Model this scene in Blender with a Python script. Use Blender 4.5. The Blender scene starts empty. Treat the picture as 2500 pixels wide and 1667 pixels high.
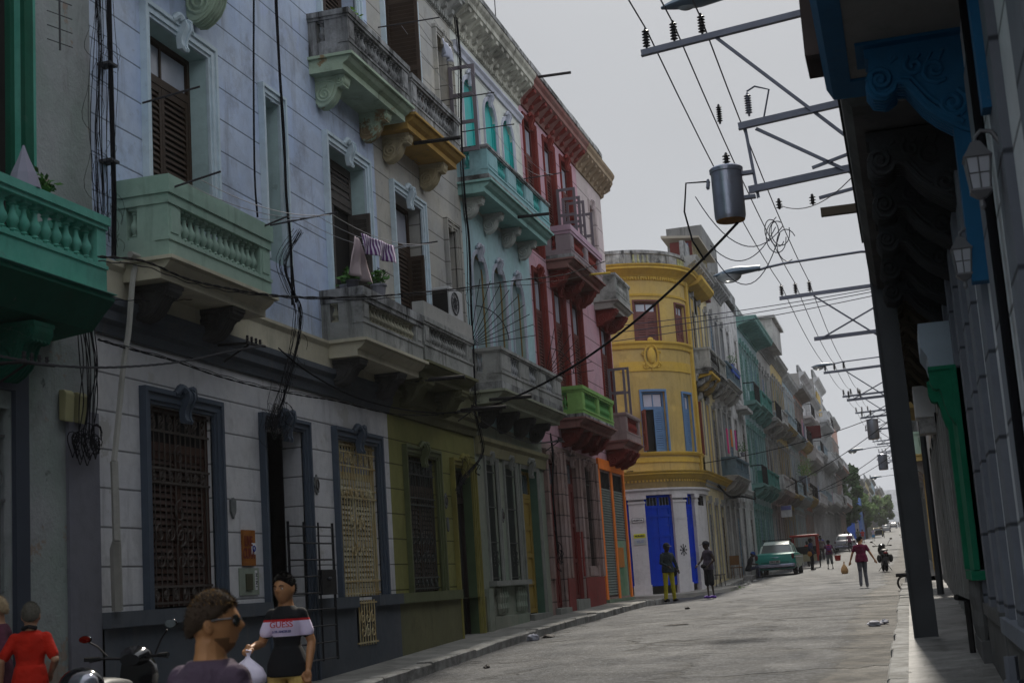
import bpy, bmesh, math, random
from math import sin, cos, pi, radians, sqrt, atan2
from mathutils import Vector, Matrix
random.seed(7)
sc = bpy.context.scene
COL = sc.collection
# ---------------------------------------------------------------- camera
CAMZ = 1.5
cd = bpy.data.cameras.new("camera"); cam = bpy.data.objects.new("camera", cd); COL.objects.link(cam)
cam.matrix_world = Matrix(((0.96057081, 0.10894057, 0.25580397, 0),
                           (0.27000426, -0.14596677, -0.95173074, 0),
                           (-0.06634321, 0.98327293, -0.16962583, CAMZ), (0, 0, 0, 1)))
cd.lens = 50; cd.sensor_width = 36; cd.clip_start = .1; cd.clip_end = 3000
cd.dof.use_dof = True; cd.dof.focus_distance = 34; cd.dof.aperture_fstop = 4.8
sc.camera = cam
# ---------------------------------------------------------------- world and sun
SUN_EL, SUN_AZ = radians(43), radians(-2)      # azimuth: east of the street's direction
w = bpy.data.worlds.new("World"); sc.world = w; w.use_nodes = True
nt = w.node_tree; nt.nodes.clear()
sky = nt.nodes.new("ShaderNodeTexSky"); sky.sky_type = 'NISHITA'; sky.sun_disc = False
sky.sun_elevation = SUN_EL; sky.sun_rotation = SUN_AZ
sky.air_density = 1.6; sky.dust_density = 4.0; sky.ozone_density = 1.0
hs = nt.nodes.new("ShaderNodeHueSaturation"); hs.inputs['Saturation'].default_value = .22
mxs = nt.nodes.new("ShaderNodeMix"); mxs.data_type = 'RGBA'; mxs.inputs[0].default_value = .85
mxs.inputs['B'].default_value = (7.0, 7.3, 7.9, 1)          # the even veil of thin high cloud
bg = nt.nodes.new("ShaderNodeBackground"); bg.inputs[1].default_value = .070
ow = nt.nodes.new("ShaderNodeOutputWorld")
nt.links.new(sky.outputs[0], hs.inputs['Color']); nt.links.new(hs.outputs[0], mxs.inputs['A'])
# the cloud veil is thin and dull low over the street, brightness added out of view overhead, behind and east to lift the walls
tc = nt.nodes.new("ShaderNodeTexCoord"); sp = nt.nodes.new("ShaderNodeSeparateXYZ"); nt.links.new(tc.outputs['Generated'], sp.inputs[0])
def _mr(src, a, b, lo, hi):
    r = nt.nodes.new("ShaderNodeMapRange"); r.interpolation_type = 'SMOOTHSTEP'
    for i, v in enumerate((a, b, lo, hi)): r.inputs[i+1].default_value = v
    nt.links.new(src, r.inputs[0]); return r.outputs[0]
up = _mr(sp.outputs[2], .50, .92, 0, 1.55); bk = _mr(sp.outputs[1], .35, -.35, 0, .7); es = _mr(sp.outputs[0], .25, .85, 0, 1.5)
ad1 = nt.nodes.new("ShaderNodeMath"); ad1.operation = 'ADD'; nt.links.new(up, ad1.inputs[0]); nt.links.new(bk, ad1.inputs[1])
ad3 = nt.nodes.new("ShaderNodeMath"); ad3.operation = 'ADD'; nt.links.new(ad1.outputs[0], ad3.inputs[0]); nt.links.new(es, ad3.inputs[1])
ad2 = nt.nodes.new("ShaderNodeMath"); ad2.operation = 'ADD'; ad2.inputs[1].default_value = 1.0; nt.links.new(ad3.outputs[0], ad2.inputs[0])
cn = nt.nodes.new("ShaderNodeTexNoise"); cn.inputs['Scale'].default_value = 2.2; cn.inputs['Detail'].default_value = 5; nt.links.new(tc.outputs['Generated'], cn.inputs['Vector'])
cr0 = _mr(cn.outputs[0], .3, .7, .95, 1.05); lo = _mr(sp.outputs[2], .02, .38, 1.07, .80)
m0 = nt.nodes.new("ShaderNodeMath"); m0.operation = 'MULTIPLY'; nt.links.new(cr0, m0.inputs[0]); nt.links.new(lo, m0.inputs[1]); cr = m0.outputs[0]
ml = nt.nodes.new("ShaderNodeMath"); ml.operation = 'MULTIPLY'; nt.links.new(ad2.outputs[0], ml.inputs[0]); nt.links.new(cr, ml.inputs[1])
vs_ = nt.nodes.new("ShaderNodeVectorMath"); vs_.operation = 'SCALE'; vs_.inputs[0].default_value = (6.5, 6.85, 7.45); nt.links.new(ml.outputs[0], vs_.inputs['Scale']); nt.links.new(vs_.outputs[0], mxs.inputs['B'])
nt.links.new(mxs.outputs['Result'], bg.inputs[0]); nt.links.new(bg.outputs[0], ow.inputs[0])
sd = bpy.data.lights.new("sun", 'SUN'); sd.energy = 3.5; sd.angle = radians(3); sd.color = (1, .93, .82)
sun = bpy.data.objects.new("sun", sd); COL.objects.link(sun)
sdir = Vector((sin(SUN_AZ)*cos(SUN_EL), cos(SUN_AZ)*cos(SUN_EL), sin(SUN_EL)))
sun.rotation_euler = sdir.to_track_quat('Z', 'Y').to_euler()
sc.view_settings.view_transform = 'Standard'; sc.view_settings.look = 'None'
sc.view_settings.exposure = 0.10; sc.view_settings.gamma = 1
sc.cycles.max_bounces = 6; sc.cycles.diffuse_bounces = 3; sc.cycles.glossy_bounces = 2
sc.cycles.volume_bounces = 0
# ---------------------------------------------------------------- materials
MC = {}
def nodes(name):
    m = bpy.data.materials.new(name); m.use_nodes = True
    t = m.node_tree; b = t.nodes['Principled BSDF']
    return m, t, b, t.nodes.new, t.links.new
def rgba(c): return (c[0], c[1], c[2], 1)
def mat(name, c, rough=.6, metal=0, var=.12, scale=4, bump=.0, spec=.3, emit=None, trans=0, alpha=None, bs=9, bd=.02):
    """plain material with a little mottling"""
    if name in MC: return MC[name]
    m, t, b, N, L = nodes(name)
    b.inputs['Roughness'].default_value = rough; b.inputs['Metallic'].default_value = metal
    b.inputs['Specular IOR Level'].default_value = spec
    if trans: b.inputs['Transmission Weight'].default_value = trans
    g = N('ShaderNodeNewGeometry'); n = N('ShaderNodeTexNoise'); n.inputs['Scale'].default_value = scale
    n.inputs['Detail'].default_value = 6
    L(g.outputs['Position'], n.inputs['Vector'])
    mx = N('ShaderNodeMix'); mx.data_type = 'RGBA'
    mx.inputs['A'].default_value = rgba([x*(1-var) for x in c]); mx.inputs['B'].default_value = rgba([min(1, x*(1+var)) for x in c])
    L(n.outputs[0], mx.inputs[0]); L(mx.outputs['Result'], b.inputs['Base Color'])
    if bump:
        bp = N('ShaderNodeBump'); bp.inputs['Strength'].default_value = bump; bp.inputs['Distance'].default_value = bd
        n2 = N('ShaderNodeTexNoise'); n2.inputs['Scale'].default_value = scale*bs; n2.inputs['Detail'].default_value = 4
        L(g.outputs['Position'], n2.inputs['Vector']); L(n2.outputs[0], bp.inputs['Height']); L(bp.outputs[0], b.inputs['Normal'])
    if emit: b.inputs['Emission Color'].default_value = rgba(emit[0]); b.inputs['Emission Strength'].default_value = emit[1]
    MC[name] = m; return m
def plaster(name, c1, c2=None, stain=.25, stain_c=(.035, .034, .03), groove=None, patch=None, rough=.88, bump=.35, scale=.9, streak=1.0, thr=.56):
    """weathered painted plaster: two-tone wash, run-off streaks, mould, peeled patches, ruled courses"""
    if name in MC: return MC[name]
    m, t, b, N, L = nodes(name)
    b.inputs['Roughness'].default_value = rough; b.inputs['Specular IOR Level'].default_value = .2
    g = N('ShaderNodeNewGeometry'); P = g.outputs['Position']
    def noise(s, d=6, vec=None, r=.6):
        n = N('ShaderNodeTexNoise'); n.inputs['Scale'].default_value = s; n.inputs['Detail'].default_value = d
        n.inputs['Roughness'].default_value = r; L(vec or P, n.inputs['Vector']); return n.outputs[0]
    def ramp(v, a, z):
        r = N('ShaderNodeMapRange'); r.inputs[1].default_value = a; r.inputs[2].default_value = z; L(v, r.inputs[0]); return r.outputs[0]
    def mix(f, a, bb, fac=None):
        x = N('ShaderNodeMix'); x.data_type = 'RGBA'
        if isinstance(f, float): x.inputs[0].default_value = f
        else: L(f, x.inputs[0])
        for s, v in (('A', a), ('B', bb)):
            if isinstance(v, tuple): x.inputs[s].default_value = rgba(v)
            else: L(v, x.inputs[s])
        return x.outputs['Result']
    def math_(op, a, bb=None):
        x = N('ShaderNodeMath'); x.operation = op
        for i, v in enumerate((a, bb)):
            if v is None: continue
            if isinstance(v, (int, float)): x.inputs[i].default_value = v
            else: L(v, x.inputs[i])
        return x.outputs[0]
    c1 = tuple(c1); c2 = tuple(c2) if c2 else tuple(x*.78 for x in c1)
    col = mix(ramp(noise(scale, 8), .35, .68), c1, c2)
    col = mix(math_('MULTIPLY', ramp(noise(7, 8), .45, .75), .35), col, tuple(x*.62 for x in c1))
    mp = N('ShaderNodeMapping'); mp.inputs['Scale'].default_value = (2.6, 2.6, .32); L(P, mp.inputs['Vector'])
    st = ramp(noise(1.6, 7, mp.outputs[0], .65), thr, thr+.2)
    blot = ramp(noise(1.1, 9, None, .72), thr, thr+.16)
    col = mix(math_('MULTIPLY', ramp(noise(.42, 4, None, .5), .53, .545), .30), col, tuple(x*.66 for x in c2))      # repainted areas
    chip = math_('MULTIPLY', ramp(noise(4.2, 12, None, .75), .615, .64), math_('MULTIPLY', ramp(noise(.6, 3), .42, .62), .75))
    col = mix(chip, col, tuple(.5*x+.06 for x in c2))                                                                       # flaked spots
    if patch:
        pt = ramp(noise(1.3, 10, None, .7), .60, .625)
        col = mix(pt, col, tuple(patch))
    dirt = math_('MULTIPLY', math_('MAXIMUM', math_('MULTIPLY', st, streak), math_('MULTIPLY', blot, .9)), stain)
    col = mix(dirt, col, tuple(stain_c))
    h = math_('SUBTRACT', math_('ADD', math_('MULTIPLY', noise(26, 5), .5), noise(3.2, 5)), math_('MULTIPLY', chip, .6))
    if groove:
        z0, p, tk = groove
        sx = N('ShaderNodeSeparateXYZ'); L(P, sx.inputs[0])
        fr = math_('FRACT', math_('DIVIDE', math_('SUBTRACT', sx.outputs[2], z0-p/2), p))
        d = math_('ABSOLUTE', math_('SUBTRACT', fr, .5))
        gm = ramp(d, tk/p, tk/p*.35)
        col = mix(math_('MULTIPLY', gm, .78), col, tuple(x*.16 for x in c1))
        h = math_('SUBTRACT', h, math_('MULTIPLY', gm, 1.6))
    bp = N('ShaderNodeBump'); bp.inputs['Strength'].default_value = bump; bp.inputs['Distance'].default_value = .02
    L(h, bp.inputs['Height']); L(bp.outputs[0], b.inputs['Normal'])
    L(col, b.inputs['Base Color'])
    MC[name] = m; return m
# ---------------------------------------------------------------- things, parts and mesh building
def thing(name, label, cat, loc=(0, 0, 0), group=None, kind=None):
    o = bpy.data.objects.new(name, None); COL.objects.link(o); o.location = loc
    o.empty_display_size = .3
    o['label'] = label; o['category'] = cat
    if group: o['group'] = group
    if kind: o['kind'] = kind
    return o
def origin(o):
    p = Vector((0, 0, 0))
    while o is not None:
        p = p + Vector(o.location); o = o.parent
    return p
def tag(o, label, cat, group=None):
    o['label'] = label; o['category'] = cat
    if group: o['group'] = group
    return o
def FL(u, w, v): return (-8+w, u, v)          # left row before the crossing
def FL2(u, w, v): return (-7.3+w, u, v)       # left row beyond the crossing
def FR(u, w, v): return (.72-w, u, v)         # right row
def FW(u, w, v): return (u, w, v)             # plain world axes
def FY(u, w, v):                              # yellow corner house: front, quarter round, street side
    R = 2.7
    if u < 0: return (-10+u, 50-w, v)
    a = u/R - pi/2
    if a <= 0: return (-10+(R+w)*cos(a), 52.7+(R+w)*sin(a), v)
    return (-7.3+w, 52.7+u-R*pi/2, v)
def FP(u, w, v):                              # pink house: street side, then the rounded corner
    R = .8; u1 = 41.1
    if u <= u1: return (-8+w, u, v)
    a = (u-u1)/R
    if a <= pi/2: return (-8-R+(R+w)*cos(a), u1+(R+w)*sin(a), v)
    return (-8-R-(u-u1-R*pi/2), u1+R+w, v)
SPLIT = {'pedestal', 'strip', 'dado_ledge', 'dado', 'pilaster', 'plinth', 'clip', 'lug', 'hatch', 'bracket_arm', 'sill'}
class MB:
    def __init__(s, F=FW, seg=None): s.v = []; s.f = []; s.F = F; s.seg = seg
    def add(s, vs, fs):
        n = len(s.v); s.v += [tuple(x) for x in vs]; s.f += [tuple(i+n for i in q) for q in fs]; return s
    def us(s, u0, u1):
        if not s.seg: return [u0, u1]
        k = max(1, int(math.ceil(abs(u1-u0)/s.seg))); return [u0+(u1-u0)*i/k for i in range(k+1)]
    def prism(s, poly, u0, u1, cap=True):
        """polygon in (w,v) swept along u"""
        us = s.us(u0, u1); n = len(poly); vs = []; fs = []
        for u in us: vs += [(u, p[0], p[1]) for p in poly]
        for k in range(len(us)-1):
            for i in range(n):
                j = (i+1) % n; fs.append((k*n+i, k*n+j, (k+1)*n+j, (k+1)*n+i))
        if cap: fs.append(tuple(range(n))); fs.append(tuple((len(us)-1)*n+i for i in range(n)))
        return s.add(vs, fs)
    def box(s, u0, u1, w0, w1, v0, v1): return s.prism([(w0, v0), (w1, v0), (w1, v1), (w0, v1)], u0, u1)
    def pw(s, poly, w0, w1):
        """polygon in (u,v) swept along w"""
        n = len(poly)
        return s.add([(p[0], w0, p[1]) for p in poly]+[(p[0], w1, p[1]) for p in poly],
                     [tuple(range(n)), tuple(range(n, 2*n))]+[(i, (i+1) % n, (i+1) % n+n, i+n) for i in range(n)])
    def pv(s, poly, v0, v1):
        n = len(poly)
        return s.add([(p[0], p[1], v0) for p in poly]+[(p[0], p[1], v1) for p in poly],
                     [tuple(range(n)), tuple(range(n, 2*n))]+[(i, (i+1) % n, (i+1) % n+n, i+n) for i in range(n)])
    def quad(s, *p): return s.add(p, [tuple(range(len(p)))])
    def tube(s, pts, r, n=6, cap=True):
        pts = [Vector(p) for p in pts]; rs = r if isinstance(r, (list, tuple)) else [r]*len(pts)
        rings = []; prev = None
        for i, p in enumerate(pts):
            d = (pts[min(i+1, len(pts)-1)]-pts[max(i-1, 0)])
            if d.length < 1e-9: d = Vector((0, 0, 1))
            d.normalize()
            if prev is None:
                a = Vector((0, 0, 1)) if abs(d.z) < .9 else Vector((1, 0, 0))
                x = d.cross(a).normalized()
            else:
                x = (prev - d*prev.dot(d))
                x = x.normalized() if x.length > 1e-6 else d.orthogonal().normalized()
            prev = x; y = d.cross(x)
            rings.append([tuple(p+(x*cos(2*pi*k/n)+y*sin(2*pi*k/n))*rs[i]) for k in range(n)])
        vs = [q for rg in rings for q in rg]; fs = []
        for i in range(len(pts)-1):
            for k in range(n): fs.append((i*n+k, i*n+(k+1) % n, (i+1)*n+(k+1) % n, (i+1)*n+k))
        if cap: fs += [tuple(range(n)), tuple((len(pts)-1)*n+k for k in range(n))]
        return s.add(vs, fs)
    def lathe(s, cu, cw, prof, n=10):
        """profile [(r, v)] round a vertical axis"""
        vs = []; fs = []
        for r, v in prof: vs += [(cu+r*cos(2*pi*k/n), cw+r*sin(2*pi*k/n), v) for k in range(n)]
        for i in range(len(prof)-1):
            for k in range(n): fs.append((i*n+k, i*n+(k+1) % n, (i+1)*n+(k+1) % n, (i+1)*n+k))
        fs += [tuple(range(n)), tuple((len(prof)-1)*n+k for k in range(n))]
        return s.add(vs, fs)
    def ell(s, c, r, n=10, m=7, fn=None):
        vs = []; fs = []
        for i in range(m+1):
            th = pi*i/m
            for k in range(n):
                ph = 2*pi*k/n; d = (sin(th)*cos(ph), sin(th)*sin(ph), cos(th)); q = fn(d) if fn else 1
                vs.append((c[0]+r[0]*d[0]*q, c[1]+r[1]*d[1]*q, c[2]+r[2]*d[2]*q))
        for i in range(m):
            for k in range(n): fs.append((i*n+k, i*n+(k+1) % n, (i+1)*n+(k+1) % n, (i+1)*n+k))
        return s.add(vs, fs)
    def mesh(s, name, m, o=Vector((0, 0, 0)), smooth=False, jit=0):
        vs = [Vector(s.F(*v))-o for v in s.v]
        me = bpy.data.meshes.new(name); me.from_pydata([tuple(v) for v in vs], [], s.f)
        bm = bmesh.new(); bm.from_mesh(me)
        bmesh.ops.remove_doubles(bm, verts=bm.verts, dist=1e-5)
        bmesh.ops.recalc_face_normals(bm, faces=bm.faces)
        bm.to_mesh(me); bm.free()
        if smooth:
            me.shade_smooth() if hasattr(me, 'shade_smooth') else None
            try: me.set_sharp_from_angle(angle=radians(smooth if smooth > 1 else 40))
            except Exception: pass
        if m: me.materials.append(m)
        return me
    def comps(s):
        par = list(range(len(s.v)))
        def fd(i):
            while par[i] != i: par[i] = par[par[i]]; i = par[i]
            return i
        for f in s.f:
            for i in f[1:]: par[fd(i)] = fd(f[0])
        g = {}
        for f in s.f: g.setdefault(fd(f[0]), []).append(f)
        out = []
        for fs in g.values():
            P = [s.v[i] for f in fs for i in f]; bb = [min(p[k] for p in P)-.012 for k in range(3)]+[max(p[k] for p in P)+.012 for k in range(3)]
            hit = [c for c in out if all(c[0][k] <= bb[k+3] and bb[k] <= c[0][k+3] for k in range(3))]
            for c in hit: out.remove(c); fs = fs+c[1]; bb = [min(a, b_) for a, b_ in zip(bb[:3], c[0][:3])]+[max(a, b_) for a, b_ in zip(bb[3:], c[0][3:])]
            out.append((bb, fs))
        return [c[1] for c in out]
    def build(s, name, m, parent=None, smooth=False, label=None, bevel=0):
        if name in SPLIT and parent is not None:
            cs = s.comps()
            if len(cs) > 1:
                for fs in cs:
                    q = MB(s.F); ids = sorted({i for f in fs for i in f}); mp = {i: k for k, i in enumerate(ids)}
                    q.v = [s.v[i] for i in ids]; q.f = [tuple(mp[i] for i in f) for f in fs]; o = q.build(name, m, parent, smooth, label, bevel)
                return o
        o = bpy.data.objects.new(name, s.mesh(name, m, origin(parent), smooth)); COL.objects.link(o); o.parent = parent
        if label: o['label'] = label
        if bevel:
            b = o.modifiers.new('bevel', 'BEVEL'); b.width = bevel; b.segments = 2; b.limit_method = 'ANGLE'
        return o
def inst(name, me, parent, loc, rz=0, s=1):
    o = bpy.data.objects.new(name, me); COL.objects.link(o); o.parent = parent
    o.location = Vector(loc)-origin(parent); o.rotation_euler = (0, 0, rz)
    if s != 1: o.scale = (s, s, s) if not isinstance(s, tuple) else s
    return o
def copy_tree(o, parent=None):
    c = o.copy(); COL.objects.link(c); c.parent = parent
    for ch in [x for x in bpy.data.objects if x.parent == o]: copy_tree(ch, c)
    return c
def lerp(tab, y):
    if y <= tab[0][0]: return tab[0][1]
    for (a, p), (b, q) in zip(tab, tab[1:]):
        if y <= b: return p+(q-p)*(y-a)/(b-a)
    return tab[-1][1]
ROAD = [(-30, -.6), (0, -.12), (12, .08), (20, .33), (25, .5), (30, .62), (38, .76), (43, .75), (48, .73), (53, .87), (58, 1.07), (67, 1.19), (79, 1.33), (100, 1.8), (125, 2.5), (178, 3.95), (200, 4.5), (253, 5.85), (283, 6.9), (378, 9.7), (600, 15), (900, 20)]
def R(y): return lerp(ROAD, y)
def S(y): return R(y)+.14
# ---------------------------------------------------------------- ground
def structure(o): o['kind'] = 'structure'; return o
def road_mat():
    m, t, b, N, L = nodes('asphalt')
    g = N('ShaderNodeNewGeometry'); P = g.outputs['Position']
    def noise(s, d=8, v=None):
        n = N('ShaderNodeTexNoise'); n.inputs['Scale'].default_value = s; n.inputs['Detail'].default_value = d; n.inputs['Roughness'].default_value = .65
        L(v or P, n.inputs['Vector']); return n.outputs[0]
    def rr(v, a, z, lo=0., hi=1.):
        r = N('ShaderNodeMapRange'); r.inputs[1].default_value = a; r.inputs[2].default_value = z; r.inputs[3].default_value = lo; r.inputs[4].default_value = hi
        L(v, r.inputs[0]); return r.outputs[0]
    def mix(f, a, c):
        x = N('ShaderNodeMix'); x.data_type = 'RGBA'; L(f, x.inputs[0])
        for s, v in (('A', a), ('B', c)):
            if isinstance(v, tuple): x.inputs[s].default_value = rgba(v)
            else: L(v, x.inputs[s])
        return x.outputs['Result']
    col = mix(rr(noise(.5), .38, .65), (.008, .010, .013), (.020, .023, .029))
    mp = N('ShaderNodeMapping'); mp.inputs['Scale'].default_value = (1.6, .35, 1); L(P, mp.inputs['Vector'])
    col = mix(rr(noise(.9, 6, mp.outputs[0]), .55, .72), col, (.06, .06, .062))
    col = mix(rr(noise(5, 12), .47, .62, 0, .6), col, (.066, .07, .08)); col = mix(rr(noise(1.3, 12), .50, .66, 0, .75), col, (.006, .006, .008)); col = mix(rr(noise(16, 6), .54, .62, 0, .85), col, (.105, .11, .122))
    sp = noise(34, 3); col = mix(rr(sp, .64, .70, 0, .8), col, (.24, .245, .255))
    col = mix(rr(noise(38, 2), .58, .72, 0, .8), col, (.018, .018, .02))
    vo = N('ShaderNodeTexVoronoi'); vo.feature = 'DISTANCE_TO_EDGE'; vo.inputs['Scale'].default_value = .33
    wn = N('ShaderNodeVectorMath'); wn.operation = 'ADD'
    nn = N('ShaderNodeTexNoise'); nn.inputs['Scale'].default_value = 1.7; nn.inputs['Detail'].default_value = 6; L(P, nn.inputs['Vector'])
    L(P, wn.inputs[0]); L(nn.outputs['Color'], wn.inputs[1]); L(wn.outputs[0], vo.inputs['Vector'])
    crack = rr(vo.outputs['Distance'], .004, .035, 1, 0)
    cm = N('ShaderNodeMath'); cm.operation = 'MULTIPLY'; L(crack, cm.inputs[0]); L(rr(noise(.35), .45, .55), cm.inputs[1])
    col = mix(cm.outputs[0], col, (.012, .012, .012))
    sx = N('ShaderNodeSeparateXYZ'); L(P, sx.inputs[0])
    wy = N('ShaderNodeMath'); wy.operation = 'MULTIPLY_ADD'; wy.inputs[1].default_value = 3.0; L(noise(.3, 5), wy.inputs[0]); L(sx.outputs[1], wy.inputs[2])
    col = mix(rr(wy.outputs[0], 38, 80, 0, .8), col, (.125, .128, .132))  # far glare painted into the colour: asphalt pales beyond the crossing
    wob = N('ShaderNodeMath'); wob.operation = 'MULTIPLY_ADD'; wob.inputs[1].default_value = 1.5; L(noise(.8, 7), wob.inputs[0]); L(sx.outputs[0], wob.inputs[2])
    gm = rr(wob.outputs[0], -.40, -.33); edge = rr(wob.outputs[0], -.50, -.42); ed2 = rr(wob.outputs[0], -.38, -.34)
    col = mix(gm, col, mix(rr(noise(3, 9), .45, .6), (.034, .031, .027), (.085, .076, .062)))
    em = N('ShaderNodeMath'); em.operation = 'SUBTRACT'; L(edge, em.inputs[0]); L(ed2, em.inputs[1]); col = mix(em.outputs[0], col, (.012, .012, .012))
    tj = N('ShaderNodeMath'); tj.operation = 'MULTIPLY_ADD'; tj.inputs[1].default_value = 1.1; L(noise(.55, 8), tj.inputs[0]); L(sx.outputs[1], tj.inputs[2])
    td = N('ShaderNodeMath'); td.operation = 'DIVIDE'; td.inputs[1].default_value = 4.7; L(tj.outputs[0], td.inputs[0]); tf = N('ShaderNodeMath'); tf.operation = 'FRACT'; L(td.outputs[0], tf.inputs[0])
    ta = N('ShaderNodeMath'); ta.operation = 'SUBTRACT'; ta.inputs[1].default_value = .5; L(tf.outputs[0], ta.inputs[0]); tb = N('ShaderNodeMath'); tb.operation = 'ABSOLUTE'; L(ta.outputs[0], tb.inputs[0])
    tm = N('ShaderNodeMath'); tm.operation = 'MULTIPLY'; L(rr(tb.outputs[0], .006, .016, 1, 0), tm.inputs[0]); L(rr(noise(.22, 3), .47, .55), tm.inputs[1]); col = mix(tm.outputs[0], col, (.010, .010, .010))
    L(col, b.inputs['Base Color'])
    L(rr(noise(1.1), .3, .7, .6, .8), b.inputs['Roughness']); b.inputs['Specular IOR Level'].default_value = .2
    bp = N('ShaderNodeBump'); bp.inputs['Strength'].default_value = 1.0; bp.inputs['Distance'].default_value = .03
    ad = N('ShaderNodeMath'); ad.operation = 'ADD'; L(noise(18, 7), ad.inputs[0]); 
    m2 = N('ShaderNodeMath'); m2.operation = 'MULTIPLY'; m2.inputs[1].default_value = -1.5; L(cm.outputs[0], m2.inputs[0]); L(m2.outputs[0], ad.inputs[1])
    L(ad.outputs[0], bp.inputs['Height']); L(bp.outputs[0], b.inputs['Normal'])
    return m
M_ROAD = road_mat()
M_WALK = plaster('pavement concrete', (.26, .255, .245), (.10, .10, .095), stain=.8, bump=1.0, scale=2.6, streak=0, thr=.5, rough=.5)
M_WALKL = plaster('worn pavement', (.30, .29, .26), (.17, .165, .15), stain=.6, bump=.7, scale=1.6, streak=0)
M_KERB = plaster('kerb stone', (.44, .43, .40), (.22, .21, .19), stain=.85, bump=.8, scale=4, streak=0, thr=.52)
M_SOIL = plaster('ground soil', (.16, .14, .11), (.10, .09, .07), stain=.3, streak=0)
def sheet(name, x0f, x1f, ys, dz, m, nx=1, bumpy=0):
    b = MB(); n = nx+1
    for y in ys:
        x0, x1 = x0f(y), x1f(y)
        for i in range(n):
            x = x0+(x1-x0)*i/nx
            dd = bumpy*(sin(x*1.3+y*.4)*.5+sin(x*.6-y*.9)*.5+sin(y*2.1+x*3.3)*.3) if 0 < i < nx else 0
            b.v.append((x, y, dz(x, y)+dd))
    for k in range(len(ys)-1):
        for i in range(nx): b.f.append((k*n+i, k*n+i+1, (k+1)*n+i+1, (k+1)*n+i))
    o = b.build(name, m, smooth=60); return structure(o)
ys = [-30+i*1.0 for i in range(130)]+[100+i*10 for i in range(61)]
sheet('ground', lambda y: -400, lambda y: 400, [-60, -30, 0, 25, 43, 60, 90, 120, 200, 300, 450, 700, 890], lambda x, y: R(y)-.5, M_SOIL, 4)
ys2 = [-30+i*.5 for i in range(180)]+[60+i*5 for i in range(128)]
def crown(x, y): return R(y)+.035*(1-((x+3.7)/3.4)**2)
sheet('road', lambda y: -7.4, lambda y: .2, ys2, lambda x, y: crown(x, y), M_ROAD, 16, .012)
def road_patch(cx, cy, rx, ry, m, seed):
    rr = random.Random(seed); b = MB(); n = 44; k = 5
    rad = [1+.3*sin(3*2*pi*i/n+seed)+.15*sin(7*2*pi*i/n)+rr.uniform(-.22, .22) for i in range(n)]
    b.v.append((cx, cy, crown(cx, cy)+.024))
    for j in range(1, k+1):
        for i in range(n):
            a = 2*pi*i/n; x = cx+rx*rad[i]*j/k*cos(a); y = cy+ry*rad[i]*j/k*sin(a); b.v.append((x, y, crown(x, y)+(.022 if j < k else -.01)))
    for i in range(n): b.f.append((0, 1+i, 1+(i+1) % n))
    for j in range(k-1):
        for i in range(n): b.f.append((1+j*n+i, 1+j*n+(i+1) % n, 1+(j+1)*n+(i+1) % n, 1+(j+1)*n+i))
    structure(b.build('road_patch', m, smooth=60))
PT1 = plaster('pale mortar patch', (.085, .082, .075), (.05, .05, .05), stain=.6, scale=9, streak=0, bump=.9); PT2 = plaster('dark tar patch', (.028, .03, .034), (.065, .067, .073), stain=.5, scale=11, streak=0, bump=.9)

# the cross street both ways
def cross(name, xs):
    b = MB(); n = 9
    for x in xs:
        for i in range(n): 
            y = 41.6+8.9*i/(n-1); b.v.append((x, y, R(min(max(y, 43), 46))-.008+max(0, (-7-x))*.02))
    for k in range(len(xs)-1):
        for i in range(n-1): b.f.append((k*n+i, k*n+i+1, (k+1)*n+i+1, (k+1)*n+i))
    structure(b.build(name, M_ROAD, smooth=60))
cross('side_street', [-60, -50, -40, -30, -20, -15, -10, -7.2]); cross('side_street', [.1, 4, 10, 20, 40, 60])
def kerbed(name, xw, xk, y0, y1, mw, kx, step=1.0):
    """pavement between wall xw and kerb xk"""
    n = max(2, int((y1-y0)/step)); yy = [y0+(y1-y0)*i/n for i in range(n+1)]
    b = MB(); q = []
    for y in yy:
        z = S(y); j = .012*sin(y*3.1)
        q.append([(xw, y, z+.03), ((xw*.55+xk*.45), y, z+.015+j), (kx, y, z+j*.5)])
    for r in q: b.v += r
    for k in range(n):
        for i in range(2): b.f.append((k*3+i, k*3+i+1, (k+1)*3+i+1, (k+1)*3+i))
    # end faces down
    structure(b.build(name, mw, smooth=60))
    return yy
def kerb(name, xa, xb, y0, y1, L0=1.1):
    b = MB(); y = y0; rnd = random.Random(int(y0*7+xa*3)+5)
    while y < y1:
        l = L0*rnd.uniform(.75, 1.25) if y < 60 else 4
        e = min(y+l-.02, y1); dz = rnd.uniform(-.02, .018); dx = rnd.uniform(-.025, .02)
        za, zb = S(y)+.008+dz, S(e)+.008+dz*rnd.uniform(-1, 1)
        vs = [(xa, y, za-.3), (xb+dx, y, za-.3), (xb+dx, y, za-.02), (xb+dx-.02*(1 if xb > xa else -1), y, za), (xa, y, za),
              (xa, e, zb-.3), (xb+dx, e, zb-.3), (xb+dx, e, zb-.02), (xb+dx-.02*(1 if xb > xa else -1), e, zb), (xa, e, zb)]
        b.add(vs, [(0, 1, 2, 3, 4), (5, 6, 7, 8, 9), (0, 1, 6, 5), (1, 2, 7, 6), (2, 3, 8, 7), (3, 4, 9, 8), (4, 0, 5, 9)]); y += l
    return structure(b.build(name, M_KERB))
kerbed('pavement', -8.3, -7.25, -25, 41.4, M_WALKL, -7.22); kerb('kerb', -7.24, -7.0, -25, 41.3)
kerbed('pavement', -7.6, -6.98, 53, 61, M_WALKL, -6.98); kerb('kerb', -7.0, -6.76, 53, 61)
kerbed('pavement', -7.6, -7.18, 61, 640, M_WALKL, -7.18, 5); kerb('kerb', -7.2, -7.03, 61, 640)
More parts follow.
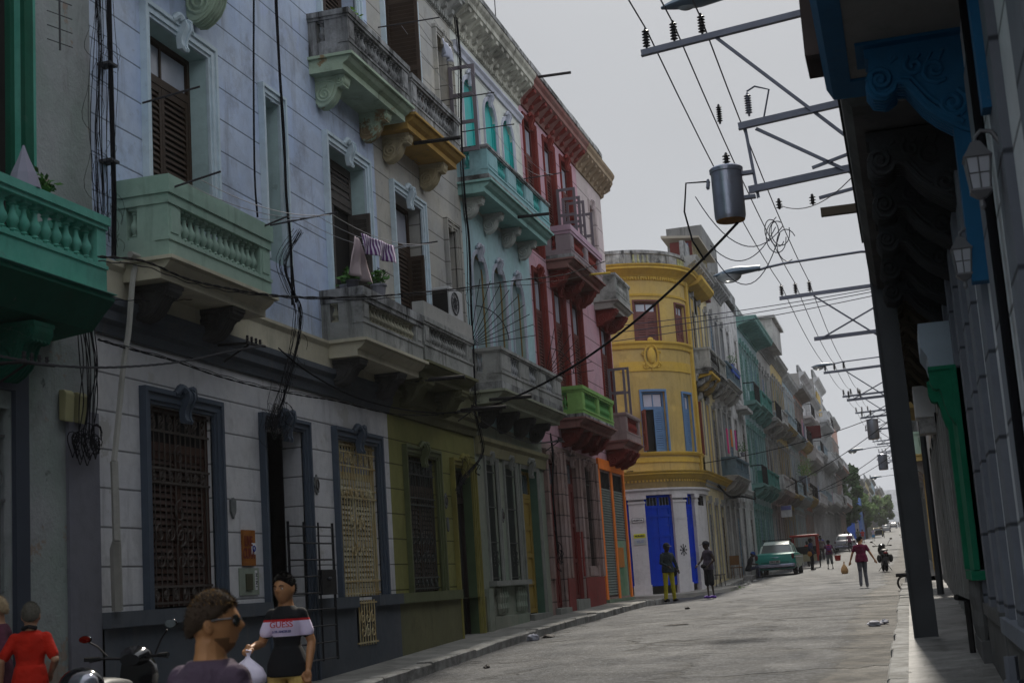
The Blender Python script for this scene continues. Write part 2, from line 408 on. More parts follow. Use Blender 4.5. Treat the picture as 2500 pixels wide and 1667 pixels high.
M_KERB = plaster('grey kerb stone', (.40, .40, .395), (.20, .195, .18), stain=.95, bump=.8, scale=4, streak=0, thr=.52)  # right kerb: neutral grey with heavier stains
kerbed('pavement', 1.0, -.16, -25, 41.4, M_WALK, -.22); kerb('kerb', -.20, -.40, -25, 41.3, 1.0)
kerbed('pavement', 1.0, -.16, 50.3, 640, M_WALK, -.18, 5); kerb('kerb', -.16, -.40, 50.3, 640)
# round corner pavement before the yellow house
b = MB(FY); n = 30
for i in range(n+1):
    u = -14+i*(18.3/n)
    z = R(47)+.16+max(0, -u)*.02 if u < 2 else R(47)+.16+(u-2)*.05
    b.v += [(u, -.1, z+.03), (u, .85, z), (u, 1.0, z-.01), (u, 1.02, z-.3)]
for k in range(n):
    for i in range(3): b.f.append((k*4+i, k*4+i+1, (k+1)*4+i+1, (k+1)*4+i))
structure(b.build('pavement', M_WALKL, smooth=30))
# ---------------------------------------------------------------- facade kit
DARK = mat('dark interior', (.012, .011, .010), .9, var=.3)
BRONZE = mat('old brown wood', (.045, .026, .015), .6, var=.5, scale=6, bump=.3)
GREYWOOD = mat('bare grey wood', (.075, .065, .058), .75, var=.4, scale=7, bump=.3)
IRON = mat('black iron', (.02, .018, .018), .6, .3, var=.4, scale=12)
GLASS = mat('window glass', (.10, .12, .14), .08, var=.3, scale=1.2, spec=.8)
PALEGLASS = mat('curtained glass', (.34, .36, .42), .25, var=.35, scale=3, spec=.6)
CABLE = mat('cable black', (.012, .012, .014), .9, spec=.03)
def wall(bld, F, u0, u1, v0, v1, holes, m, depth=.3, seg=None, name='wall', foot=None, v0f=None):
    b = MB(F)
    us = sorted(set([u0, u1]+[h[i] for h in holes for i in (0, 1)])); vs = sorted(set([v0, v1]+[h[i] for h in holes for i in (2, 3)]))
    if seg:
        x = []
        for a, c in zip(us, us[1:]):
            k = max(1, int(math.ceil((c-a)/seg))); x += [a+(c-a)*i/k for i in range(k)]
        us = x+[us[-1]]
    us = [u for u in us if u0 <= u <= u1]; vs = [v for v in vs if v0 <= v <= v1]
    for a, c in zip(us, us[1:]):
        for d, e in zip(vs, vs[1:]):
            cu, cv = (a+c)/2, (d+e)/2
            if any(h[0] < cu < h[1] and h[2] < cv < h[3] for h in holes): continue
            b.quad((a, 0, d), (c, 0, d), (c, 0, e), (a, 0, e))
    for h in holes:
        a, c, d, e = h[:4]; r = (c-a)/2 if len(h) > 4 else 0; dp = -depth
        if r:
            top = e-r; arc = [(a+r-r*cos(pi*i/12), top+r*sin(pi*i/12)) for i in range(13)]
            for i in range(12):
                p, q = arc[i], arc[i+1]; cx = a if i < 6 else c
                b.quad((cx, 0, e), (p[0], 0, p[1]), (q[0], 0, q[1]))
                b.quad((p[0], 0, p[1]), (q[0], 0, q[1]), (q[0], dp, q[1]), (p[0], dp, p[1]))
            b.quad((a, 0, e), (a+r, 0, e), (c, 0, e), (a+r, 0, e-1e-3))
        else:
            top = e; uu = [a, c]
            if seg: k = max(1, int(math.ceil((c-a)/seg))); uu = [a+(c-a)*i/k for i in range(k+1)]
            for p, q in zip(uu, uu[1:]): b.quad((p, 0, e), (q, 0, e), (q, dp, e), (p, dp, e))
        b.quad((a, 0, d), (a, 0, top), (a, dp, top), (a, dp, d)); b.quad((c, 0, d), (c, 0, top), (c, dp, top), (c, dp, d))
        b.quad((a, 0, d), (c, 0, d), (c, dp, d), (a, dp, d))
    return b.build(name, m, bld)
def shell(bld, F, u0, u1, v0, v1, m, depth=9, name='side_wall', ends=True):
    """the body behind the facade: party walls and roof"""
    b = MB(F); d = -.02
    b.quad((u0, d, v0), (u0, -depth, v0), (u0, -depth, v1), (u0, d, v1)); b.quad((u1, d, v0), (u1, -depth, v0), (u1, -depth, v1), (u1, d, v1))
    b.quad((u0, d, v1), (u1, d, v1), (u1, -depth, v1), (u0, -depth, v1)); b.quad((u0, -depth, v0), (u1, -depth, v0), (u1, -depth, v1), (u0, -depth, v1))
    return b.build(name, m, bld)
def leaf(b, u0, u1, v0, v1, w, lo=.45, hi=.95, pitch=.075, st=.06, solid=False):
    """a louvred leaf in frame coords"""
    b.box(u0, u0+st, w, w+.04, v0, v1); b.box(u1-st, u1, w, w+.04, v0, v1)
    b.box(u0+st, u1-st, w, w+.038, v0, v0+.12); b.box(u0+st, u1-st, w, w+.038, v1-.08, v1)
    mid = v0+(v1-v0)*lo
    b.box(u0+st, u1-st, w, w+.038, mid-.04, mid+.04)
    def lou(a, c):
        n = max(1, int((c-a)/pitch))
        for i in range(n):
            z = a+(c-a)*(i+.5)/n; h = (c-a)/n*.42
            b.prism([(w+.002, z+h), (w+.034, z-h*.9), (w+.040, z-h*.6), (w+.008, z+h*1.25)], u0+st, u1-st)
    if solid: b.box(u0+st, u1-st, w+.004, w+.02, v0+.12, mid-.04)
    else: lou(v0+.12, mid-.04)
    lou(mid+.04, v1-.08)
def door_leaf(b, u0, u1, v0, v1, w, panels=3, st=.09):
    b.box(u0, u1, w-.02, w, v0, v1)
    b.box(u0, u0+st, w, w+.03, v0, v1); b.box(u1-st, u1, w, w+.03, v0, v1)
    for i in range(panels+1):
        z = v0+(v1-v0-st)*i/panels; b.box(u0+st, u1-st, w, w+.028, z, z+st)
    for i in range(panels):
        z = v0+(v1-v0-st)*i/panels+st; h = (v1-v0-st)/panels-st
        if h > .2 and u1-u0 > .35: b.box(u0+st+.05, u1-st-.05, w, w+.015, z+.05, z+h-.05)
def surround(win, F, u0, u1, v0, v1, m, wid=.16, key=True, sides=True, arch=False, proj=.06, keym=None, ears=False):
    b = MB(F); k = [(0, .25, proj*.6), (.25, .7, proj), (.7, 1, proj*1.45)]
    if arch:
        r = (u1-u0)/2; top = v1-r; n = 14
        for a0, a1, pw in k:
            r0, r1 = r+wid*a0, r+wid*a1
            for i in range(n):
                t0, t1 = pi*i/n, pi*(i+1)/n
                P = [((u0+u1)/2-q*cos(t), top+q*sin(t)) for q, t in ((r0, t0), (r1, t0), (r1, t1), (r0, t1))]
                b.pw(P, -.02, pw)
            b.box(u0-wid*a1, u0-wid*a0, -.02, pw, v0, top); b.box(u1+wid*a0, u1+wid*a1, -.02, pw, v0, top)
    else:
        for a0, a1, pw in k:
            b.box(u0-wid*a1, u0-wid*a0, -.02, pw, v0, v1+wid*a0); b.box(u1+wid*a0, u1+wid*a1, -.02, pw, v0, v1+wid*a0)
            b.box(u0-wid*a1, u1+wid*a1, -.02, pw, v1+wid*a0, v1+wid*a1)
    o = b.build('surround', m, win)
    if key: keystone(win, F, (u0+u1)/2, v1+wid*.55, keym or m, s=min(1, (u1-u0)/1.1))
    return o
def keystone(win, F, u, v, m, s=1.0):
    s = s*.78; v = v+.02
    """scrolled keystone: a rolled head over a tapering fluted tongue"""
    b = MB(F); h = .5*s
    prof = [(.03, .14), (.15, .15), (.21, .08), (.22, 0), (.17, -.1), (.13, -.2), (.13, -.28), (.16, -.33), (.14, -.37), (.05, -.36), (.03, -.2)]
    for a, c, q in ((-.105, -.055, 1), (-.055, .055, .86), (.055, .105, 1)):
        b.prism([(p[0]*q*s if i not in (0, 9, 10) else p[0]*s, v+p[1]*s) for i, p in enumerate(prof)], u+a*s, u+c*s)
    for sg in (-1, 1):
        pts = [(u+sg*(.10+.22*t)*s, (.13-.05*t)*s, v+(.10+.05*sin(t*5))*s) for t in [i/6 for i in range(7)]]
        b.tube(pts, [.075*s*(1-.35*i/6) for i in range(7)], 7)
    return b.build('keystone', m, win, smooth=50)
def spiral(c, r, turns, F3, n=26, start=0.):
    out = []
    for i in range(n):
        t = i/(n-1); a = start+turns*2*pi*t; q = r*(1-t*.86)
        out.append(F3(c[0]+q*cos(a), c[1]+q*sin(a)))
    return out
def corbel(par, F, u0, u1, top, P, H, m, style='scroll', detail=True, name='corbel'):
    b = MB(F)
    if style == 'drum':
        n = [(0, 0), (1, 0), (1.03, -.1), (1.02, -.24), (.93, -.34), (.84, -.36), (.76, -.46), (.70, -.62), (.60, -.80), (.46, -.94), (.28, -1.0), (.12, -.95), (0, -.82)]
    elif style == 'plain':
        n = [(0, 0), (1, 0), (1, -.22), (.9, -.3), (.8, -.52), (.62, -.7), (.40, -.8), (.3, -.95), (0, -1)]
    else:
        n = [(0, 0), (1, 0), (1.04, -.08), (1.04, -.22), (.97, -.34), (.86, -.37), (.76, -.36), (.70, -.45), (.66, -.6), (.56, -.78), (.40, -.92), (.24, -1.0), (.08, -.98), (0, -.88)]
    poly = [(x*P, top+y*H) for x, y in n]
    d = (u1-u0); b.prism(poly, u0, u1)
    b.box(u0-.02, u1+.02, 0, P*1.05, top-.045, top-.003)
    if detail:
        for uu, sg in ((u0, -1), (u1, 1)):
            f3 = lambda w, v: (uu+sg*.004, w, v)
            b.tube(spiral((.30*P, top-.62*H), .30*H, 2.1, f3, start=1.2), .024, 5)
            b.tube(spiral((.86*P, top-.17*H), .15*H, 1.5, f3, 16, start=3.6), .018, 5)
            b.tube([f3(.05*P, top-.2*H), f3(.35*P, top-.12*H), f3(.7*P, top-.22*H), f3(.62*P, top-.5*H), f3(.5*P, top-.75*H)], .02, 5)
        # acanthus ribs down the face
        for i in range(5):
            uu = u0+d*(i+.5)/5
            b.tube([(uu, x*P*1.01, top+y*H*1.01) for x, y in n[4:-1]], .022*(1.3 if i == 2 else 1), 5)
    return b.build(name, m, par, smooth=45)
BAL_ME = {}
def baluster_mesh(h, m, fat=1.0):
    key = (round(h, 2), m.name, fat)
    if key in BAL_ME: return BAL_ME[key]
    b = MB(); r = .052*fat
    b.box(-r, r, -r, r, 0, h*.10); b.box(-r, r, -r, r, h*.91, h)
    b.lathe(0, 0, [(r*.55, h*.10), (r*.9, h*.15), (r*.5, h*.2), (r*.75, h*.27), (r*1.12, h*.38), (r*1.0, h*.48), (r*.6, h*.6), (r*.45, h*.72), (r*.5, h*.78), (r*.85, h*.82), (r*.6, h*.86), (r*.95, h*.91)], 9)
    BAL_ME[key] = b.mesh('baluster', m, smooth=40); return BAL_ME[key]
def balcony(bld, F, u0, u1, vt, hs, P=.65, body=None, rail=None, slab=None, bm=None, groups=1, ped=.28, corb=None, cm=None, cstyle='drum',
            sides=True, cw=.34, CH=.5, each=True, pitch=.145, seg=None, solidrail=0, label=None, CP=.9, cdetail=True, mould=False):
    """vt rail top; hs = heights of rail, balusters, plinth, fascia from the top down"""
    hr, hb, hp, hf = hs; rail = rail or body; slab = slab or body; bm = bm or body
    v3 = vt-hr; v2 = v3-hb; v1 = v2-hp; v0 = v1-hf
    b = MB(F, seg)   # slab with moulded edge
    b.prism([(0, v0), (P-.10, v0), (P-.10, v0+hf*.35), (P-.03, v0+hf*.5), (P+.02, v0+hf*.7), (P+.02, v1-.02), (P-.02, v1-.001), (0, v1-.001)], u0-.02, u1+.02)
    b.box(u0-.07, u1+.07, 0, P+.07, v1-hf*.22, v1-hf*.06)
    bal = b.build('balcony', slab, bld, label=label)
    b = MB(F, seg); t = .16
    b.box(u0, u1, P-t, P, v1, v2); b.box(u0, u0+t, 0, P-t, v1, v2); b.box(u1-t, u1, 0, P-t, v1, v2)
    b.box(u0-.012, u1+.012, P-t-.005, P+.015, v2-.04, v2-.002)
    b.build('plinth', body, bal)
    if mould:
        b = MB(F, seg); z1 = v1+hp*.42; q = .006
        b.box(u0-q, u1+q, P-t-q, P+q, v1+.001, z1); b.box(u0-q, u0+t+q, .001, P-t-q, v1+.001, z1); b.box(u1-t-q, u1+q, .001, P-t-q, v1+.001, z1)
        b.build('mouldy_band', MMOULD, bal)
    b = MB(F, seg); e = .035
    b.box(u0-e, u1+e, P-t-e, P+e, v3+hr*.35, vt); b.box(u0-e, u0+t+e, 0, P-t-e, v3+hr*.35, vt); b.box(u1-t-e, u1+e, 0, P-t-e, v3+hr*.35, vt)
    b.box(u0-e*.4, u1+e*.4, P-t-e*.4, P+e*.4, v3, v3+hr*.35); b.box(u0-e*.4, u0+t, 0, P-t-e*.4, v3, v3+hr*.35); b.box(u1-t, u1+e*.4, 0, P-t-e*.4, v3, v3+hr*.35)
    b.build('rail', rail, bal)
    # pedestals: ends and between groups
    n = groups; L = u1-u0; gap = (L-ped*(n+1))/n
    b = MB(F, seg)
    for i in range(n+1):
        a = u0+i*(gap+ped); b.box(a, a+ped, P-t+.004, P-.004, v2, v3)
        if ped > .2: b.box(a+.05, a+ped-.05, P-.004, P+.006, v2+.05, v3-.05)
    for a in (u0, u1-t):
        b.box(a+.004, a+t-.004, 0, .14, v2, v3); b.box(a+.004, a+t-.004, P-t-.22, P-t+.004, v2, v3)
    b.build('pedestal', body, bal)
    me = baluster_mesh(hb, bm); pts = []
    for i in range(n):
        a = u0+ped+i*(gap+ped); k = max(1, int(round(gap/pitch)))
        pts += [(a+gap*(j+.5)/k, P-t/2) for j in range(k)]
    for a in (u0+t/2, u1-t/2): pts += [(a, .14+(P-t-.22-.14)*.5)] if P > .55 else []
    if each:
        for (u, ww) in pts: inst('baluster', me, bal, F(u, ww, v2))
    else:
        b = MB(F)
        for (u, ww) in pts: b.prism([(ww-.03, v2), (ww+.03, v2), (ww+.045, v2+hb*.4), (ww+.025, v2+hb*.75), (ww+.04, v3), (ww-.04, v3), (ww-.025, v2+hb*.75), (ww-.045, v2+hb*.4)], u-.04, u+.04)
        b.box(u0+.2, u1-.2, P-t/2-.02, P-t/2+.02, v2-.02, v2+.03); b.build('balustrade', bm, bal)
    if corb:
        for cu in corb: corbel(bal, F, cu-cw/2, cu+cw/2, v0-.002, P*CP, CH, cm or slab, cstyle, detail=cdetail)
    return bal
def grille(win, F, u0, u1, v0, v1, w, m, n=9, hb=(), scroll=(), r=.009, name='grille'):
    b = MB(F)
    for i in range(n):
        u = u0+(u1-u0)*(i+.5)/n; b.tube([(u, w, v0), (u, w, v1)], r, 4)
    for z in hb: b.box(u0-.05, u1+.05, w-.008, w+.012, z-.012, z+.012)
    for (cu, cv, rr, sg) in scroll:
        b.tube(spiral((cu, cv), rr, 1.3*sg, lambda x, y: (x, w+.012, y), 14, start=pi/2), r*.9, 4)
    return b.build(name, m, win)
def scrolls(u0, u1, v0, v1, n, r):
    out = []
    for i in range(n):
        u = u0+(u1-u0)*(i+.5)/n
        for k, z in enumerate((v0, v1)): out.append((u, z, r, 1 if (i+k) % 2 else -1))
    return out
def window(bld, F, hole, m, kind='shutter', depth=.26, name='window', lm=None, arch=False, leafm=None, label=None, **kw):
    """the back panel of an opening with its fittings as children"""
    a, c, d, e = hole[:4]; w = -depth; lm = lm or BRONZE
    b = MB(F); b.box(a-.02, c+.02, w-.05, w-.03, d-.02, e+.02)
    win = b.build(name, DARK, bld, label=label)
    if kw.get('jamb'):
        j = MB(F); q = .004; j.box(c-q-.004, c-q, w, -.002, d, e-q); j.box(a+q, a+q+.004, w, -.002, d, e-q); j.box(a+q+.004, c-q-.004, w, -.002, e-q-.006, e-q); j.build('jamb', kw['jamb'], win)
    b = MB(F); t = .07
    b.box(a, a+t, w-.03, w+.03, d, e); b.box(c-t, c, w-.03, w+.03, d, e); b.box(a+t, c-t, w-.03, w+.03, e-t, e)
    if kind == 'shutter':
        tr = kw.get('transom', .24)*(e-d); mid = (a+c)/2
        if tr > 0: b.box(a+t, c-t, w-.03, w+.035, e-tr-.05, e-tr+.05)
        b.build('frame', lm, win)
        if tr > 0:
            g = MB(F); g.box(a+t+.03, mid-.02, w-.01, w, e-tr+.05, e-t-.03); g.box(mid+.02, c-t-.03, w-.01, w, e-tr+.05, e-t-.03); g.build('glass', kw.get('glass', PALEGLASS), win)
            g = MB(F); g.box(mid-.02, mid+.02, w-.03, w+.02, e-tr+.05, e-t); g.build('glazing_bar', lm, win)
        n = kw.get('leaves', 2); wdt = (c-a-2*t)/n
        for i in range(n):
            if kw.get('skip') == i: continue
            s = MB(F); leaf(s, a+t+i*wdt+.004, a+t+(i+1)*wdt-.004, d+.02, e-tr-.055 if tr > 0 else e-t, w-.015, pitch=kw.get('pitch', .075), solid=kw.get('solid', False)); s.build('shutter', leafm or lm, win)
    elif kind == 'door':
        tr = kw.get('transom', .18)*(e-d)
        b.box(a+t, c-t, w-.03, w+.035, e-tr-.05, e-tr+.05); b.build('frame', lm, win)
        n = kw.get('leaves', 2); wdt = (c-a-2*t)/n
        for i in range(n):
            if kw.get('skip') == i: continue
            s = MB(F); door_leaf(s, a+t+i*wdt+.004, a+t+(i+1)*wdt-.004, d+.02, e-tr-.055, w, kw.get('panels', 3)); s.build('door_leaf', leafm or lm, win)
        g = MB(F); g.box(a+t+.02, c-t-.02, w-.01, w, e-tr+.05, e-t-.02); g.build('glass', kw.get('glass', GLASS), win)
    elif kind == 'dark':
        b.build('frame', lm, win)
    elif kind == 'panel':
        b.build('frame', lm, win)
        g = MB(F); g.box(a+t, c-t, w-.01, w+.01, d, e-t); g.build('panel', leafm or lm, win)
    return win
def cornice(bld, F, u0, u1, z, m, P=.4, h=.45, mod=True, modm=None, seg=None, dent=True, step=.42, name='cornice', bed=.12):
    b = MB(F, seg)
    b.prism([(-.02, z-bed), (.05, z-bed), (.09, z-.02), (P-.1, z+h*.42), (P-.03, z+h*.5), (P-.03, z+h*.72), (P+.03, z+h*.86), (P+.05, z+h), (-.02, z+h)], u0, u1)
    c = b.build(name, m, bld)
    if mod:
        n = max(1, int((u1-u0)/step)); b = MB(F)
        for i in range(n):
            u = u0+(u1-u0)*(i+.5)/n
            b.prism([(.03, z-.02), (P-.06, z+h*.30), (P-.05, z+h*.45), (.03, z+h*.42)], u-.09, u+.09)
            b.prism([(.05, z-.10), (.16, z-.05), (.18, z+.03), (.05, z)], u-.07, u+.07)
        b.box(u0+.01, u1-.01, .002, .035, z-.015, z+h*.2)
        b.build('modillion_row', modm or m, c)
    if dent:
        n = int((u1-u0)/.13); b = MB(F)
        for i in range(n):
            u = u0+(u1-u0)*(i+.5)/n; b.box(u-.035, u+.035, .012, .075, z-bed-.09, z-bed-.012)
        b.box(u0+.01, u1-.01, .001, .02, z-bed-.1, z-bed-.011)
        b.build('dentil_row', modm or m, c)
    return c
def band(bld, F, u0, u1, prof, m, name='moulding', seg=None):
    b = MB(F, seg); b.prism(prof, u0, u1); return b.build(name, m, bld)
def rod(par, F, pts, r, m, name='rod', n=6, **k):
    b = MB(F); b.tube(pts, r, n); return b.build(name, m, par, smooth=50, **k)
# ---------------------------------------------------------------- near left row
MW1 = plaster('blue white render', (.46, .56, .75), (.56, .63, .74), patch=(.45, .52, .68), stain=.6, groove=(8.54, .43, .013), stain_c=(.16, .15, .16), thr=.54)
MW1G = plaster('white render ground floor', (.56, .56, .58), (.64, .63, .62), patch=(.46, .45, .43), stain=.5, groove=(3.60, .405, .014), stain_c=(.15, .15, .15))
MDADO = plaster('slate dado paint', (.075, .088, .105), (.10, .11, .125), stain=.35, stain_c=(.16, .15, .14))
MSLATE = mat('slate trim paint', (.065, .085, .115), .6, var=.25, bump=.2)
MTRIMW = plaster('pale blue trim', (.54, .66, .74), (.60, .68, .72), stain=.3, bump=.2, stain_c=(.12, .13, .12))
MMINT = plaster('mint balcony paint', (.27, .41, .33), (.36, .48, .40), stain=.5, stain_c=(.10, .14, .11), bump=.3)
MCREAM = plaster('cream soffit paint', (.62, .58, .45), (.50, .46, .34), stain=.35, bump=.3)
MMOULD = plaster('mould blackened render', (.46, .47, .47), (.20, .20, .20), stain=1.0, stain_c=(.022, .022, .02), bump=.8, scale=1.8, thr=.46)
MMOULDL = plaster('mould streaked render', (.42, .42, .40), (.26, .27, .25), stain=.9, stain_c=(.035, .035, .03), bump=.6, scale=1.6, thr=.52)
MMINTS = plaster('pale green soffit', (.48, .60, .47), (.36, .44, .30), stain=.5, patch=(.30, .22, .12))
MGREYC = plaster('bare grey corbel', (.085, .082, .08), (.05, .048, .046), stain=.5, bump=.8, scale=3)
MOLIVE = plaster('olive ground floor', (.20, .205, .065), (.27, .26, .09), stain=.35, groove=(3.60, .405, .014), stain_c=(.05, .05, .02))
MOLIVED = plaster('olive dado', (.17, .165, .085), (.13, .13, .07), stain=.45, stain_c=(.06, .05, .03))
MOLTRIM = mat('olive green trim', (.10, .115, .05), .6, var=.3, bump=.3)
MCRW = plaster('cream upper wall', (.50, .47, .40), (.40, .40, .39), stain=.5, groove=(8.54, .43, .014), stain_c=(.09, .085, .08))
MOCHRE = plaster('ochre soffit', (.50, .30, .07), (.42, .27, .09), stain=.5, patch=(.2, .18, .15))
MGREEN0 = plaster('sea green paint', (.08, .33, .25), (.15, .42, .34), stain=.45, stain_c=(.05, .10, .08), bump=.3)
MGREEN0D = plaster('deep green paint', (.008, .085, .05), (.012, .11, .07), stain=.3, bump=.3)
MSTUC = plaster('rough pale stucco', (.36, .36, .37), (.24, .30, .26), stain=.6, patch=(.28, .23, .19), bump=1.0, scale=.7, stain_c=(.10, .09, .08))
MGREY0 = plaster('grey ground paint', (.165, .165, .195), (.19, .19, .21), stain=.2, bump=.3)
MSIDE = plaster('party wall render', (.30, .29, .27), (.20, .195, .19), stain=.8, scale=.6)
LF = FL
MPALEJ = plaster('pale mint jamb', (.50, .66, .66), stain=.2)
def sh(F, d): return lambda u, w, v: F(u, w+d, v)
# ---- sea green house at the left edge
B0 = thing('town_house', 'sea green house with grey stucco ground floor at the left edge', 'house', (-8, 8, 0), 'row houses')
wall(B0, FL, 2, 11.98, 4.75, 13.5, [(8.2, 9.4, 5.2, 8.4), (10.35, 11.72, 5.2, 8.6)], MGREEN0)
wall(B0, FL, 11.98, 12.98, 4.75, 13.5, [], MSTUC)
wall(B0, FL, 2, 11.72, -.5, 4.75, [(7.4, 8.8, 0, 3.9), (10.2, 11.5, .3, 3.45)], MSTUC)
wall(B0, FL, 11.72, 12.98, -.5, 4.75, [], MSTUC)
b = MB(FL); b.box(12.42, 12.98, 0, .035, -.3, 3.55); b.box(11.5, 12.98, 0, .06, -.3, .62); b.build('pilaster', MGREY0, B0)
b = MB(FL); b.box(11.53, 11.74, 0, .05, .62, 3.62); b.box(10.0, 11.74, 0, .05, 3.62, 3.8); b.build('doorway_trim', mat('dark slate paint', (.04, .05, .07), .6), B0)
wn = window(B0, FL, (10.2, 11.5, .3, 3.45), None, 'panel', leafm=mat('pale grey door', (.2, .21, .25), .6)); grille(wn, FL, 10.2, 11.5, .3, 3.45, -.06, mat('grey iron', (.12, .12, .12), .6), 9, (.9, 1.6, 2.6, 3.2), scrolls(10.2, 11.5, 2.8, 3.05, 5, .1))
window(B0, FL, (7.4, 8.8, 0, 3.9), None, 'door', lm=BRONZE)
wn = window(B0, FL, (10.35, 11.72, 5.2, 8.6), None, 'dark', depth=.1, lm=MGREEN0D)
b = MB(FL); b.box(11.72, 11.86, 0, .05, 5.2, 8.7); b.box(10.2, 10.35, 0, .05, 5.2, 8.7); b.box(10.2, 11.86, 0, .05, 8.7, 8.86); b.build('surround', MGREEN0D, wn)
window(B0, FL, (8.2, 9.4, 5.2, 8.4), None, 'shutter', lm=MGREEN0D)
balcony(B0, FL, 8.8, 12.15, 5.36, (.13, .36, .28, .05), P=.66, body=MGREEN0, groups=1, ped=.16, pitch=.17, corb=None)
b = MB(FL); b.prism([(0, 4.2), (.45, 4.25), (.60, 4.42), (.70, 4.52), (.70, 4.56), (0, 4.56)], 8.7, 12.22)
s0 = b.build('balcony_slab', MGREEN0D, B0); corbel(s0, FL, 11.2, 11.5, 4.2, .46, .50, MGREEN0D); corbel(s0, FL, 9.2, 9.5, 4.2, .46, .50, MGREEN0D)
shell(B0, FL, 2, 12.96, -.5, 13.5, MSIDE)
# ---- white house
B1 = thing('town_house', 'white and pale blue house with mint balcony and slate window trim', 'house', (-8, 17, 0), 'row houses')
H1 = [(14.22, 15.68, 5.2, 8.38), (17.34, 17.82, 6.1, 8.42), (19.58, 21.12, 5.2, 8.38), (14.2, 15.7, 9.45, 12.6), (17.3, 17.85, 10.2, 12.5), (19.6, 21.1, 9.45, 12.6)]
wall(B1, FL, 12.98, 21.65, 4.75, 13.1, H1, MW1)
G1 = [(14.03, 15.53, 1.52, 3.77), (16.98, 18.2, -.5, 3.8), (19.42, 21.02, 1.50, 3.82)]
wall(B1, FL, 12.98, 21.63, 1.45, 4.75, G1, MW1G)
wall(B1, sh(FL, .06), 12.98, 21.63, -.5, 1.36, [(16.9, 18.28, -.5, 1.36), (19.77, 20.54, .8, 1.36)], MDADO, name='dado')
b = MB(FL)
for a, c in ((12.98, 16.82), (18.36, 19.74), (20.57, 21.63)): b.box(a, c, 0, .13, 1.36, 1.52)
b.build('dado_ledge', MDADO, B1)
BELT = [(0, 4.42), (.04, 4.42), (.06, 4.52), (.11, 4.56), (.11, 4.66), (.16, 4.72), (.16, 4.80), (0, 4.80)]
band(B1, FL, 12.98, 21.65, BELT, MDADO, 'belt_course')
band(B1, FL, 12.98, 21.65, [(0, 4.80), (.10, 4.80), (.10, 5.1), (.14, 5.16), (.14, 5.2), (0, 5.22)], MCREAM, 'belt_course')
# ground window with the dark wood and scrolled grille
wn = window(B1, FL, G1[0], None, 'shutter', lm=mat('red brown wood', (.045, .018, .011), .6, var=.5), transom=.2, depth=.09, glass=DARK)
surround(wn, FL, 14.03, 15.53, 1.52, 3.77, MSLATE, .18)
RUSTG = mat('brown grille paint', (.075, .06, .05), .6, var=.4)
grille(wn, FL, 14.05, 15.51, 1.54, 3.75, -.05, RUSTG, 12, (1.58, 1.76, 2.92, 3.08, 3.5, 3.72), scrolls(14.1, 15.46, 3.56, 3.64, 7, .07)+scrolls(14.1, 15.46, 2.97, 3.02, 7, .055)+scrolls(14.2, 15.36, 2.05, 2.35, 5, .11)+scrolls(14.1, 15.4, 1.66, 1.68, 6, .06)+[(14.78, 2.6, .14, 1), (14.78, 2.3, .14, -1), (14.78, 3.25, .12, 1)])
# entrance
wn = window(B1, FL, (16.98, 18.2, .12, 3.8), None, 'door', depth=.55, lm=mat('black brown door', (.022, .014, .011), .5), name='door', skip=1, glass=GLASS)
surround(wn, FL, 16.98, 18.2, .12, 3.8, MSLATE, .15)
b = MB(FL); b.box(16.98, 18.2, -.55, .05, -.2, .17); b.build('doorstep', MGREY0, B1)
# cream grilled window with its iron tail
CR = mat('cream iron paint', (.52, .47, .28), .6, var=.35, scale=5)
RUSTY = plaster('rusting cream paint', (.52, .47, .30), (.40, .27, .10), stain=.3, stain_c=(.25, .10, .02), scale=3)
wn = window(B1, FL, (19.42, 21.02, 1.50, 3.82), None, 'shutter', lm=RUSTY, leafm=mat('cream shutters', (.50, .47, .38), .7, var=.2), transom=.22, depth=.09)
surround(wn, FL, 19.42, 21.02, 1.50, 3.82, MSLATE, .17)
grille(wn, FL, 19.44, 21.0, 1.52, 3.8, -.03, RUSTY, 14, (1.56, 1.74, 2.98, 3.10, 3.45, 3.66, 3.76), scrolls(19.5, 20.95, 3.53, 3.6, 7, .06)+scrolls(19.9, 20.5, 2.2, 2.6, 3, .12)+scrolls(19.5, 20.9, 3.03, 3.05, 7, .05), r=.011)
g = window(B1, FL, (19.77, 20.54, .8, 1.40), None, 'dark', depth=.2, lm=MDADO)
grille(g, FL, 19.8, 20.52, .8, 1.46, .07, RUSTY, 7, (.84, 1.42), scrolls(19.85, 20.45, 1.0, 1.2, 3, .1), r=.012)
# first floor openings
wn = window(B1, FL, H1[0], None, 'shutter', transom=.17, glass=PALEGLASS, jamb=MPALEJ); surround(wn, FL, *H1[0], MTRIMW, .17)
wn = window(B1, FL, H1[1], None, 'shutter', leaves=1, transom=.35, glass=GLASS, jamb=MPALEJ); surround(wn, FL, *H1[1], MTRIMW, .15)
wn = window(B1, FL, H1[2], None, 'shutter', lm=GREYWOOD, transom=.22, skip=1, jamb=MPALEJ); surround(wn, FL, *H1[2], MTRIMW, .17)
g = MB(FL); leaf(g, 19.62, 21.05, 7.72, 8.3, -.25, lo=.5); g.build('transom_louvre', GREYWOOD, wn)
def open_leaf(par, F, u, w0, w1, v0, v1, m, glass=None, name='open_shutter', louv=True):
    """a leaf swung out square to the wall"""
    G = lambda a, q, v: F(u+q, a, v)
    b = MB(G)
    if louv: leaf(b, w0, w1, v0, v1, 0)
    else:
        t = .07; n = 3
        b.box(w0, w0+t, 0, .04, v0, v1); b.box(w1-t, w1, 0, .04, v0, v1)
        for i in range(n+1): z = v0+(v1-v0-t)*i/n; b.box(w0+t, w1-t, 0, .038, z, z+t)
    return b.build(name, m, par)
open_leaf(wn, FL, 20.98, -.24, .12, 5.25, 7.6, GREYWOOD)
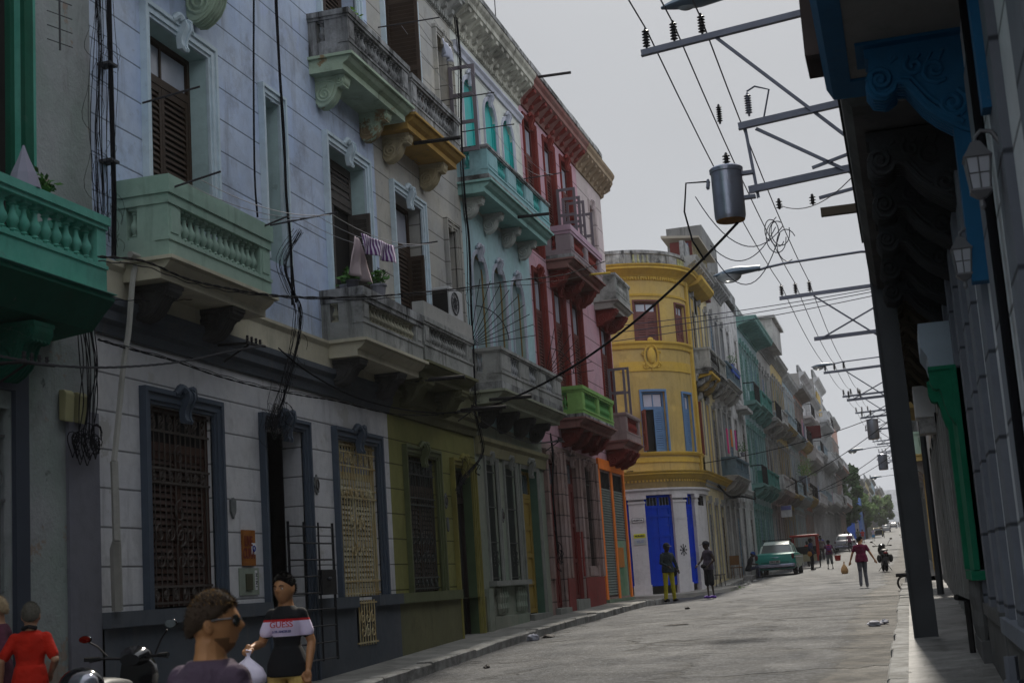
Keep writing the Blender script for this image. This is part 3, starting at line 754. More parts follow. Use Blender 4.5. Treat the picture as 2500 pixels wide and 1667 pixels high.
for h in H1[3:]:
    wn = window(B1, FL, h, None, 'shutter', leaves=2 if h[1]-h[0] > .8 else 1); surround(wn, FL, *h, MTRIMW, .16)
balcony(B1, FL, 13.42, 15.98, 6.15, (.31, .37, .21, .25), body=MMINT, slab=MCREAM, corb=(13.78, 15.30), cm=MGREYC, cw=.3, CH=.36, CP=.78)
balcony(B1, FL, 19.08, 21.72, 5.97, (.2, .29, .26, .27), body=MMOULDL, rail=MMOULD, slab=MCREAM, bm=plaster('cream balusters', (.42, .40, .30), stain=.4), corb=(19.35, 21.05), cm=MGREYC, cw=.3, CH=.36, CP=.78)
balcony(B1, FL, 19.05, 21.75, 10.27, (.13, .36, .2, .27), body=MMOULD, slab=MMINTS, corb=(19.35, 21.15), cm=MMINTS, cstyle='scroll', cw=.22, CH=.44, CP=.72, mould=True)
balcony(B1, FL, 13.4, 15.98, 10.27, (.13, .36, .2, .27), body=MMOULD, slab=MMINTS, corb=(13.8, 15.35), cm=MMINTS, cstyle='scroll', cw=.3, CH=.62, CP=.9)
cornice(B1, FL, 12.98, 21.65, 13.1, MMOULDL, seg=None); b = MB(FL); b.box(12.98, 21.65, -.15, .08, 13.55, 14.25); b.box(12.98, 21.65, -.2, .13, 14.25, 14.36); b.build('parapet', MMOULD, B1)
shell(B1, FL, 12.99, 21.64, -.5, 13.9, MSIDE)
# ---- olive house
B1b = thing('town_house', 'olive green ground floor house with cream upper storeys and ochre balcony soffit', 'house', (-8, 24, 0), 'row houses')
H2 = [(22.48, 23.92, 5.2, 8.38), (25.42, 25.98, 5.9, 8.42), (22.5, 24.1, 9.45, 12.35), (25.42, 26.25, 10.1, 12.35)]
wall(B1b, FL, 21.65, 26.5, 4.75, 13.1, H2, MCRW)
G2 = [(22.42, 23.95, 1.52, 3.80), (24.95, 26.05, -.5, 3.75)]
wall(B1b, FL, 21.63, 26.4, 1.45, 4.75, G2, MOLIVE)
wall(B1b, sh(FL, .06), 21.63, 26.4, -.5, 1.36, [(24.85, 26.15, -.5, 1.36)], MOLIVED, name='dado')
b = MB(FL); b.box(21.63, 24.75, 0, .13, 1.36, 1.52); b.build('dado_ledge', MOLTRIM, B1b)
band(B1b, FL, 21.65, 26.45, BELT, MOLIVED, 'belt_course')
band(B1b, FL, 21.65, 26.45, [(0, 4.80), (.10, 4.80), (.10, 5.1), (.14, 5.16), (.14, 5.2), (0, 5.22)], MOLIVED, 'belt_course')
wn = window(B1b, FL, G2[0], None, 'shutter', lm=BRONZE, depth=.09, glass=DARK); surround(wn, FL, *G2[0], MOLTRIM, .16)
grille(wn, FL, 22.44, 23.93, 1.54, 3.78, -.05, mat('dark grille', (.05, .055, .05), .5), 12, (1.58, 1.76, 2.98, 3.1, 3.5, 3.72), scrolls(22.5, 23.9, 3.56, 3.64, 7, .06)+scrolls(22.6, 23.8, 2.1, 2.4, 5, .11)+scrolls(22.5, 23.9, 1.66, 1.68, 6, .06))
wn = window(B1b, FL, (24.95, 26.05, .55, 3.75), None, 'door', depth=.2, lm=mat('near black brown door', (.022, .014, .010), .7), name='door', skip=1, glass=DARK, jamb=mat('dark green jamb', (.07, .11, .05), .8, var=.3)); surround(wn, FL, 24.95, 26.05, .55, 3.75, plaster('yellow olive trim', (.28, .25, .07), stain=.3), .16)
wn = window(B1b, FL, H2[0], None, 'shutter', glass=PALEGLASS); surround(wn, FL, *H2[0], MTRIMW, .16)
open_leaf(wn, FL, 23.8, -.24, .06, 5.25, 7.5, BRONZE)
wn = window(B1b, FL, H2[1], None, 'panel', leafm=mat('tan board', (.25, .19, .12), .8)); surround(wn, FL, *H2[1], MCRW, .14)
wn = window(B1b, FL, H2[2], None, 'shutter', lm=BRONZE, skip=0, glass=PALEGLASS); surround(wn, FL, *H2[2], MTRIMW, .16)
open_leaf(wn, FL, 22.6, 0, .6, 9.5, 11.9, BRONZE)
wn = window(B1b, FL, H2[3], None, 'panel', leafm=mat('tan board', (.25, .19, .12), .8)); surround(wn, FL, *H2[3], MCRW, .14)
open_leaf(wn, FL, 26.2, 0, .55, 10.1, 11.9, mat('mauve grey joinery', (.16, .14, .16), .7), louv=False)
MWP = plaster('white rail paint', (.46, .45, .42), stain=.35)
bl = balcony(B1b, FL, 21.84, 24.5, 5.98, (.12, .32, .28, .27), body=MMOULDL, slab=MOLIVED, corb=(22.15, 24.0), cm=MOLIVED, cw=.34, CH=.42, CP=.92)
b = MB(FL); b.box(21.82, 24.52, .47, .67, 5.985, 6.24); b.build('rail', MWP, bl)
balcony(B1b, FL, 21.9, 24.55, 10.2, (.13, .36, .2, .27), body=MMOULD, slab=MOCHRE, corb=(22.2, 24.1), cm=plaster('tan corbel', (.52, .44, .28), stain=.5), cstyle='scroll', cw=.22, CH=.44, CP=.72, mould=True)
cornice(B1b, FL, 21.65, 26.5, 13.1, MMOULDL); b = MB(FL); b.box(21.65, 26.5, -.15, .08, 13.55, 14.25); b.box(21.65, 26.5, -.2, .13, 14.25, 14.36); b.build('parapet', MMOULD, B1b)
shell(B1b, FL, 21.66, 26.49, -.5, 13.9, MSIDE)
# ---- teal and pale blue arched house
MB2U = plaster('pale cream arched storey', (.62, .62, .55), (.54, .58, .55), stain=.35)
MB2 = plaster('aqua storey', (.36, .56, .56), (.42, .57, .62), stain=.3, stain_c=(.2, .2, .2))
MB2G = plaster('grey green ground', (.22, .28, .22), (.30, .30, .24), stain=.5, stain_c=(.07, .065, .05))
MTEAL = plaster('turquoise balcony', (.22, .44, .46), (.34, .50, .53), stain=.55, stain_c=(.07, .10, .10), thr=.52)
MLIL = plaster('lilac white trim', (.56, .58, .66), stain=.3)
TEALD = mat('teal door paint', (.02, .36, .34), .5, var=.2)
B2 = thing('town_house', 'pale aqua house with arched windows and long turquoise balcony', 'house', (-8, 29, 0), 'row houses')
A2 = [(27.15, 28.05, 9.4, 12.1, 1), (28.68, 29.55, 9.4, 12.1, 1), (30.12, 31.0, 9.4, 12.1, 1)]
A1 = [(27.05, 28.0, 5.2, 8.3, 1), (28.52, 29.42, 5.2, 8.3, 1), (29.98, 30.9, 5.2, 8.3, 1)]
wall(B2, FL, 26.5, 31.8, 9.2, 13.1, A2, MB2U); wall(B2, FL, 26.5, 31.8, 4.75, 9.2, A1, MB2)
G3 = [(27.08, 27.78, 1.64, 4.02), (28.45, 29.25, 1.64, 4.02), (29.72, 31.08, -.5, 4.02)]
wall(B2, FL, 26.4, 31.75, -.5, 4.75, G3, MB2G)
for h in A2:
    wn = window(B2, FL, h[:4], None, 'panel', leafm=TEALD, depth=.08, lm=TEALD, jamb=TEALD); surround(wn, FL, *h[:4], MLIL, .10, arch=True, proj=.03)
for h in A1:
    wn = window(B2, FL, h[:4], None, 'panel', leafm=plaster('pale boarded pane', (.24, .32, .33), stain=.2), depth=.09, lm=mat('ochre joinery', (.22, .15, .05), .7), jamb=plaster('pale green jamb', (.42, .55, .52), stain=.3)); surround(wn, FL, *h[:4], MLIL, .10, arch=True, proj=.03)
TRG = plaster('worn grey trim', (.30, .31, .28), stain=.4)
for h in G3[:2]:
    wn = window(B2, FL, h, None, 'panel', leafm=mat('dark green board', (.02, .035, .03), .7), depth=.06, lm=MB2G); surround(wn, FL, *h, TRG, .13, proj=.03)
    grille(wn, FL, h[0], h[1], h[2], h[3], -.04, mat('dark grille', (.05, .055, .05), .5), 8, (1.7, 2.4, 3.1, 3.8), scrolls(h[0], h[1], 2.0, 2.2, 3, .09))
wn = window(B2, FL, (29.72, 31.08, .9, 4.02), None, 'door', depth=.2, lm=mat('mustard door', (.30, .21, .04), .6), name='door', panels=4, jamb=mat('bottle green jamb', (.07, .14, .10), .8, var=.3)); surround(wn, FL, 29.72, 31.08, .9, 4.02, TRG, .13, proj=.03)
b = MB(FL); b.box(26.85, 29.5, 0, .16, 1.54, 1.64); b.box(29.65, 31.2, -.4, .12, .5, .9); b.build('sill', TRG, B2)
b = MB(FL); b.box(26.9, 29.45, 0, .07, -.3, .95); b.box(26.4, 26.7, 0, .12, -.3, 1.5)
for c0 in (27.35, 28.75):
    for i in range(4): b.lathe(c0+i*.17-.02, .03, [(.04, 1.0), (.07, 1.1), (.05, 1.2), (.075, 1.32), (.05, 1.42), (.06, 1.5)], 8)
b.build('plinth', MB2G, B2)
band(B2, FL, 26.45, 31.8, [(0, 4.1), (.05, 4.1), (.08, 4.3), (.14, 4.36), (.14, 4.44), (0, 4.46)], plaster('ochre grey moulding', (.30, .28, .16), stain=.4), 'moulding')
band(B2, FL, 26.5, 31.8, [(0, 12.42), (.05, 12.42), (.07, 12.5), (.12, 12.55), (.12, 12.6), (0, 12.6)], MLIL, 'moulding')
balcony(B2, FL, 26.4, 31.45, 10.25, (.08, .38, .24, .27), body=MTEAL, rail=MMOULD, slab=plaster('aqua soffit', (.30, .52, .48), stain=.4), bm=mat('bright teal balusters', (.06, .36, .34), .7), groups=3, ped=.75, corb=(26.75, 28.15, 29.55, 30.9), cm=plaster('stone corbel', (.60, .62, .58), stain=.3), cstyle='scroll', cw=.17, CH=.40, CP=.62, mould=True, pitch=.14)
balcony(B2, FL, 26.4, 31.4, 6.14, (.10, .38, .34, .27), body=MMOULDL, rail=MMOULDL, slab=plaster('grey green soffit', (.36, .38, .28), stain=.5), bm=plaster('white balusters', (.40, .41, .42), stain=.4), groups=3, ped=.75, corb=(26.9, 28.2, 29.5, 30.8), cm=MGREYC, cstyle='scroll', cw=.19, CH=.40, CP=.68, mould=True, pitch=.15)
cornice(B2, FL, 26.5, 31.8, 13.08, plaster('stained cornice', (.55, .54, .46), stain=.8, thr=.5), P=.46, h=.5, step=.4)
b = MB(FL); b.box(26.5, 31.8, -.15, .08, 13.58, 14.22); b.box(26.5, 31.8, -.2, .14, 14.22, 14.34); b.build('parapet', MMOULD, B2)
shell(B2, FL, 26.51, 31.79, -.5, 13.9, MSIDE)
# ---- pink house with dark red trim
MPINK = plaster('pink render', (.54, .30, .35), (.50, .33, .38), stain=.55, groove=(8.1, .62, .02), stain_c=(.15, .09, .09))
MMAUVE = plaster('faded mauve render', (.55, .45, .47), (.55, .48, .45), stain=.35, groove=(8.1, .62, .02))
MRED = plaster('oxblood paint', (.19, .03, .024), (.24, .05, .04), stain=.2)
MREDS = plaster('brick red soffit', (.19, .06, .05), (.28, .16, .14), stain=.6)
MPG = plaster('faded pink ground floor', (.36, .27, .26), (.30, .20, .17), stain=.6, groove=(3.6, .5, .02), stain_c=(.09, .07, .05), thr=.52)
REDP = plaster('red plinth', (.26, .045, .04), (.19, .05, .045), stain=.4)
B3 = thing('town_house', 'pink corner house with oxblood window surrounds and lime green balcony', 'house', (-8, 37, 0), 'row houses')
P2 = [(32.15, 33.25, 9.4, 12.7), (34.1, 35.15, 9.4, 12.7), (35.95, 37.05, 9.4, 12.7)]
P2c = [(39.35, 40.1, 9.6, 12.3)]
P1 = [(32.05, 33.1, 5.25, 8.85), (33.98, 35.15, 5.25, 8.85), (35.95, 37.1, 5.25, 8.85), (39.55, 40.75, 5.25, 8.8)]
wall(B3, FP, 31.8, 37.9, 9.2, 13.1, P2, MPINK); wall(B3, FP, 37.9, 46, 9.2, 13.1, P2c, MMAUVE, seg=.3)
wall(B3, FP, 31.8, 46, 4.75, 9.2, P1, MPINK, seg=.3)
PG = [(32.12, 33.05, -.5, 4.4), (33.95, 35.05, -.5, 4.5), (35.85, 36.72, 1.9, 4.45), (37.9, 39.3, 1.05, 4.45), (39.5, 41.0, 1.05, 4.45)]
wall(B3, FP, 31.75, 46, -.5, 4.75, PG, MPG, seg=.3)
for h in P2+P1+P2c:
    tm = MRED if h is not P2c[0] else MMAUVE
    wn = window(B3, FP, h, None, 'shutter', lm=mat('red brown joinery', (.10, .022, .016), .7), depth=.12, leaves=2, jamb=tm); surround(wn, FP, *h, tm, .11, proj=.03)
for (u, v0, v1) in ((35.0, 9.5, 11.6), (36.05, 9.5, 11.5), (37.0, 9.5, 11.4), (35.55, 9.5, 11.5), (40.6, 5.4, 7.6), (39.9, 5.4, 7.5)):
    open_leaf(B3, FP, u, .05, .55, v0, v1, mat('mauve grey joinery', (.16, .14, .16), .7), louv=False)
for h, zb in ((PG[0], .95), (PG[1], 1.1)):
    wn = window(B3, FP, (h[0], h[1], zb, h[3]), None, 'door', depth=.12, lm=mat('dark red door', (.13, .015, .012), .6), name='door'); surround(wn, FP, h[0], h[1], zb, h[3], MPG, .13, proj=.03)
    b = MB(FP); b.box(h[0]-.1, h[1]+.1, -.25, .12, zb-.5, zb); b.build('doorstep', TRG, B3)
wn = window(B3, FP, PG[2], None, 'shutter', lm=BRONZE); surround(wn, FP, *PG[2], MPG, .16); grille(wn, FP, *PG[2], -.04, IRON, 7, (2.5, 3.3, 4.0))
b = MB(FP)
for a, c in ((33.2, 33.85), (35.15, 37.3)): b.box(a, c, 0, .07, .4, 1.62)
b.build('plinth', REDP, B3)
b = MB(FP); b.box(35.03, 35.045, -.11, .0, 1.1, 2.75); b.box(35.06, 35.2, .0, .05, 1.65, 2.75); b.build('painted_jamb', REDP, B3)
b = MB(FP, .3); b.box(35.85, 36.72, .002, .03, 1.65, 1.85); b.build('apron', MPG, B3)
for a, c in ((33.2, 33.42), (33.6, 33.78), (35.2, 35.4), (37.2, 37.45), (31.8, 31.98)):
    b = MB(FP); b.box(a, c, 0, .08, 1.63, 4.6); b.build('pilaster', MPG, B3)
ORG = plaster('orange shopfront paint', (1.0, .25, .03), (.9, .22, .03), stain=.2, rough=.6)
SHUT = mat('rolled steel shutter', (.22, .26, .24), .5, .2, var=.3)
b = MB(FP, .3); b.box(37.65, 37.88, 0, .035, .95, 4.5); b.box(39.30, 39.52, 0, .035, 1.0, 4.5); b.box(41.0, 41.55, 0, .05, 1.0, 4.5); b.box(37.65, 41.55, 0, .06, 4.5, 4.78)
sf = b.build('shopfront', ORG, B3)
for a, c in ((37.9, 39.3), (39.5, 41.0)):
    b = MB(FP); z0 = 1.1 if a < 39 else 2.6
    n = int((4.0-z0)/.07)
    for i in range(n): z = z0+(4.0-z0)*i/n; b.prism([(-.045, z), (-.01, z+.02), (-.01, z+.05), (-.045, z+.066)], a, c)
    b.box(a, c, -.06, -.045, z0, 4.0); b.build('roller_shutter', SHUT, sf)
    b = MB(FP); b.box(a, c, -.08, -.05, 4.0, 4.45); b.build('transom_pane', DARK, sf)
    b = MB(FP)
    for k in range(8): uu = a+(c-a)*(k+.5)/8; b.box(uu-.012, uu+.012, -.03, -.015, 4.0, 4.45)
    b.build('grille', IRON, sf)
b = MB(FP); b.box(39.52, 41.0, -.08, -.02, 1.05, 2.6); b.build('green_panel', plaster('shop green', (.12, .24, .13), (.3, .36, .28), stain=.3), sf)
b = MB(FP); b.box(39.7, 40.5, -.018, .0, 1.85, 2.4); b.build('hatch', mat('orange hatch', (.45, .16, .02), .6, var=.4), sf)
b = MB(FP, .3); b.box(37.6, 41.4, 0, .1, .5, 1.0); b.build('plinth', plaster('green grey plinth', (.2, .26, .18), stain=.6), B3)
balcony(B3, FP, 33.55, 37.25, 10.25, (.22, .38, .22, .25), body=plaster('grey pink balcony', (.36, .29, .31), stain=.5), rail=plaster('pink rail', (.50, .34, .42), stain=.2), slab=MREDS, bm=MRED, groups=2, ped=.4, corb=(33.9, 35.4, 36.9), cm=MRED, cstyle='plain', cw=.3, CH=.42, CP=.75, mould=True)
LIME = plaster('lime green paint', (.22, .42, .10), (.28, .50, .16), stain=.2)
balcony(B3, FP, 33.55, 37.25, 6.22, (.14, .42, .2, .25), body=LIME, slab=MREDS, bm=mat('green balusters', (.10, .30, .08), .7), groups=2, ped=.3, corb=(33.95, 35.0, 36.1, 37.0), cm=MRED, cstyle='plain', cw=.28, CH=.42, CP=.75, mould=True)
balcony(B3, FP, 39.0, 41.15, 10.1, (.1, .42, .24, .25), body=MMOULDL, slab=plaster('grey slab', (.38, .36, .33), stain=.5), corb=(39.3, 40.7), cm=MRED, cstyle='plain', cw=.34, CH=.45)
balcony(B3, FP, 39.0, 41.15, 6.1, (.1, .42, .24, .25), body=plaster('dull pink balcony', (.33, .25, .24), stain=.6), slab=MREDS, bm=MRED, corb=(39.3, 40.1, 40.9), cm=MRED, cstyle='plain', cw=.3, CH=.45)
cornice(B3, FP, 31.8, 37.7, 13.08, MREDS, P=.44, h=.5, modm=MRED, dent=False, step=.5)
cornice(B3, FP, 37.7, 46, 13.08, plaster('weathered tan cornice', (.36, .27, .18), stain=.5), P=.44, h=.5, seg=.3, dent=False, step=.5)
b = MB(FP, .3); b.box(31.8, 46, -.15, .08, 13.58, 14.18); b.box(31.8, 46, -.2, .16, 14.18, 14.3); b.build('parapet', MMOULD, B3)
for u in (33.0, 37.4, 40.5):
    b = MB(FP, .3); b.box(u, u+1.1, -.1, .1, 14.3, 14.42); b.build('parapet_block', MMOULD, B3)
b = MB(FP); b.quad((31.81, -.05, 13.9), (41.1, -.05, 13.9), (41.1, -9, 13.9), (31.81, -9, 13.9)); b.build('roof', MSIDE, B3)
b = MB(); b.quad((-8.8, 41.86, -.5), (-20, 41.86, -.5), (-20, 41.86, 13.9), (-8.8, 41.86, 13.9)); b.build('side_wall', MPINK, B3)
for (u, z0, nm) in ((38.5, 9.3, 0), (40.1, 5.3, 0)): pass
# ---------------------------------------------------------------- yellow corner house
MYEL = plaster('mustard yellow render', (.52, .365, .11), (.43, .32, .13), stain=.6, stain_c=(.20, .15, .06), thr=.55)
MYEL2 = plaster('strong yellow trim', (.58, .38, .06), (.48, .33, .08), stain=.3, stain_c=(.1, .08, .03))
MBRY = plaster('stained ochre frieze', (.30, .22, .09), (.20, .15, .07), stain=.6)
MWHT = plaster('white column paint', (.54, .52, .52), (.46, .45, .46), stain=.45, stain_c=(.16, .15, .15))
BLUE = plaster('cobalt blue door paint', (.001, .030, .42), (.002, .04, .36), stain=.15, rough=.9, bump=.15)
BLUW = mat('dusty blue joinery', (.10, .19, .34), .6, var=.25)
MARO = mat('maroon joinery', (.13, .045, .04), .6, var=.3)
B4 = thing('corner_house', 'mustard yellow corner house with rounded front and cobalt blue doors', 'house', (-9, 52, 0), 'row houses')
Y1 = [(1.2, 2.12, 5.92, 8.1), (3.05, 3.7, 5.9, 8.05)]; Y2 = [(1.2, 2.15, 9.96, 11.42), (3.07, 3.85, 9.96, 11.4)]
wall(B4, FY, -7, 5.0, 5.2, 12.75, Y1+Y2, MYEL, seg=.25, depth=.2)
YG = [(-1.6, .42, .9, 4.38), (.98, 2.03, .9, 4.38), (2.6, 3.1, .9, 4.38), (3.55, 4.5, 3.98, 4.34)]
wall(B4, FY, -7, 5.2, .4, 5.2, YG, MWHT, seg=.25, depth=.09)
for h in Y1:
    o = window(B4, FY, h, None, 'shutter', lm=BLUW, depth=.12, transom=.27, glass=mat('paper pane', (.42, .42, .50), .6), skip=0 if h is Y1[0] else None)
    b = MB(FY, .25); a, c, d, e = h; b.box(a-.07, a, 0, .05, d, e); b.box(c, c+.07, 0, .05, d, e); b.box(a-.07, c+.07, 0, .05, e, e+.08); b.build('surround', BLUW, o)
o0 = B4
open_leaf(B4, FY, 1.14, 0, .5, 5.95, 7.4, mat('dark red leaf', (.14, .03, .02), .6))
for h in Y2:
    o = window(B4, FY, h, None, 'shutter', lm=MARO, depth=.12, transom=.28, glass=PALEGLASS)
    b = MB(FY, .25); a, c, d, e = h; b.box(a-.06, a, 0, .04, d, e); b.box(c, c+.06, 0, .04, d, e); b.box(a-.06, c+.06, 0, .04, e, e+.06); b.build('surround', MARO, o)
for i, h in enumerate(YG[:3]):
    o = window(B4, FY, (h[0], h[1], 1.2, h[3]), None, 'dark', depth=.06, lm=BLUE, name='door')
    b = MB(FY, .25); a, c = h[0]+.04, h[1]-.04
    b.box(a, c, -.08, -.05, 1.2, 3.98)
    for z in (1.2, 2.05, 2.9, 3.6, 3.92): b.box(a, c, -.05, -.02, z, z+.09)
    if c-a > .8:
        for u in (a, (a+c)/2-.05, c-.1): b.box(u, u+.1, -.05, -.025, 1.2, 3.98)
    b.box(a, c, -.08, -.02, 4.3, 4.38); b.box((a+c)/2-.03, (a+c)/2+.03, -.08, -.02, 4.0, 4.3)
    b.build('door_leaf', BLUE, o)
    b = MB(FY); k = int((c-a)/.12)
    for j in range(k): u = a+(c-a)*(j+.5)/k; b.box(u-.01, u+.01, -.06, -.04, 4.0, 4.3)
    b.build('grille', mat('blue grey bars', (.10, .13, .2), .6), o)
o = window(B4, FY, YG[3], None, 'dark', depth=.15); grille(o, FY, *YG[3], -.03, IRON, 8, (4.15,))
for a, c in ((.42, .98), (2.03, 2.6), (3.1, 3.3)):
    b = MB(FY, .2); b.box(a, c, 0, .1, .9, 4.1); b.box(a-.03, c+.03, 0, .13, .9, 1.25); b.box(a-.02, c+.02, 0, .13, 4.1, 4.17); b.box(a-.05, c+.05, 0, .16, 4.25, 4.38); b.box(a, c, 0, .11, 3.5, 3.54); b.build('pilaster', MWHT, B4)
band(B4, FY, -7, 5.0, [(0, 4.385), (.12, 4.385), (.13, 4.5), (.2, 4.56), (.2, 4.62), (0, 4.62)], MWHT, 'moulding', .25)
band(B4, FY, -7, 5.0, [(0, 4.62), (.05, 4.62), (.05, 4.95), (0, 4.95)], MBRY, 'frieze', .25)
cornice(B4, FY, -7, 12, 4.98, MYEL2, P=.34, h=.24, mod=False, seg=.25, step=.2, bed=.04)
band(B4, FY, -7, 5.0, [(0, 5.8), (.07, 5.8), (.12, 5.88), (.12, 5.92), (0, 5.92)], MYEL2, 'moulding', .25)
band(B4, FY, -7, 5.0, [(0, 5.55), (.04, 5.55), (.04, 5.72), (0, 5.72)], MYEL2, 'moulding', .25)
band(B4, FY, -7, 4.3, [(0, 9.68), (.05, 9.68), (.07, 9.8), (.13, 9.88), (.13, 9.94), (0, 9.94)], MYEL2, 'moulding', .25)
band(B4, FY, .5, 3.9, [(0, 8.85), (.035, 8.85), (.035, 9.2), (0, 9.2)], MYEL2, 'panel_band', .25)
band(B4, FY, -7, 4.3, [(0, 11.62), (.04, 11.62), (.06, 11.7), (0, 11.72)], MYEL2, 'moulding', .25)
b = MB(FY); f3 = lambda u, v: (u, .05, v)
b.ell((1.7, .05, 9.4), (.17, .07, .3)); b.tube([f3(1.7+.27*cos(t), 9.38+.42*sin(t)) for t in [2*pi*i/20 for i in range(21)]], .035, 5)
for sg in (-1, 1):
    b.tube(spiral((1.7+sg*.12, 9.85), .13, 1.4*sg, f3, 14), .03, 5); b.tube(spiral((1.7+sg*.25, 9.05), .12, 1.4*sg, f3, 14), .03, 5); b.tube(spiral((1.7+sg*.3, 9.5), .09, 1.2*sg, f3, 12), .025, 5)
b.ell((1.7, .06, 9.98), (.12, .08, .1)); b.tube([f3(1.7, 9.0), f3(1.7, 8.8)], [.05, .01], 5)
b.build('cartouche', MYEL2, B4, smooth=50)
cornice(B4, FY, -7, 4.9, 12.42, MYEL2, P=.46, h=.32, mod=False, seg=.2, bed=.06)
b = MB(FY); n = 70
for i in range(n): u = -2+7*i/n; b.box(u, u+.05, .01, .08, 12.22, 12.34)
b.seg = .25; b.box(-2, 4.9, .001, .02, 12.21, 12.35)
b.build('dentil_row', MYEL2, B4)
b = MB(FY, .25); b.box(-7, 4.4, -.12, .06, 12.75, 13.2); b.box(-7, 4.4, -.16, .12, 13.2, 13.32)
for u in (-.6, .55, 2.7, 4.0): b.box(u, u+.5, .06, .1, 12.8, 13.16)
b.build('parapet', MMOULD, B4)
b = MB(FY)
for g0 in (1.15, 3.3):
    for i in range(4): b.lathe(g0+.15+i*.18, .08, [(.03, 12.82), (.06, 12.9), (.03, 13.0), (.04, 13.14)], 7)
b.build('baluster_row', plaster('lichen balusters', (.38, .40, .10), (.3, .3, .28), stain=.4), B4)
b = MB(FY, .2); b.box(4.2, 4.62, 0, .09, 5.2, 12.4); b.build('pilaster', MYEL2, B4)
# street side of the yellow house
wall(B4, FY, 5.0, 8.4, 5.2, 12.4, [(5.9, 7.2, 9.2, 11.6), (5.8, 7.2, 5.4, 8.3)], MYEL)
for h in ((5.9, 7.2, 9.2, 11.6), (5.8, 7.2, 5.4, 8.3)): window(B4, FY, h, None, 'shutter', lm=GREYWOOD, depth=.2)
o = MB(FY); o.prism([(0, 8.85), (.5, 8.95), (.62, 9.0), (.62, 9.1), (0, 9.1)], 5.4, 7.9); bs = o.build('balcony', MYEL2, B4)
b = MB(FY)
for i in range(17): u = 5.42+i*.152; b.tube([(u, .58, 9.1), (u, .60+.04*(i % 2), 9.5), (u, .58, 9.95)], .011, 4)
for i in range(4): b.tube([(5.42, .1+i*.15, 9.1), (5.42, .1+i*.15, 9.95)], .011, 4)
b.box(5.4, 7.9, .565, .595, 9.95, 9.99); b.box(5.4, 5.43, 0, .56, 9.95, 9.99)
b.build('railing', IRON, bs); corbel(bs, FY, 5.7, 6.0, 8.9, .5, .5, MBRY, 'plain'); corbel(bs, FY, 7.2, 7.5, 8.9, .5, .5, MBRY, 'plain')
b = MB(FY); b.prism([(-.02, 12.3), (.45, 12.45), (.62, 12.62), (.62, 12.75), (-.02, 12.75)], 4.9, 8.4); b.build('eaves', MYEL2, B4)
b = MB(FY); b.box(4.75, 4.9, .0, .16, 5.9, 7.9); b.build('open_shutter', mat('dark red leaf', (.14, .03, .02), .6), B4)
# rooftop sun room and the raw block behind
SU = 2.5
b = MB(FY); b.box(3.9+SU, 8.3+SU, -.75, .18, 12.75, 13.0); b.build('sunroom_base', mat('red boarding', (.13, .03, .025), .8), B4)
b = MB(FY); b.box(3.92+SU, 4.0+SU, -.72, .15, 13.0, 14.5); sr = b.build('sunroom_wall', mat('red boarding', (.13, .03, .025), .8), B4)
b = MB(FY)
for z in (13.15, 13.6, 14.05): b.box(3.9+SU, 3.918+SU, -.25, .02, z, z+.36)
b.build('pane', mat('blue pane', (.12, .15, .28), .3), sr)
for i in range(3):
    b = MB(FY); leaf(b, 4.0+SU+i*1.42, 5.40+SU+i*1.42, 13.0, 14.5, .12, pitch=.1, lo=.5); b.build('shutter', plaster('cream louvres', (.48, .42, .26), stain=.2), sr)
b = MB(FY); b.prism([(-1.0, 14.66), (.5, 14.5), (.5, 14.58), (-1.0, 14.76)], 3.6+SU, 8.6+SU); b.build('sunroom_roof', mat('weathered board', (.30, .27, .22), .8), B4)
b = MB(); b.pv([(-12.5, 50.3), (-10, 50.2), (-8.1, 51.0), (-7.35, 52.7), (-7.35, 56.7), (-16, 56.7), (-16, 50.3)], 12.6, 12.74); b.build('roof', MSIDE, B4)
b = MB(); b.box(-14.5, -8.6, 52.2, 54, 12.75, 13.55); b.box(-14.5, -8.3, 52.0, 54.2, 13.55, 13.65); b.build('roof_shed', MWHT, B4)
b = MB(); b.box(-17, -13.4, 56, 60, 12.7, 15.4); b.box(-17.3, -13.1, 55.7, 60.3, 15.4, 15.6); b.build('roof_hut', plaster('brick red hut', (.30, .08, .06), stain=.5), B4)
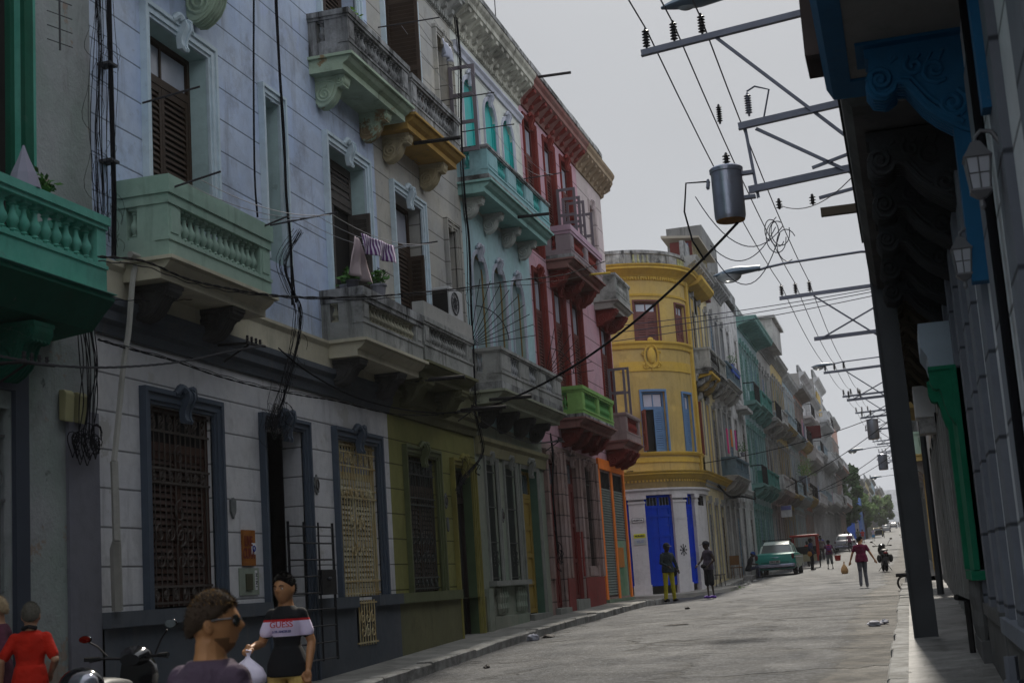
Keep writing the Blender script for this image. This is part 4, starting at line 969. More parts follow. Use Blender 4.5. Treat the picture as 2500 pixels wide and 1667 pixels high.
# ---------------------------------------------------------------- houses further up the street
def far_house(F, u0, u1, zb, top, floors, wm, tm, bmm, seed, doors, near=False, label='', balc=(1, 1), slabm=None, win=1.0, pitch=1.55, P=.6, corn=True, eave=0, name='town_house', shop=None, group='row houses'):
    r = random.Random(seed); x, y, _ = F((u0+u1)/2, 0, 0)
    h = thing(name, label, 'house', (x, y, zb), group)
    nw = max(1, int((u1-u0)/pitch)); holes = []; info = []
    fl = [zb+.12]+list(floors)
    for k, z in enumerate(fl):
        zt = (fl[k+1] if k+1 < len(fl) else top)-.75
        for i in range(nw):
            c = u0+(u1-u0)*(i+.5)/nw; wd = .42*win*(1 if r.random() < .8 else 1.15)
            if zt-z < 1: continue
            holes.append((c-wd, c+wd, z+(.05 if r.random() < .75 or k == 0 else .8), min(zt, z+2.9))); info.append((k, i))
    wall(h, F, u0, u1, zb-1, top, holes, wm, depth=.09)
    for (k, i), hh in zip(info, holes):
        m = r.choice(doors); b = MB(F); w = -.07; a, c, d, e = hh
        b.box(a, c, w-.04, w, d, e)
        o = b.build('window' if k else 'door', DARK if r.random() < .5 else m, h)
        if near:
            b = MB(F)
            if r.random() < .7: leaf(b, a, (a+c)/2, d, e-.4, w+.01, pitch=.16); leaf(b, (a+c)/2, c, d, e-.4, w+.01, pitch=.16); b.build('shutter', m, o)
        b = MB(F); t = .11
        b.box(a-t, a, 0, .025, d, e+t); b.box(c, c+t, 0, .025, d, e+t); b.box(a, c, 0, .025, e, e+t); b.box((a+c)/2-.08, (a+c)/2+.08, 0, .12, e+t*.4, e+t+.18)
        b.build('surround', tm, o)
    for k, z in enumerate(floors):
        mode = balc[min(k, len(balc)-1)]
        band(h, F, u0, u1, [(0, z-.45), (.05, z-.45), (.08, z-.3), (.12, z-.26), (.12, z-.2), (0, z-.2)], tm, 'moulding')
        if mode == 0: continue
        nb = mode; L = (u1-u0)/nb
        for j in range(nb):
            a, c = u0+j*L+.25, u0+(j+1)*L-.25; cb = [a+.35, c-.35] if c-a < 4 else [a+.35, (a*2+c)/3, (a+2*c)/3, c-.35]
            if r.random() < .25:      # iron railed
                b = MB(F); b.prism([(0, z-.22), (P-.1, z-.2), (P, z-.1), (P, z), (0, z)], a, c); o = b.build('balcony', slabm or wm, h)
                b = MB(F); n = int((c-a)/.16)
                for q in range(n): u = a+.03+(c-a-.06)*q/(n-1); b.box(u-.012, u+.012, P-.06, P-.035, z, z+.85)
                b.box(a, c, P-.07, P-.02, z+.85, z+.9); b.box(a, a+.03, 0, P, z+.85, z+.9); b.build('railing', IRON, o)
                for cu in cb: corbel(o, F, cu-.14, cu+.14, z-.225, P*.9, .42, slabm or tm, 'plain', detail=False)
            else:
                balcony(h, F, a, c, z+.82, (.12, .38, .26, .24), P=P, body=bmm, slab=slabm or wm, groups=max(1, int((c-a)/1.8)), ped=.3, corb=cb, cm=slabm or tm, cstyle='plain', cw=.28, CH=.45, each=False, cdetail=False)
    if corn: cornice(h, F, u0, u1, top, tm, P=.45+eave, h=.4, mod=near, dent=False, step=.6)
    b = MB(F); b.box(u0, u1, -.15, .05, top+.4, top+.85+r.random()*.3); b.build('parapet', MMOULD, h)
    shell(h, F, u0+.01, u1-.01, zb-1, top+.3, MSIDE, depth=9)
    return h
DD = [BLUW, mat('pale teal joinery', (.16, .36, .36), .7), mat('cream joinery', (.45, .38, .22), .7), mat('grey joinery', (.12, .12, .12), .7), BRONZE, mat('blue grey joinery', (.10, .17, .24), .7), mat('white joinery', (.4, .4, .4), .7), mat('green joinery', (.05, .16, .12), .7), mat('brown red joinery', (.16, .06, .04), .7)]
MC1 = plaster('soft cream', (.64, .54, .30), (.52, .46, .30), stain=.4); MC2 = plaster('warm grey', (.48, .47, .44), (.32, .31, .30), stain=.7)
MC3 = plaster('stained white', (.66, .65, .64), (.52, .51, .50), stain=.8, stain_c=(.09, .085, .08), thr=.5); MC4 = plaster('sea teal', (.26, .40, .42), (.42, .52, .53), stain=.4)
MC5 = plaster('pale blue grey', (.40, .50, .56), (.34, .42, .48), stain=.5); MC6 = plaster('dull ochre', (.50, .38, .16), (.40, .32, .18), stain=.5)
MC7 = plaster('dusty rose', (.54, .30, .24), (.44, .30, .24), stain=.5); MC8 = plaster('clean white', (.76, .76, .76), (.66, .66, .67), stain=.3, stain_c=(.2, .2, .2))
TG = plaster('grey stone trim', (.34, .34, .33), stain=.5); TW = plaster('white trim', (.50, .50, .50), stain=.4); TT = plaster('teal trim', (.20, .36, .33), stain=.4)
BL = plaster('bright blue paint', (.05, .12, .50), stain=.3)
F2 = FL2
H = []
H.append(far_house(F2, 53.5, 59.0, 1.1, 13.2, (5.2, 9.2), MC1, TG, MMOULDL, 3, [BRONZE, DD[3]], True, 'cream house with brown doors wedged between yellow and white houses', (0, 2), slabm=MMOULD, pitch=1.8))
H.append(far_house(F2, 59.0, 64.3, 1.2, 13.6, (5.4, 9.4), MC2, TG, plaster('slate blue balcony', (.10, .17, .21), (.16, .22, .26), stain=.4), 5, [DD[5], BL, DD[3]], True, 'narrow grey house with dark slate blue balcony and tall blue shutters', (1, 1), slabm=MC2, pitch=1.7))
H.append(far_house(F2, 64.3, 70.3, 1.3, 14.0, (5.5, 9.6), MC3, MC3, MC3, 8, [DD[3], BRONZE], True, 'streaked white house with plain tall side wall', (0, 0), pitch=2.6, corn=False))
H.append(far_house(F2, 70.3, 79.5, 1.45, 13.6, (5.7, 9.8), MC4, TT, plaster('deep teal balcony', (.10, .30, .26), stain=.3), 11, [DD[7], DD[5], MC4], True, 'long sea teal house with deep green eaves', (3, 3), slabm=TT, pitch=1.15, eave=.5))
H.append(far_house(F2, 79.5, 87.5, 1.7, 13.9, (5.8, 9.8), MC2, TG, MC3, 13, DD, True, 'tall bare grey house with boxed upper storey', (2, 2), pitch=1.5, P=.8, slabm=MC2))
H.append(far_house(F2, 87.5, 96, 1.85, 14.2, (6.0, 10.2), MC6, TG, MC5, 17, DD, True, 'dull ochre house with pale balconies', (2, 2), pitch=1.3, P=.7))
H.append(far_house(F2, 96, 105, 2.0, 14.0, (6.2, 10.4), MC5, TW, MC2, 19, DD, True, 'pale blue grey house hung with laundry', (3, 2), pitch=1.4, P=.7))
H.append(far_house(F2, 105, 114, 2.3, 14.2, (6.6, 10.8), MC7, TG, MC6, 23, DD, False, 'dusty rose house under a heavy ochre cornice', (2, 2), slabm=MC6, pitch=1.4, eave=.35))
H.append(far_house(F2, 114, 124, 2.5, 16.4, (6.4, 9.9, 13.3), MC8, TW, MC8, 29, DD, False, 'tall white house with stepped balconies', (3, 2, 2), pitch=1.5, P=.7))
H.append(far_house(F2, 124, 134, 2.8, 15.6, (7.0, 11.2), MC8, TW, MC5, 31, DD, False, 'white house with blue grey balconies', (2, 2), pitch=1.5))
H.append(far_house(F2, 134, 146, 3.1, 18.4, (7.2, 11.0, 14.8), MC8, TW, MC8, 37, DD, False, 'four storey white block with a yellow upper wall', (2, 2, 2), pitch=1.6, P=.9))
H.append(far_house(F2, 146, 158, 3.5, 16.4, (7.6, 11.8), MC3, TG, MC3, 41, DD, False, 'grey white block with crowded balconies', (3, 3), pitch=1.6, P=.9))
H.append(far_house(F2, 158, 172, 3.9, 17.0, (8.0, 12.0), MC7, TG, MC8, 43, DD, False, 'faded rose block beside the big trees', (3, 3), pitch=1.8, P=.9))
b = MB(F2); b.box(135, 140, .02, .14, 15.0, 17.6); b.build('yellow_panel', MYEL, H[10])
# projecting box storey and water tank on the grey house
b = MB(F2); b.box(81, 86.5, -4, .9, 14.2, 15.6); b.box(80.8, 86.7, -4.2, 1.1, 15.6, 15.75); b.build('boxed_storey', MC2, H[4])
b = MB(); b.box(-8.9, -7.35, 60.2, 65, 13.4, 16.4); b.build('roof_block', plaster('raw block wall', (.22, .22, .21), (.14, .14, .14), stain=.8, scale=1.5, bump=.8), H[1])
b = MB(F2); b.box(61, 63.8, .05, .62, 9.98, 10.3); b.build('blue_cloth', BL, H[1])
b = MB(F2); b.box(66.5, 69.3, 0, .5, 8.95, 9.1); b.build('ledge', MC3, H[2])
LAB = ['low ochre house', 'grey house with flat roof', 'cream house with faded doors', 'white house with small windows', 'blue grey house', 'brown house']
WM = [MC6, MC2, MC1, MC8, MC5, MC7]
FAR_L = [(232, 250, 9), (250, 268, 8), (268, 290, 10), (290, 312, 8.5), (312, 340, 11), (340, 370, 9), (370, 410, 10), (410, 450, 11)]
for i, (a, c, hh) in enumerate(FAR_L):
    z = R(a); far_house(F2, a, c, z, z+hh, (z+4.6,), WM[i % 6], TG, WM[(i+2) % 6], 60+i, DD, False, LAB[i % 6]+', %s on the left far up the hill' % ['first', 'second', 'third', 'fourth', 'fifth', 'sixth', 'seventh', 'last'][i], (2,), pitch=2.6)
# blue low building under the trees
bl = thing('low_building', 'low bright blue building with pale blue wall under the big trees', 'building', (-7.3, 205, 5)); bl['group'] = 'row houses'
b = MB(F2); b.box(196, 214, -8, 0, 4, 9.3); b.build('wall', BL, bl); b = MB(F2); b.box(214, 230, -8, .4, 5, 11); b.build('side_wall', plaster('light blue paint', (.16, .28, .62), stain=.3), bl)
for u in (199, 204, 209): b = MB(F2); b.box(u, u+1.6, 0, .05, 5.2, 7.6); b.build('door', DD[2], bl)
# right hand row beyond the crossing
RSPEC = [(50.4, 57, 12.2, plaster('warm yellow render', (.56, .42, .16), stain=.3), 'warm yellow house with green balcony behind the steel pole', TG), (57, 66, 13.0, MC8, 'white house just past the yellow one on the shaded side', TW),
         (66, 76, 12, MC5, 'pale blue house on the shaded side', TG), (76, 90, 13.5, MC2, 'grey house on the shaded side', TG), (90, 105, 12.5, MC1, 'cream house on the shaded side', TG), (105, 125, 14, MC7, 'rose house on the shaded side', TG),
         (125, 150, 13, MC2, 'long grey house on the shaded side', TG), (150, 180, 12, MC8, 'long white house on the shaded side', TW), (180, 220, 11, MC6, 'ochre house high on the shaded side', TG), (220, 270, 11, MC5, 'blue house high on the shaded side', TG), (270, 340, 12, MC1, 'cream row high on the shaded side', TG), (340, 450, 12, MC2, 'last grey row on the shaded side', TG)]
for i, (a, c, hh, m, lb, t) in enumerate(RSPEC):
    z = R(a); far_house(FR, a, c, z, z+hh, (z+4.2, z+8.2), m, t, [LIME, MC8, MC2, MC3, MC5, MC6][i % 6] if i else MMINT, 90+i, DD, False, lb, (2, 2), pitch=2.2 if a < 120 else 4, P=.55)
b = MB(FR)
for u in (50.5, 52.6, 54.7): b.box(u, u+.55, 0, .12, .5, 4.6)
b.build('pilaster', plaster('warm yellow render', (1, 1, 1)), [o for o in bpy.data.objects if o.get('label', '').startswith('warm yellow house')][0])
# building closing the view at the top of the hill
far = thing('hilltop_building', 'pale hazy building closing the street at the top of the hill', 'building', (-4, 470, 14)); b = MB(); b.box(-26, 20, 640, 660, 18, 32); b.build('wall', MC8, far)
b = MB()
for i in range(9):
    for k in range(3): b.box(-24+i*5, -22+i*5, 639.8, 640.05, 21+k*3.6, 23+k*3.6)
b.build('window_row', DARK, far)
# ---------------------------------------------------------------- near right row
MRW = plaster('shaded white render', (.62, .63, .67), (.52, .53, .57), stain=.3, groove=(1.7, .62, .02), stain_c=(.12, .12, .12))
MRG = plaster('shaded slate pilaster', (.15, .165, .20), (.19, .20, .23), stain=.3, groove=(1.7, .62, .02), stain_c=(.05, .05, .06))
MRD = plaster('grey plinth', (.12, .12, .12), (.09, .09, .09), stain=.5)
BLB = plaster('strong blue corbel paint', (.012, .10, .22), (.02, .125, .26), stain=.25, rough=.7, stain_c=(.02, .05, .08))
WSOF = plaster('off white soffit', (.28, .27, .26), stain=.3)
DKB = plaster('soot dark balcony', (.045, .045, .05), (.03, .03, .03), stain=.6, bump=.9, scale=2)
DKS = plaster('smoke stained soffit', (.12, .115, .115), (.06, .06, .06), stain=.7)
R1 = thing('town_house', 'white and slate striped house with bright blue balcony corbel on the right', 'house', (.8, 6, 0), 'row houses')
b = MB(FR); b.box(-12, 13.2, -6, 0, -.8, 12.5); b.build('wall', MRW, R1)
for u in (3.2, 4.6, 6.0, 7.6, 9.2, 10.7, 12.2):
    b = MB(FR); b.box(u, u+.55, 0, .05, .95, 4.7); b.build('pilaster', MRG, R1)
b = MB(FR); b.box(-12, 12.9, 0, .09, .85, .98); b.build('dado_ledge', MRG, R1)
b = MB(FR); b.box(-12, 12.9, 0, .05, -.8, .85); b.build('dado', MRD, R1)
b = MB(FR); b.prism([(0, 5.22), (.86, 5.22), (.94, 5.32), (.94, 6.3), (0, 6.3)], 2, 11.35); bb = b.build('balcony', WSOF, R1)
b = MB(FR); b.prism([(.80, 5.205), (.95, 5.205), (1.0, 5.3), (1.0, 6.32), (.95, 6.32), (.945, 5.32)], 1.9, 11.4); b.box(10.98, 11.38, 0, .80, 5.195, 5.218); b.box(10.2, 10.72, 0, .74, 5.195, 5.218); b.build('soffit_trim', BLB, bb)
b = MB(FR); b.box(1.9, 11.4, .9, 1.06, 6.32, 6.8); b.box(10.8, 11.36, 1.002, 1.12, 5.4, 6.3); b.build('plinth', plaster('stained brown fascia', (.08, .06, .055), stain=.5), bb)
def big_corbel(par, F, u0, u1, top, P, H, m, name='corbel'):
    n = [(0, 0), (1, 0), (1, -.1), (.96, -.12), (.98, -.3), (1.0, -.42), (.95, -.52), (.84, -.55), (.76, -.5), (.72, -.42), (.60, -.44), (.52, -.56), (.44, -.68), (.32, -.80), (.18, -.90), (.08, -.97), (0, -1)]
    b = MB(F); b.prism([(x*P, top+y*H) for x, y in n], u0, u1)
    for uu, sg in ((u0, -1), (u1, 1)):
        f3 = lambda w, v: (uu+sg*.006, w, v)
        b.tube([f3(x*P*.97, top+y*H*.97) for x, y in n[4:-1]], .028*H/.5*.6, 6)
        b.tube([f3(x*P*.9, top+y*H*.88+.0*H) for x, y in n[8:-1]], .02*H/.5*.6, 6)
        b.tube(spiral((.86*P, top-.36*H), .13*P, 1.6, f3, 18, start=0), .022, 6)
        b.tube(spiral((.16*P, top-.72*H), .16*P, 1.8, f3, 18, start=2), .024, 6)
        b.tube(spiral((.30*P, top-.34*H), .15*P, 1.4, f3, 14, start=4), .02, 6)
        b.tube(spiral((.50*P, top-.26*H), .11*P, -1.3, f3, 14, start=1), .02, 6)
        for k in range(5): b.tube([f3((.2+.12*k)*P, top-.14*H), f3((.26+.12*k)*P, top-(.28-.02*k)*H)], [.02, .008], 5)
        b.ell((uu, .86*P, top-.36*H), (.02, .04, .04), 8, 5)
    for i in range(5):
        uu = u0+(u1-u0)*(i+.5)/5; b.tube([(uu, x*P*1.0, top+y*H*1.01) for x, y in n[4:]], .022, 5)
    return b.build(name, m, par, smooth=50)
big_corbel(bb, FR, 10.3, 10.62, 5.2, .68, .70, BLB); big_corbel(bb, FR, 6.2, 6.55, 5.2, .66, .74, BLB)
b = MB(FR); b.box(7.9, 8.05, 0, .1, 3.9, 5.2); b.box(10.35, 10.5, 0, .12, 3.4, 5.2); b.build('strip', BLB, R1)
b = MB(FR); b.box(3.0, 4.0, 0, .09, 0, .8); b.build('blue_panel', plaster('blue white panel', (.04, .14, .5), stain=.2), R1)
R2 = thing('town_house', 'soot dark house with deep carved balcony corbels on the shaded right side', 'house', (.8, 22, 0), 'row houses')
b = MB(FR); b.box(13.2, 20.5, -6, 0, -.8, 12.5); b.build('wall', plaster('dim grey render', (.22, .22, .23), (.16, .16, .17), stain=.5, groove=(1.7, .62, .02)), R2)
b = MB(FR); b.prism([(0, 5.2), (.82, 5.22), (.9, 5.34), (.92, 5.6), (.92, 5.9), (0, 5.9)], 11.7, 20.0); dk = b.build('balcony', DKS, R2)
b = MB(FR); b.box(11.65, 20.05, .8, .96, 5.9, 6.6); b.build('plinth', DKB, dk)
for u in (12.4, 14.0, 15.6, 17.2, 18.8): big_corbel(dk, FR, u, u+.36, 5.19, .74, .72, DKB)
for u in (13.3, 14.8, 16.3, 18.0, 19.6):
    b = MB(FR); b.box(u, u+.45, 0, .06, .95, 4.6); b.build('pilaster', MRG, R2)
b = MB(FR); b.box(13.2, 20.4, 0, .08, .88, 1.0); b.box(13.2, 20.4, 0, .05, -.8, .88); b.build('dado', MRD, R2)
R3 = thing('town_house', 'dim house with green painted door surround and long stained balcony on the right', 'house', (.8, 30, 0), 'row houses')
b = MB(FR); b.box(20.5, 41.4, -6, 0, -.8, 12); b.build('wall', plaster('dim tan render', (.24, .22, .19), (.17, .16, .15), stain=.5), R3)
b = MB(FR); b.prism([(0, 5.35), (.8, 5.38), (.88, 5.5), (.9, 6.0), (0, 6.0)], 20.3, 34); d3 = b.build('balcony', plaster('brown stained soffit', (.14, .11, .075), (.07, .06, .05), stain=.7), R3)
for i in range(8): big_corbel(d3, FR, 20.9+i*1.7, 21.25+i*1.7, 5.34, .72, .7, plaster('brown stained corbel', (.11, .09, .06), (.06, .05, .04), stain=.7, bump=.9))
GRN = plaster('bright green trim', (.006, .13, .065), (.02, .19, .11), stain=.3)
# green surround with hood: stands proud of the wall
gx = MB(FR); gx.box(16.3, 16.62, .0, .12, 1.35, 3.55); gx.box(17.7, 18.0, .0, .17, 1.35, 3.55); gx.box(16.62, 17.7, .0, .12, 1.3, 3.55); gd = gx.build('doorway', GRN, R2)
b = MB(FR); b.prism([(0, 3.55), (.3, 3.6), (.34, 3.8), (.40, 3.9), (.40, 4.18), (0, 4.18)], 16.9, 18.2); b.build('hood', mat('pale hood', (.32, .38, .45), .7), gd)
for u in (16.35, 17.72): corbel(gd, FR, u, u+.24, 3.6, .34, .7, GRN, 'scroll', False)
b = MB(FR); b.box(16.2, 18.1, 0, .16, 1.24, 1.34); b.build('sill', GRN, gd)
b = MB(FR)
for i in range(7): b.lathe(16.4+i*.26, .09, [(.04, .6), (.06, .75), (.04, .9), (.06, 1.05), (.05, 1.24)], 8)
b.box(16.2, 18.1, 0, .14, -.3, .6); b.build('plinth', MRD, gd)
for u in (22.5, 25.2, 28, 31, 34, 37):
    b = MB(FR); b.box(u, u+1.1, .002, .03, .6, 4.0); dd = b.build('door', BRONZE, R3); b = MB(FR); b.box(u-.2, u, 0, .08, .4, 4.2); b.box(u+1.1, u+1.3, 0, .08, .4, 4.2); b.box(u-.2, u+1.3, 0, .08, 4.0, 4.2); b.build('surround', TG, dd)
b = MB(FR); b.prism([(0, 5.0), (.7, 5.1), (.75, 5.2), (0, 5.2)], 35, 38.2); o = b.build('balcony', plaster('ochre balcony slab', (.4, .3, .12), stain=.3), R3)
b = MB(FR)
for i in range(20): b.box(35.05+i*.16, 35.08+i*.16, .68, .70, 5.2, 6.1)
b.box(35, 38.2, .66, .72, 6.1, 6.15); b.build('railing', IRON, o)
b = MB(FR); b.box(35.6, 36.8, .1, .62, 5.3, 6.6); b.build('wooden_shutter', mat('red wood', (.14, .05, .03), .7), o)
# white boxes on brackets
for (u, v) in ((28.6, 4.2),):
    t = thing('meter_cabinet', 'white square meter cabinet high on the shaded right wall', 'cabinet', FR(u, .3, v)); b = MB(FR); b.box(u, u+.7, .02, .42, v, v+.62); b.build('casing', MC8, t, bevel=.02); b = MB(FR); b.box(u+.05, u+.65, .0, .36, v-.3, v); b.build('bracket', MC3, t)
# ---------------------------------------------------------------- wall lanterns
def lantern(u, v, label, S_=.56):
    x, y, z = FR(u, .3, v); t = thing('wall_lantern', label, 'lantern', (x, y, z), 'glass lanterns on the right wall')
    FS = lambda a, q, e: FR(u+(a-u)*S_, q*S_, v+(e-v)*S_)
    m = mat('pale grey cast metal', (.15, .15, .16), .5, .3)
    b = MB(FS); c = (u, .30)
    def sq(r, z): return [(c[0]-r, c[1]-r, z), (c[0]+r, c[1]-r, z), (c[0]+r, c[1]+r, z), (c[0]-r, c[1]+r, z)]
    def loft(rs):
        vs = [p for r, z in rs for p in sq(r, z)]; fs = [(0, 1, 2, 3), tuple(range(len(vs)-4, len(vs)))]
        for k in range(len(rs)-1):
            for i in range(4): fs.append((k*4+i, k*4+(i+1) % 4, (k+1)*4+(i+1) % 4, (k+1)*4+i))
        b.add(vs, fs)
    loft([(.125, v+.30), (.135, v+.31), (.09, v+.38), (.05, v+.46), (.03, v+.48)])
    loft([(.04, v-.08), (.10, v-.02), (.10, v), (.085, v)])
    for sx in (-1, 1):
        for sy in (-1, 1): b.tube([(c[0]+sx*.085, c[1]+sy*.085, v), (c[0]+sx*.115, c[1]+sy*.115, v+.31)], .011, 4)
    for sx in (-1, 1):
        b.tube([(c[0]+sx*.1, c[1]-.1, v+.15), (c[0]+sx*.1, c[1]+.1, v+.15)], .007, 4); b.tube([(c[0]-.1, c[1]+sx*.1, v+.15), (c[0]+.1, c[1]+sx*.1, v+.15)], .007, 4); b.tube([(c[0], c[1]+sx*.085, v), (c[0], c[1]+sx*.115, v+.31)], .007, 4); b.tube([(c[0]+sx*.085, c[1], v), (c[0]+sx*.115, c[1], v+.31)], .007, 4)
    b.lathe(c[0], c[1], [(.012, v-.2), (.03, v-.16), (.02, v-.1), (.05, v-.07)], 8)
    b.build('cage', m, t)
    b = MB(FS); vs = [(c[0]+a*.083, c[1]+e*.083, v+.005) for a, e in ((-1, -1), (1, -1), (1, 1), (-1, 1))]+[(c[0]+a*.11, c[1]+e*.11, v+.30) for a, e in ((-1, -1), (1, -1), (1, 1), (-1, 1))]
    b.add(vs, [(0, 1, 5, 4), (1, 2, 6, 5), (2, 3, 7, 6), (3, 0, 4, 7)]); b.build('glass', mat('frosted lantern glass', (.62, .64, .70), .25, trans=.5), t)
    b = MB(FS); b.lathe(c[0], c[1], [(.03, v+.02), (.035, v+.06), (.03, v+.22)], 8); b.build('bulb', mat('dull bulb', (.3, .3, .32), .4), t)
    b = MB(FS); b.tube([(u, .02, v+.30), (u, .06, v+.42), (u, .14, v+.56), (u, .24, v+.58), (u, .30, v+.52), (u, .30, v+.47)], [.03, .028, .024, .022, .02, .02], 7)
    b.pw([(u-.06, v+.02), (u, v-.12), (u+.06, v+.02), (u+.06, v+.38), (u, v+.5), (u-.06, v+.38)], 0, .025); b.build('bracket', m, t, smooth=50)
lantern(7.8, 3.42, 'larger nearer glass lantern on the right wall'); lantern(10.4, 3.47, 'further glass lantern below the first on the right wall')
# black drain pipe and small pipes on the right wall
t = thing('drain_pipe', 'long black drain pipe down the shaded right wall', 'pipe', FR(9, .1, 0)); rod(t, FR, [(8.95, .05, .3), (8.9, .05, 2.6), (8.95, .05, 5.15)], .03, CABLE, 'pipe')
t = thing('drain_pipe', 'short grey standpipe at the foot of the right wall', 'pipe', FR(11.4, .1, 0)); rod(t, FR, [(11.4, .12, .0), (11.4, .12, .75)], .05, MRG, 'pipe'); rod(t, FR, [(11.4, .12, .5), (11.4, .12, .58)], .07, MRG, 'collar')
t = thing('drain_pipe', 'bent black pipe beside the kerbside steel pole', 'pipe', FR(16, .1, 0)); rod(t, FR, [(17.5, .2, .35), (17.5, .2, 1.0), (17.3, .32, 1.05)], .035, IRON, 'pipe')
# ---------------------------------------------------------------- utility poles
STEEL = mat('galvanised steel', (.15, .16, .20), .45, .5, var=.3, scale=3)
STEELD = mat('dark weathered steel', (.06, .063, .068), .6, .3, var=.4, scale=2)
INS = mat('brown porcelain', (.03, .025, .03), .3)
def insulator(par, x, y, z, h=.3, r=.055, n=6, m=None):
    b = MB(); prof = [(.015, 0), (.02, h*.12)]
    for i in range(n):
        q = z0 = h*(.12+.8*i/n); prof += [(r*.5, q), (r, q+h*.03), (r*.5, q+h*.08)]
    prof += [(.018, h*.95), (.012, h)]
    b.lathe(x, y, [(a, z+c) for a, c in prof], 9); return b.build('insulator', m or INS, par, smooth=30)
def channel(b, p, q, w=.09, h=.1):
    """an angle-section bar between two points"""
    p, q = Vector(p), Vector(q); d = (q-p).normalized(); s = d.cross(Vector((0, 0, 1)));
    s = s.normalized() if s.length > .1 else Vector((1, 0, 0)); u = s.cross(d).normalized()
    for (a, c, e, f) in ((0, w, 0, .012), (0, .012, .012, h)):
        vs = [p+s*a+u*e, p+s*c+u*e, p+s*c+u*f, p+s*a+u*f, q+s*a+u*e, q+s*c+u*e, q+s*c+u*f, q+s*a+u*f]
        b.add([tuple(v) for v in vs], [(0, 1, 2, 3), (4, 5, 6, 7), (0, 1, 5, 4), (1, 2, 6, 5), (2, 3, 7, 6), (3, 0, 4, 7)])
def pole(y, x, top, label, arms, braces, steel=STEELD, w=.31):
    z = S(y); t = thing('utility_pole', label, 'pole', (x, y, z), 'steel utility poles along the right kerb')
    ln = lambda a, q, v: (a-.0125*(v-.4), q, v)
    b = MB(ln if y < 25 else FW); f = .022; d = .2
    b.box(x-w/2, x+w/2, y-d/2, y-d/2+f, z-.2, top); b.box(x-w/2, x-w/2+f, y-d/2+f, y+d/2-f, z-.2, top); b.box(x+w/2-f, x+w/2, y-d/2+f, y+d/2-f, z-.2, top); b.box(x-w/2, x+w/2, y+d/2-f, y+d/2, z-.2, top)
    b.box(x-w/2-.004, x-w/2+.03, y-d/2-.03, y-d/2, z-.2, top); b.box(x+w/2-.03, x+w/2+.004, y-d/2-.03, y-d/2, z-.2, top)
    b.build('post', steel, t)
    for (za, xa, zb, xi) in arms:
        b = MB(); channel(b, (xa, y-.13, za), (x+.2, y-.13, zb), .09, .12); o = b.build('cross_arm', STEEL, t)
        for q in xi: insulator(o, q, y-.1, za+(zb-za)*(q-xa)/(x-xa)+.12, .34 if y < 25 else .38, .06 if y < 25 else .075)
    for p, q in braces:
        b = MB(); channel(b, (p[0], y-.14, p[1]), (q[0], y-.14, q[1]), .045, .05); b.build('brace', STEEL, t)
    return t
P1 = pole(20.2, .03, 10.6, 'nearest tall dark steel pole on the right pavement carrying the transformer frame', [(9.12, -3.1, 9.42, (-3.02, -2.6, -2.18)), (7.78, -1.78, 7.95, ()), (6.82, -1.72, 6.98, ())],
          [((-2.0, 9.22), (-.28, 7.42)), ((-1.55, 7.75), (-.05, 6.75)), ((-1.72, 7.9), (-1.62, 6.75)), ((-.8, 7.05), (0, 7.25)), ((-.75, 6.6), (.05, 6.72))])
b = MB(); b.box(-.75, .05, 20.0, 20.1, 6.35, 6.47); b.build('timber_arm', mat('old timber', (.09, .07, .05), .8), P1)
insulator(P1, -2.05, 20.15, 7.95, .3, .045, 7); insulator(P1, -1.62, 20.15, 8.0, .36, .055, 8, mat('grey porcelain', (.2, .2, .24), .3))
insulator(P1, -1.32, 20.1, 6.55, .16, .05, 3); insulator(P1, -.85, 20.1, 6.55, .16, .05, 3)
rod(P1, FW, [(-1.62, 20.1, 8.36), (-1.5, 20.1, 8.42), (-1.3, 20.1, 8.34), (-1.42, 20.1, 7.9)], .014, STEEL, 'fuse_arm')
for i, (y, dz) in enumerate(((43.2, 9.5), (66, 10.1), (86, 11.2), (108, 12.4), (132, 13.2), (160, 14.4), (190, 15.4), (230, 17))):
    nm = ['second', 'third', 'fourth', 'fifth', 'sixth', 'seventh', 'eighth', 'ninth'][i]
    arms = [(dz, -3.1, dz+.08, (-3.02, -2.6, -2.18)), (dz-1.35, -2.2, dz-1.3, (-2.1, -1.6) if i in (1, 2) else ())]
    br = [((-2.1, dz), (0, dz-1.7)), ((-2.0, dz-1.33), (0, dz-.4))]
    pole(y, .03, dz+.8, nm+' steel pole up the right kerb', arms, br)
WIRE = mat('purple grey wire', (.03, .028, .05), .5)
def sag(p, q, s, n=14): return [tuple(Vector(p).lerp(Vector(q), i/n)-Vector((0, 0, s*4*(i/n)*(1-i/n)))) for i in range(n+1)]
def wire(pts, r, label, m=None, name='power_cable', group=None, cat='cable', n=5):
    b = MB(); b.tube(pts, r, n); o = b.build(name, m or CABLE, None, smooth=60); tag(o, label, cat, group); return o
PY = [(-6, 8.9), (20.2, 9.55), (43.2, 9.95), (66, 10.5), (86, 11.6), (108, 12.8), (132, 13.6), (160, 14.8), (190, 15.8), (230, 17.4)]
for k, x in enumerate((-3.02, -2.6, -2.18)):
    pts = []
    for (a, za), (c, zc) in zip(PY, PY[1:]): pts += sag((x, a, za+.05), (x, c, zc+.05), .012*(c-a), 8)
    wire(pts, .012, ['overhead line on the outermost insulators of the poles', 'overhead line on the middle insulators of the poles', 'overhead line on the innermost insulators of the poles'][k], WIRE, 'overhead_line', 'overhead lines along the street', 'cable', 4)
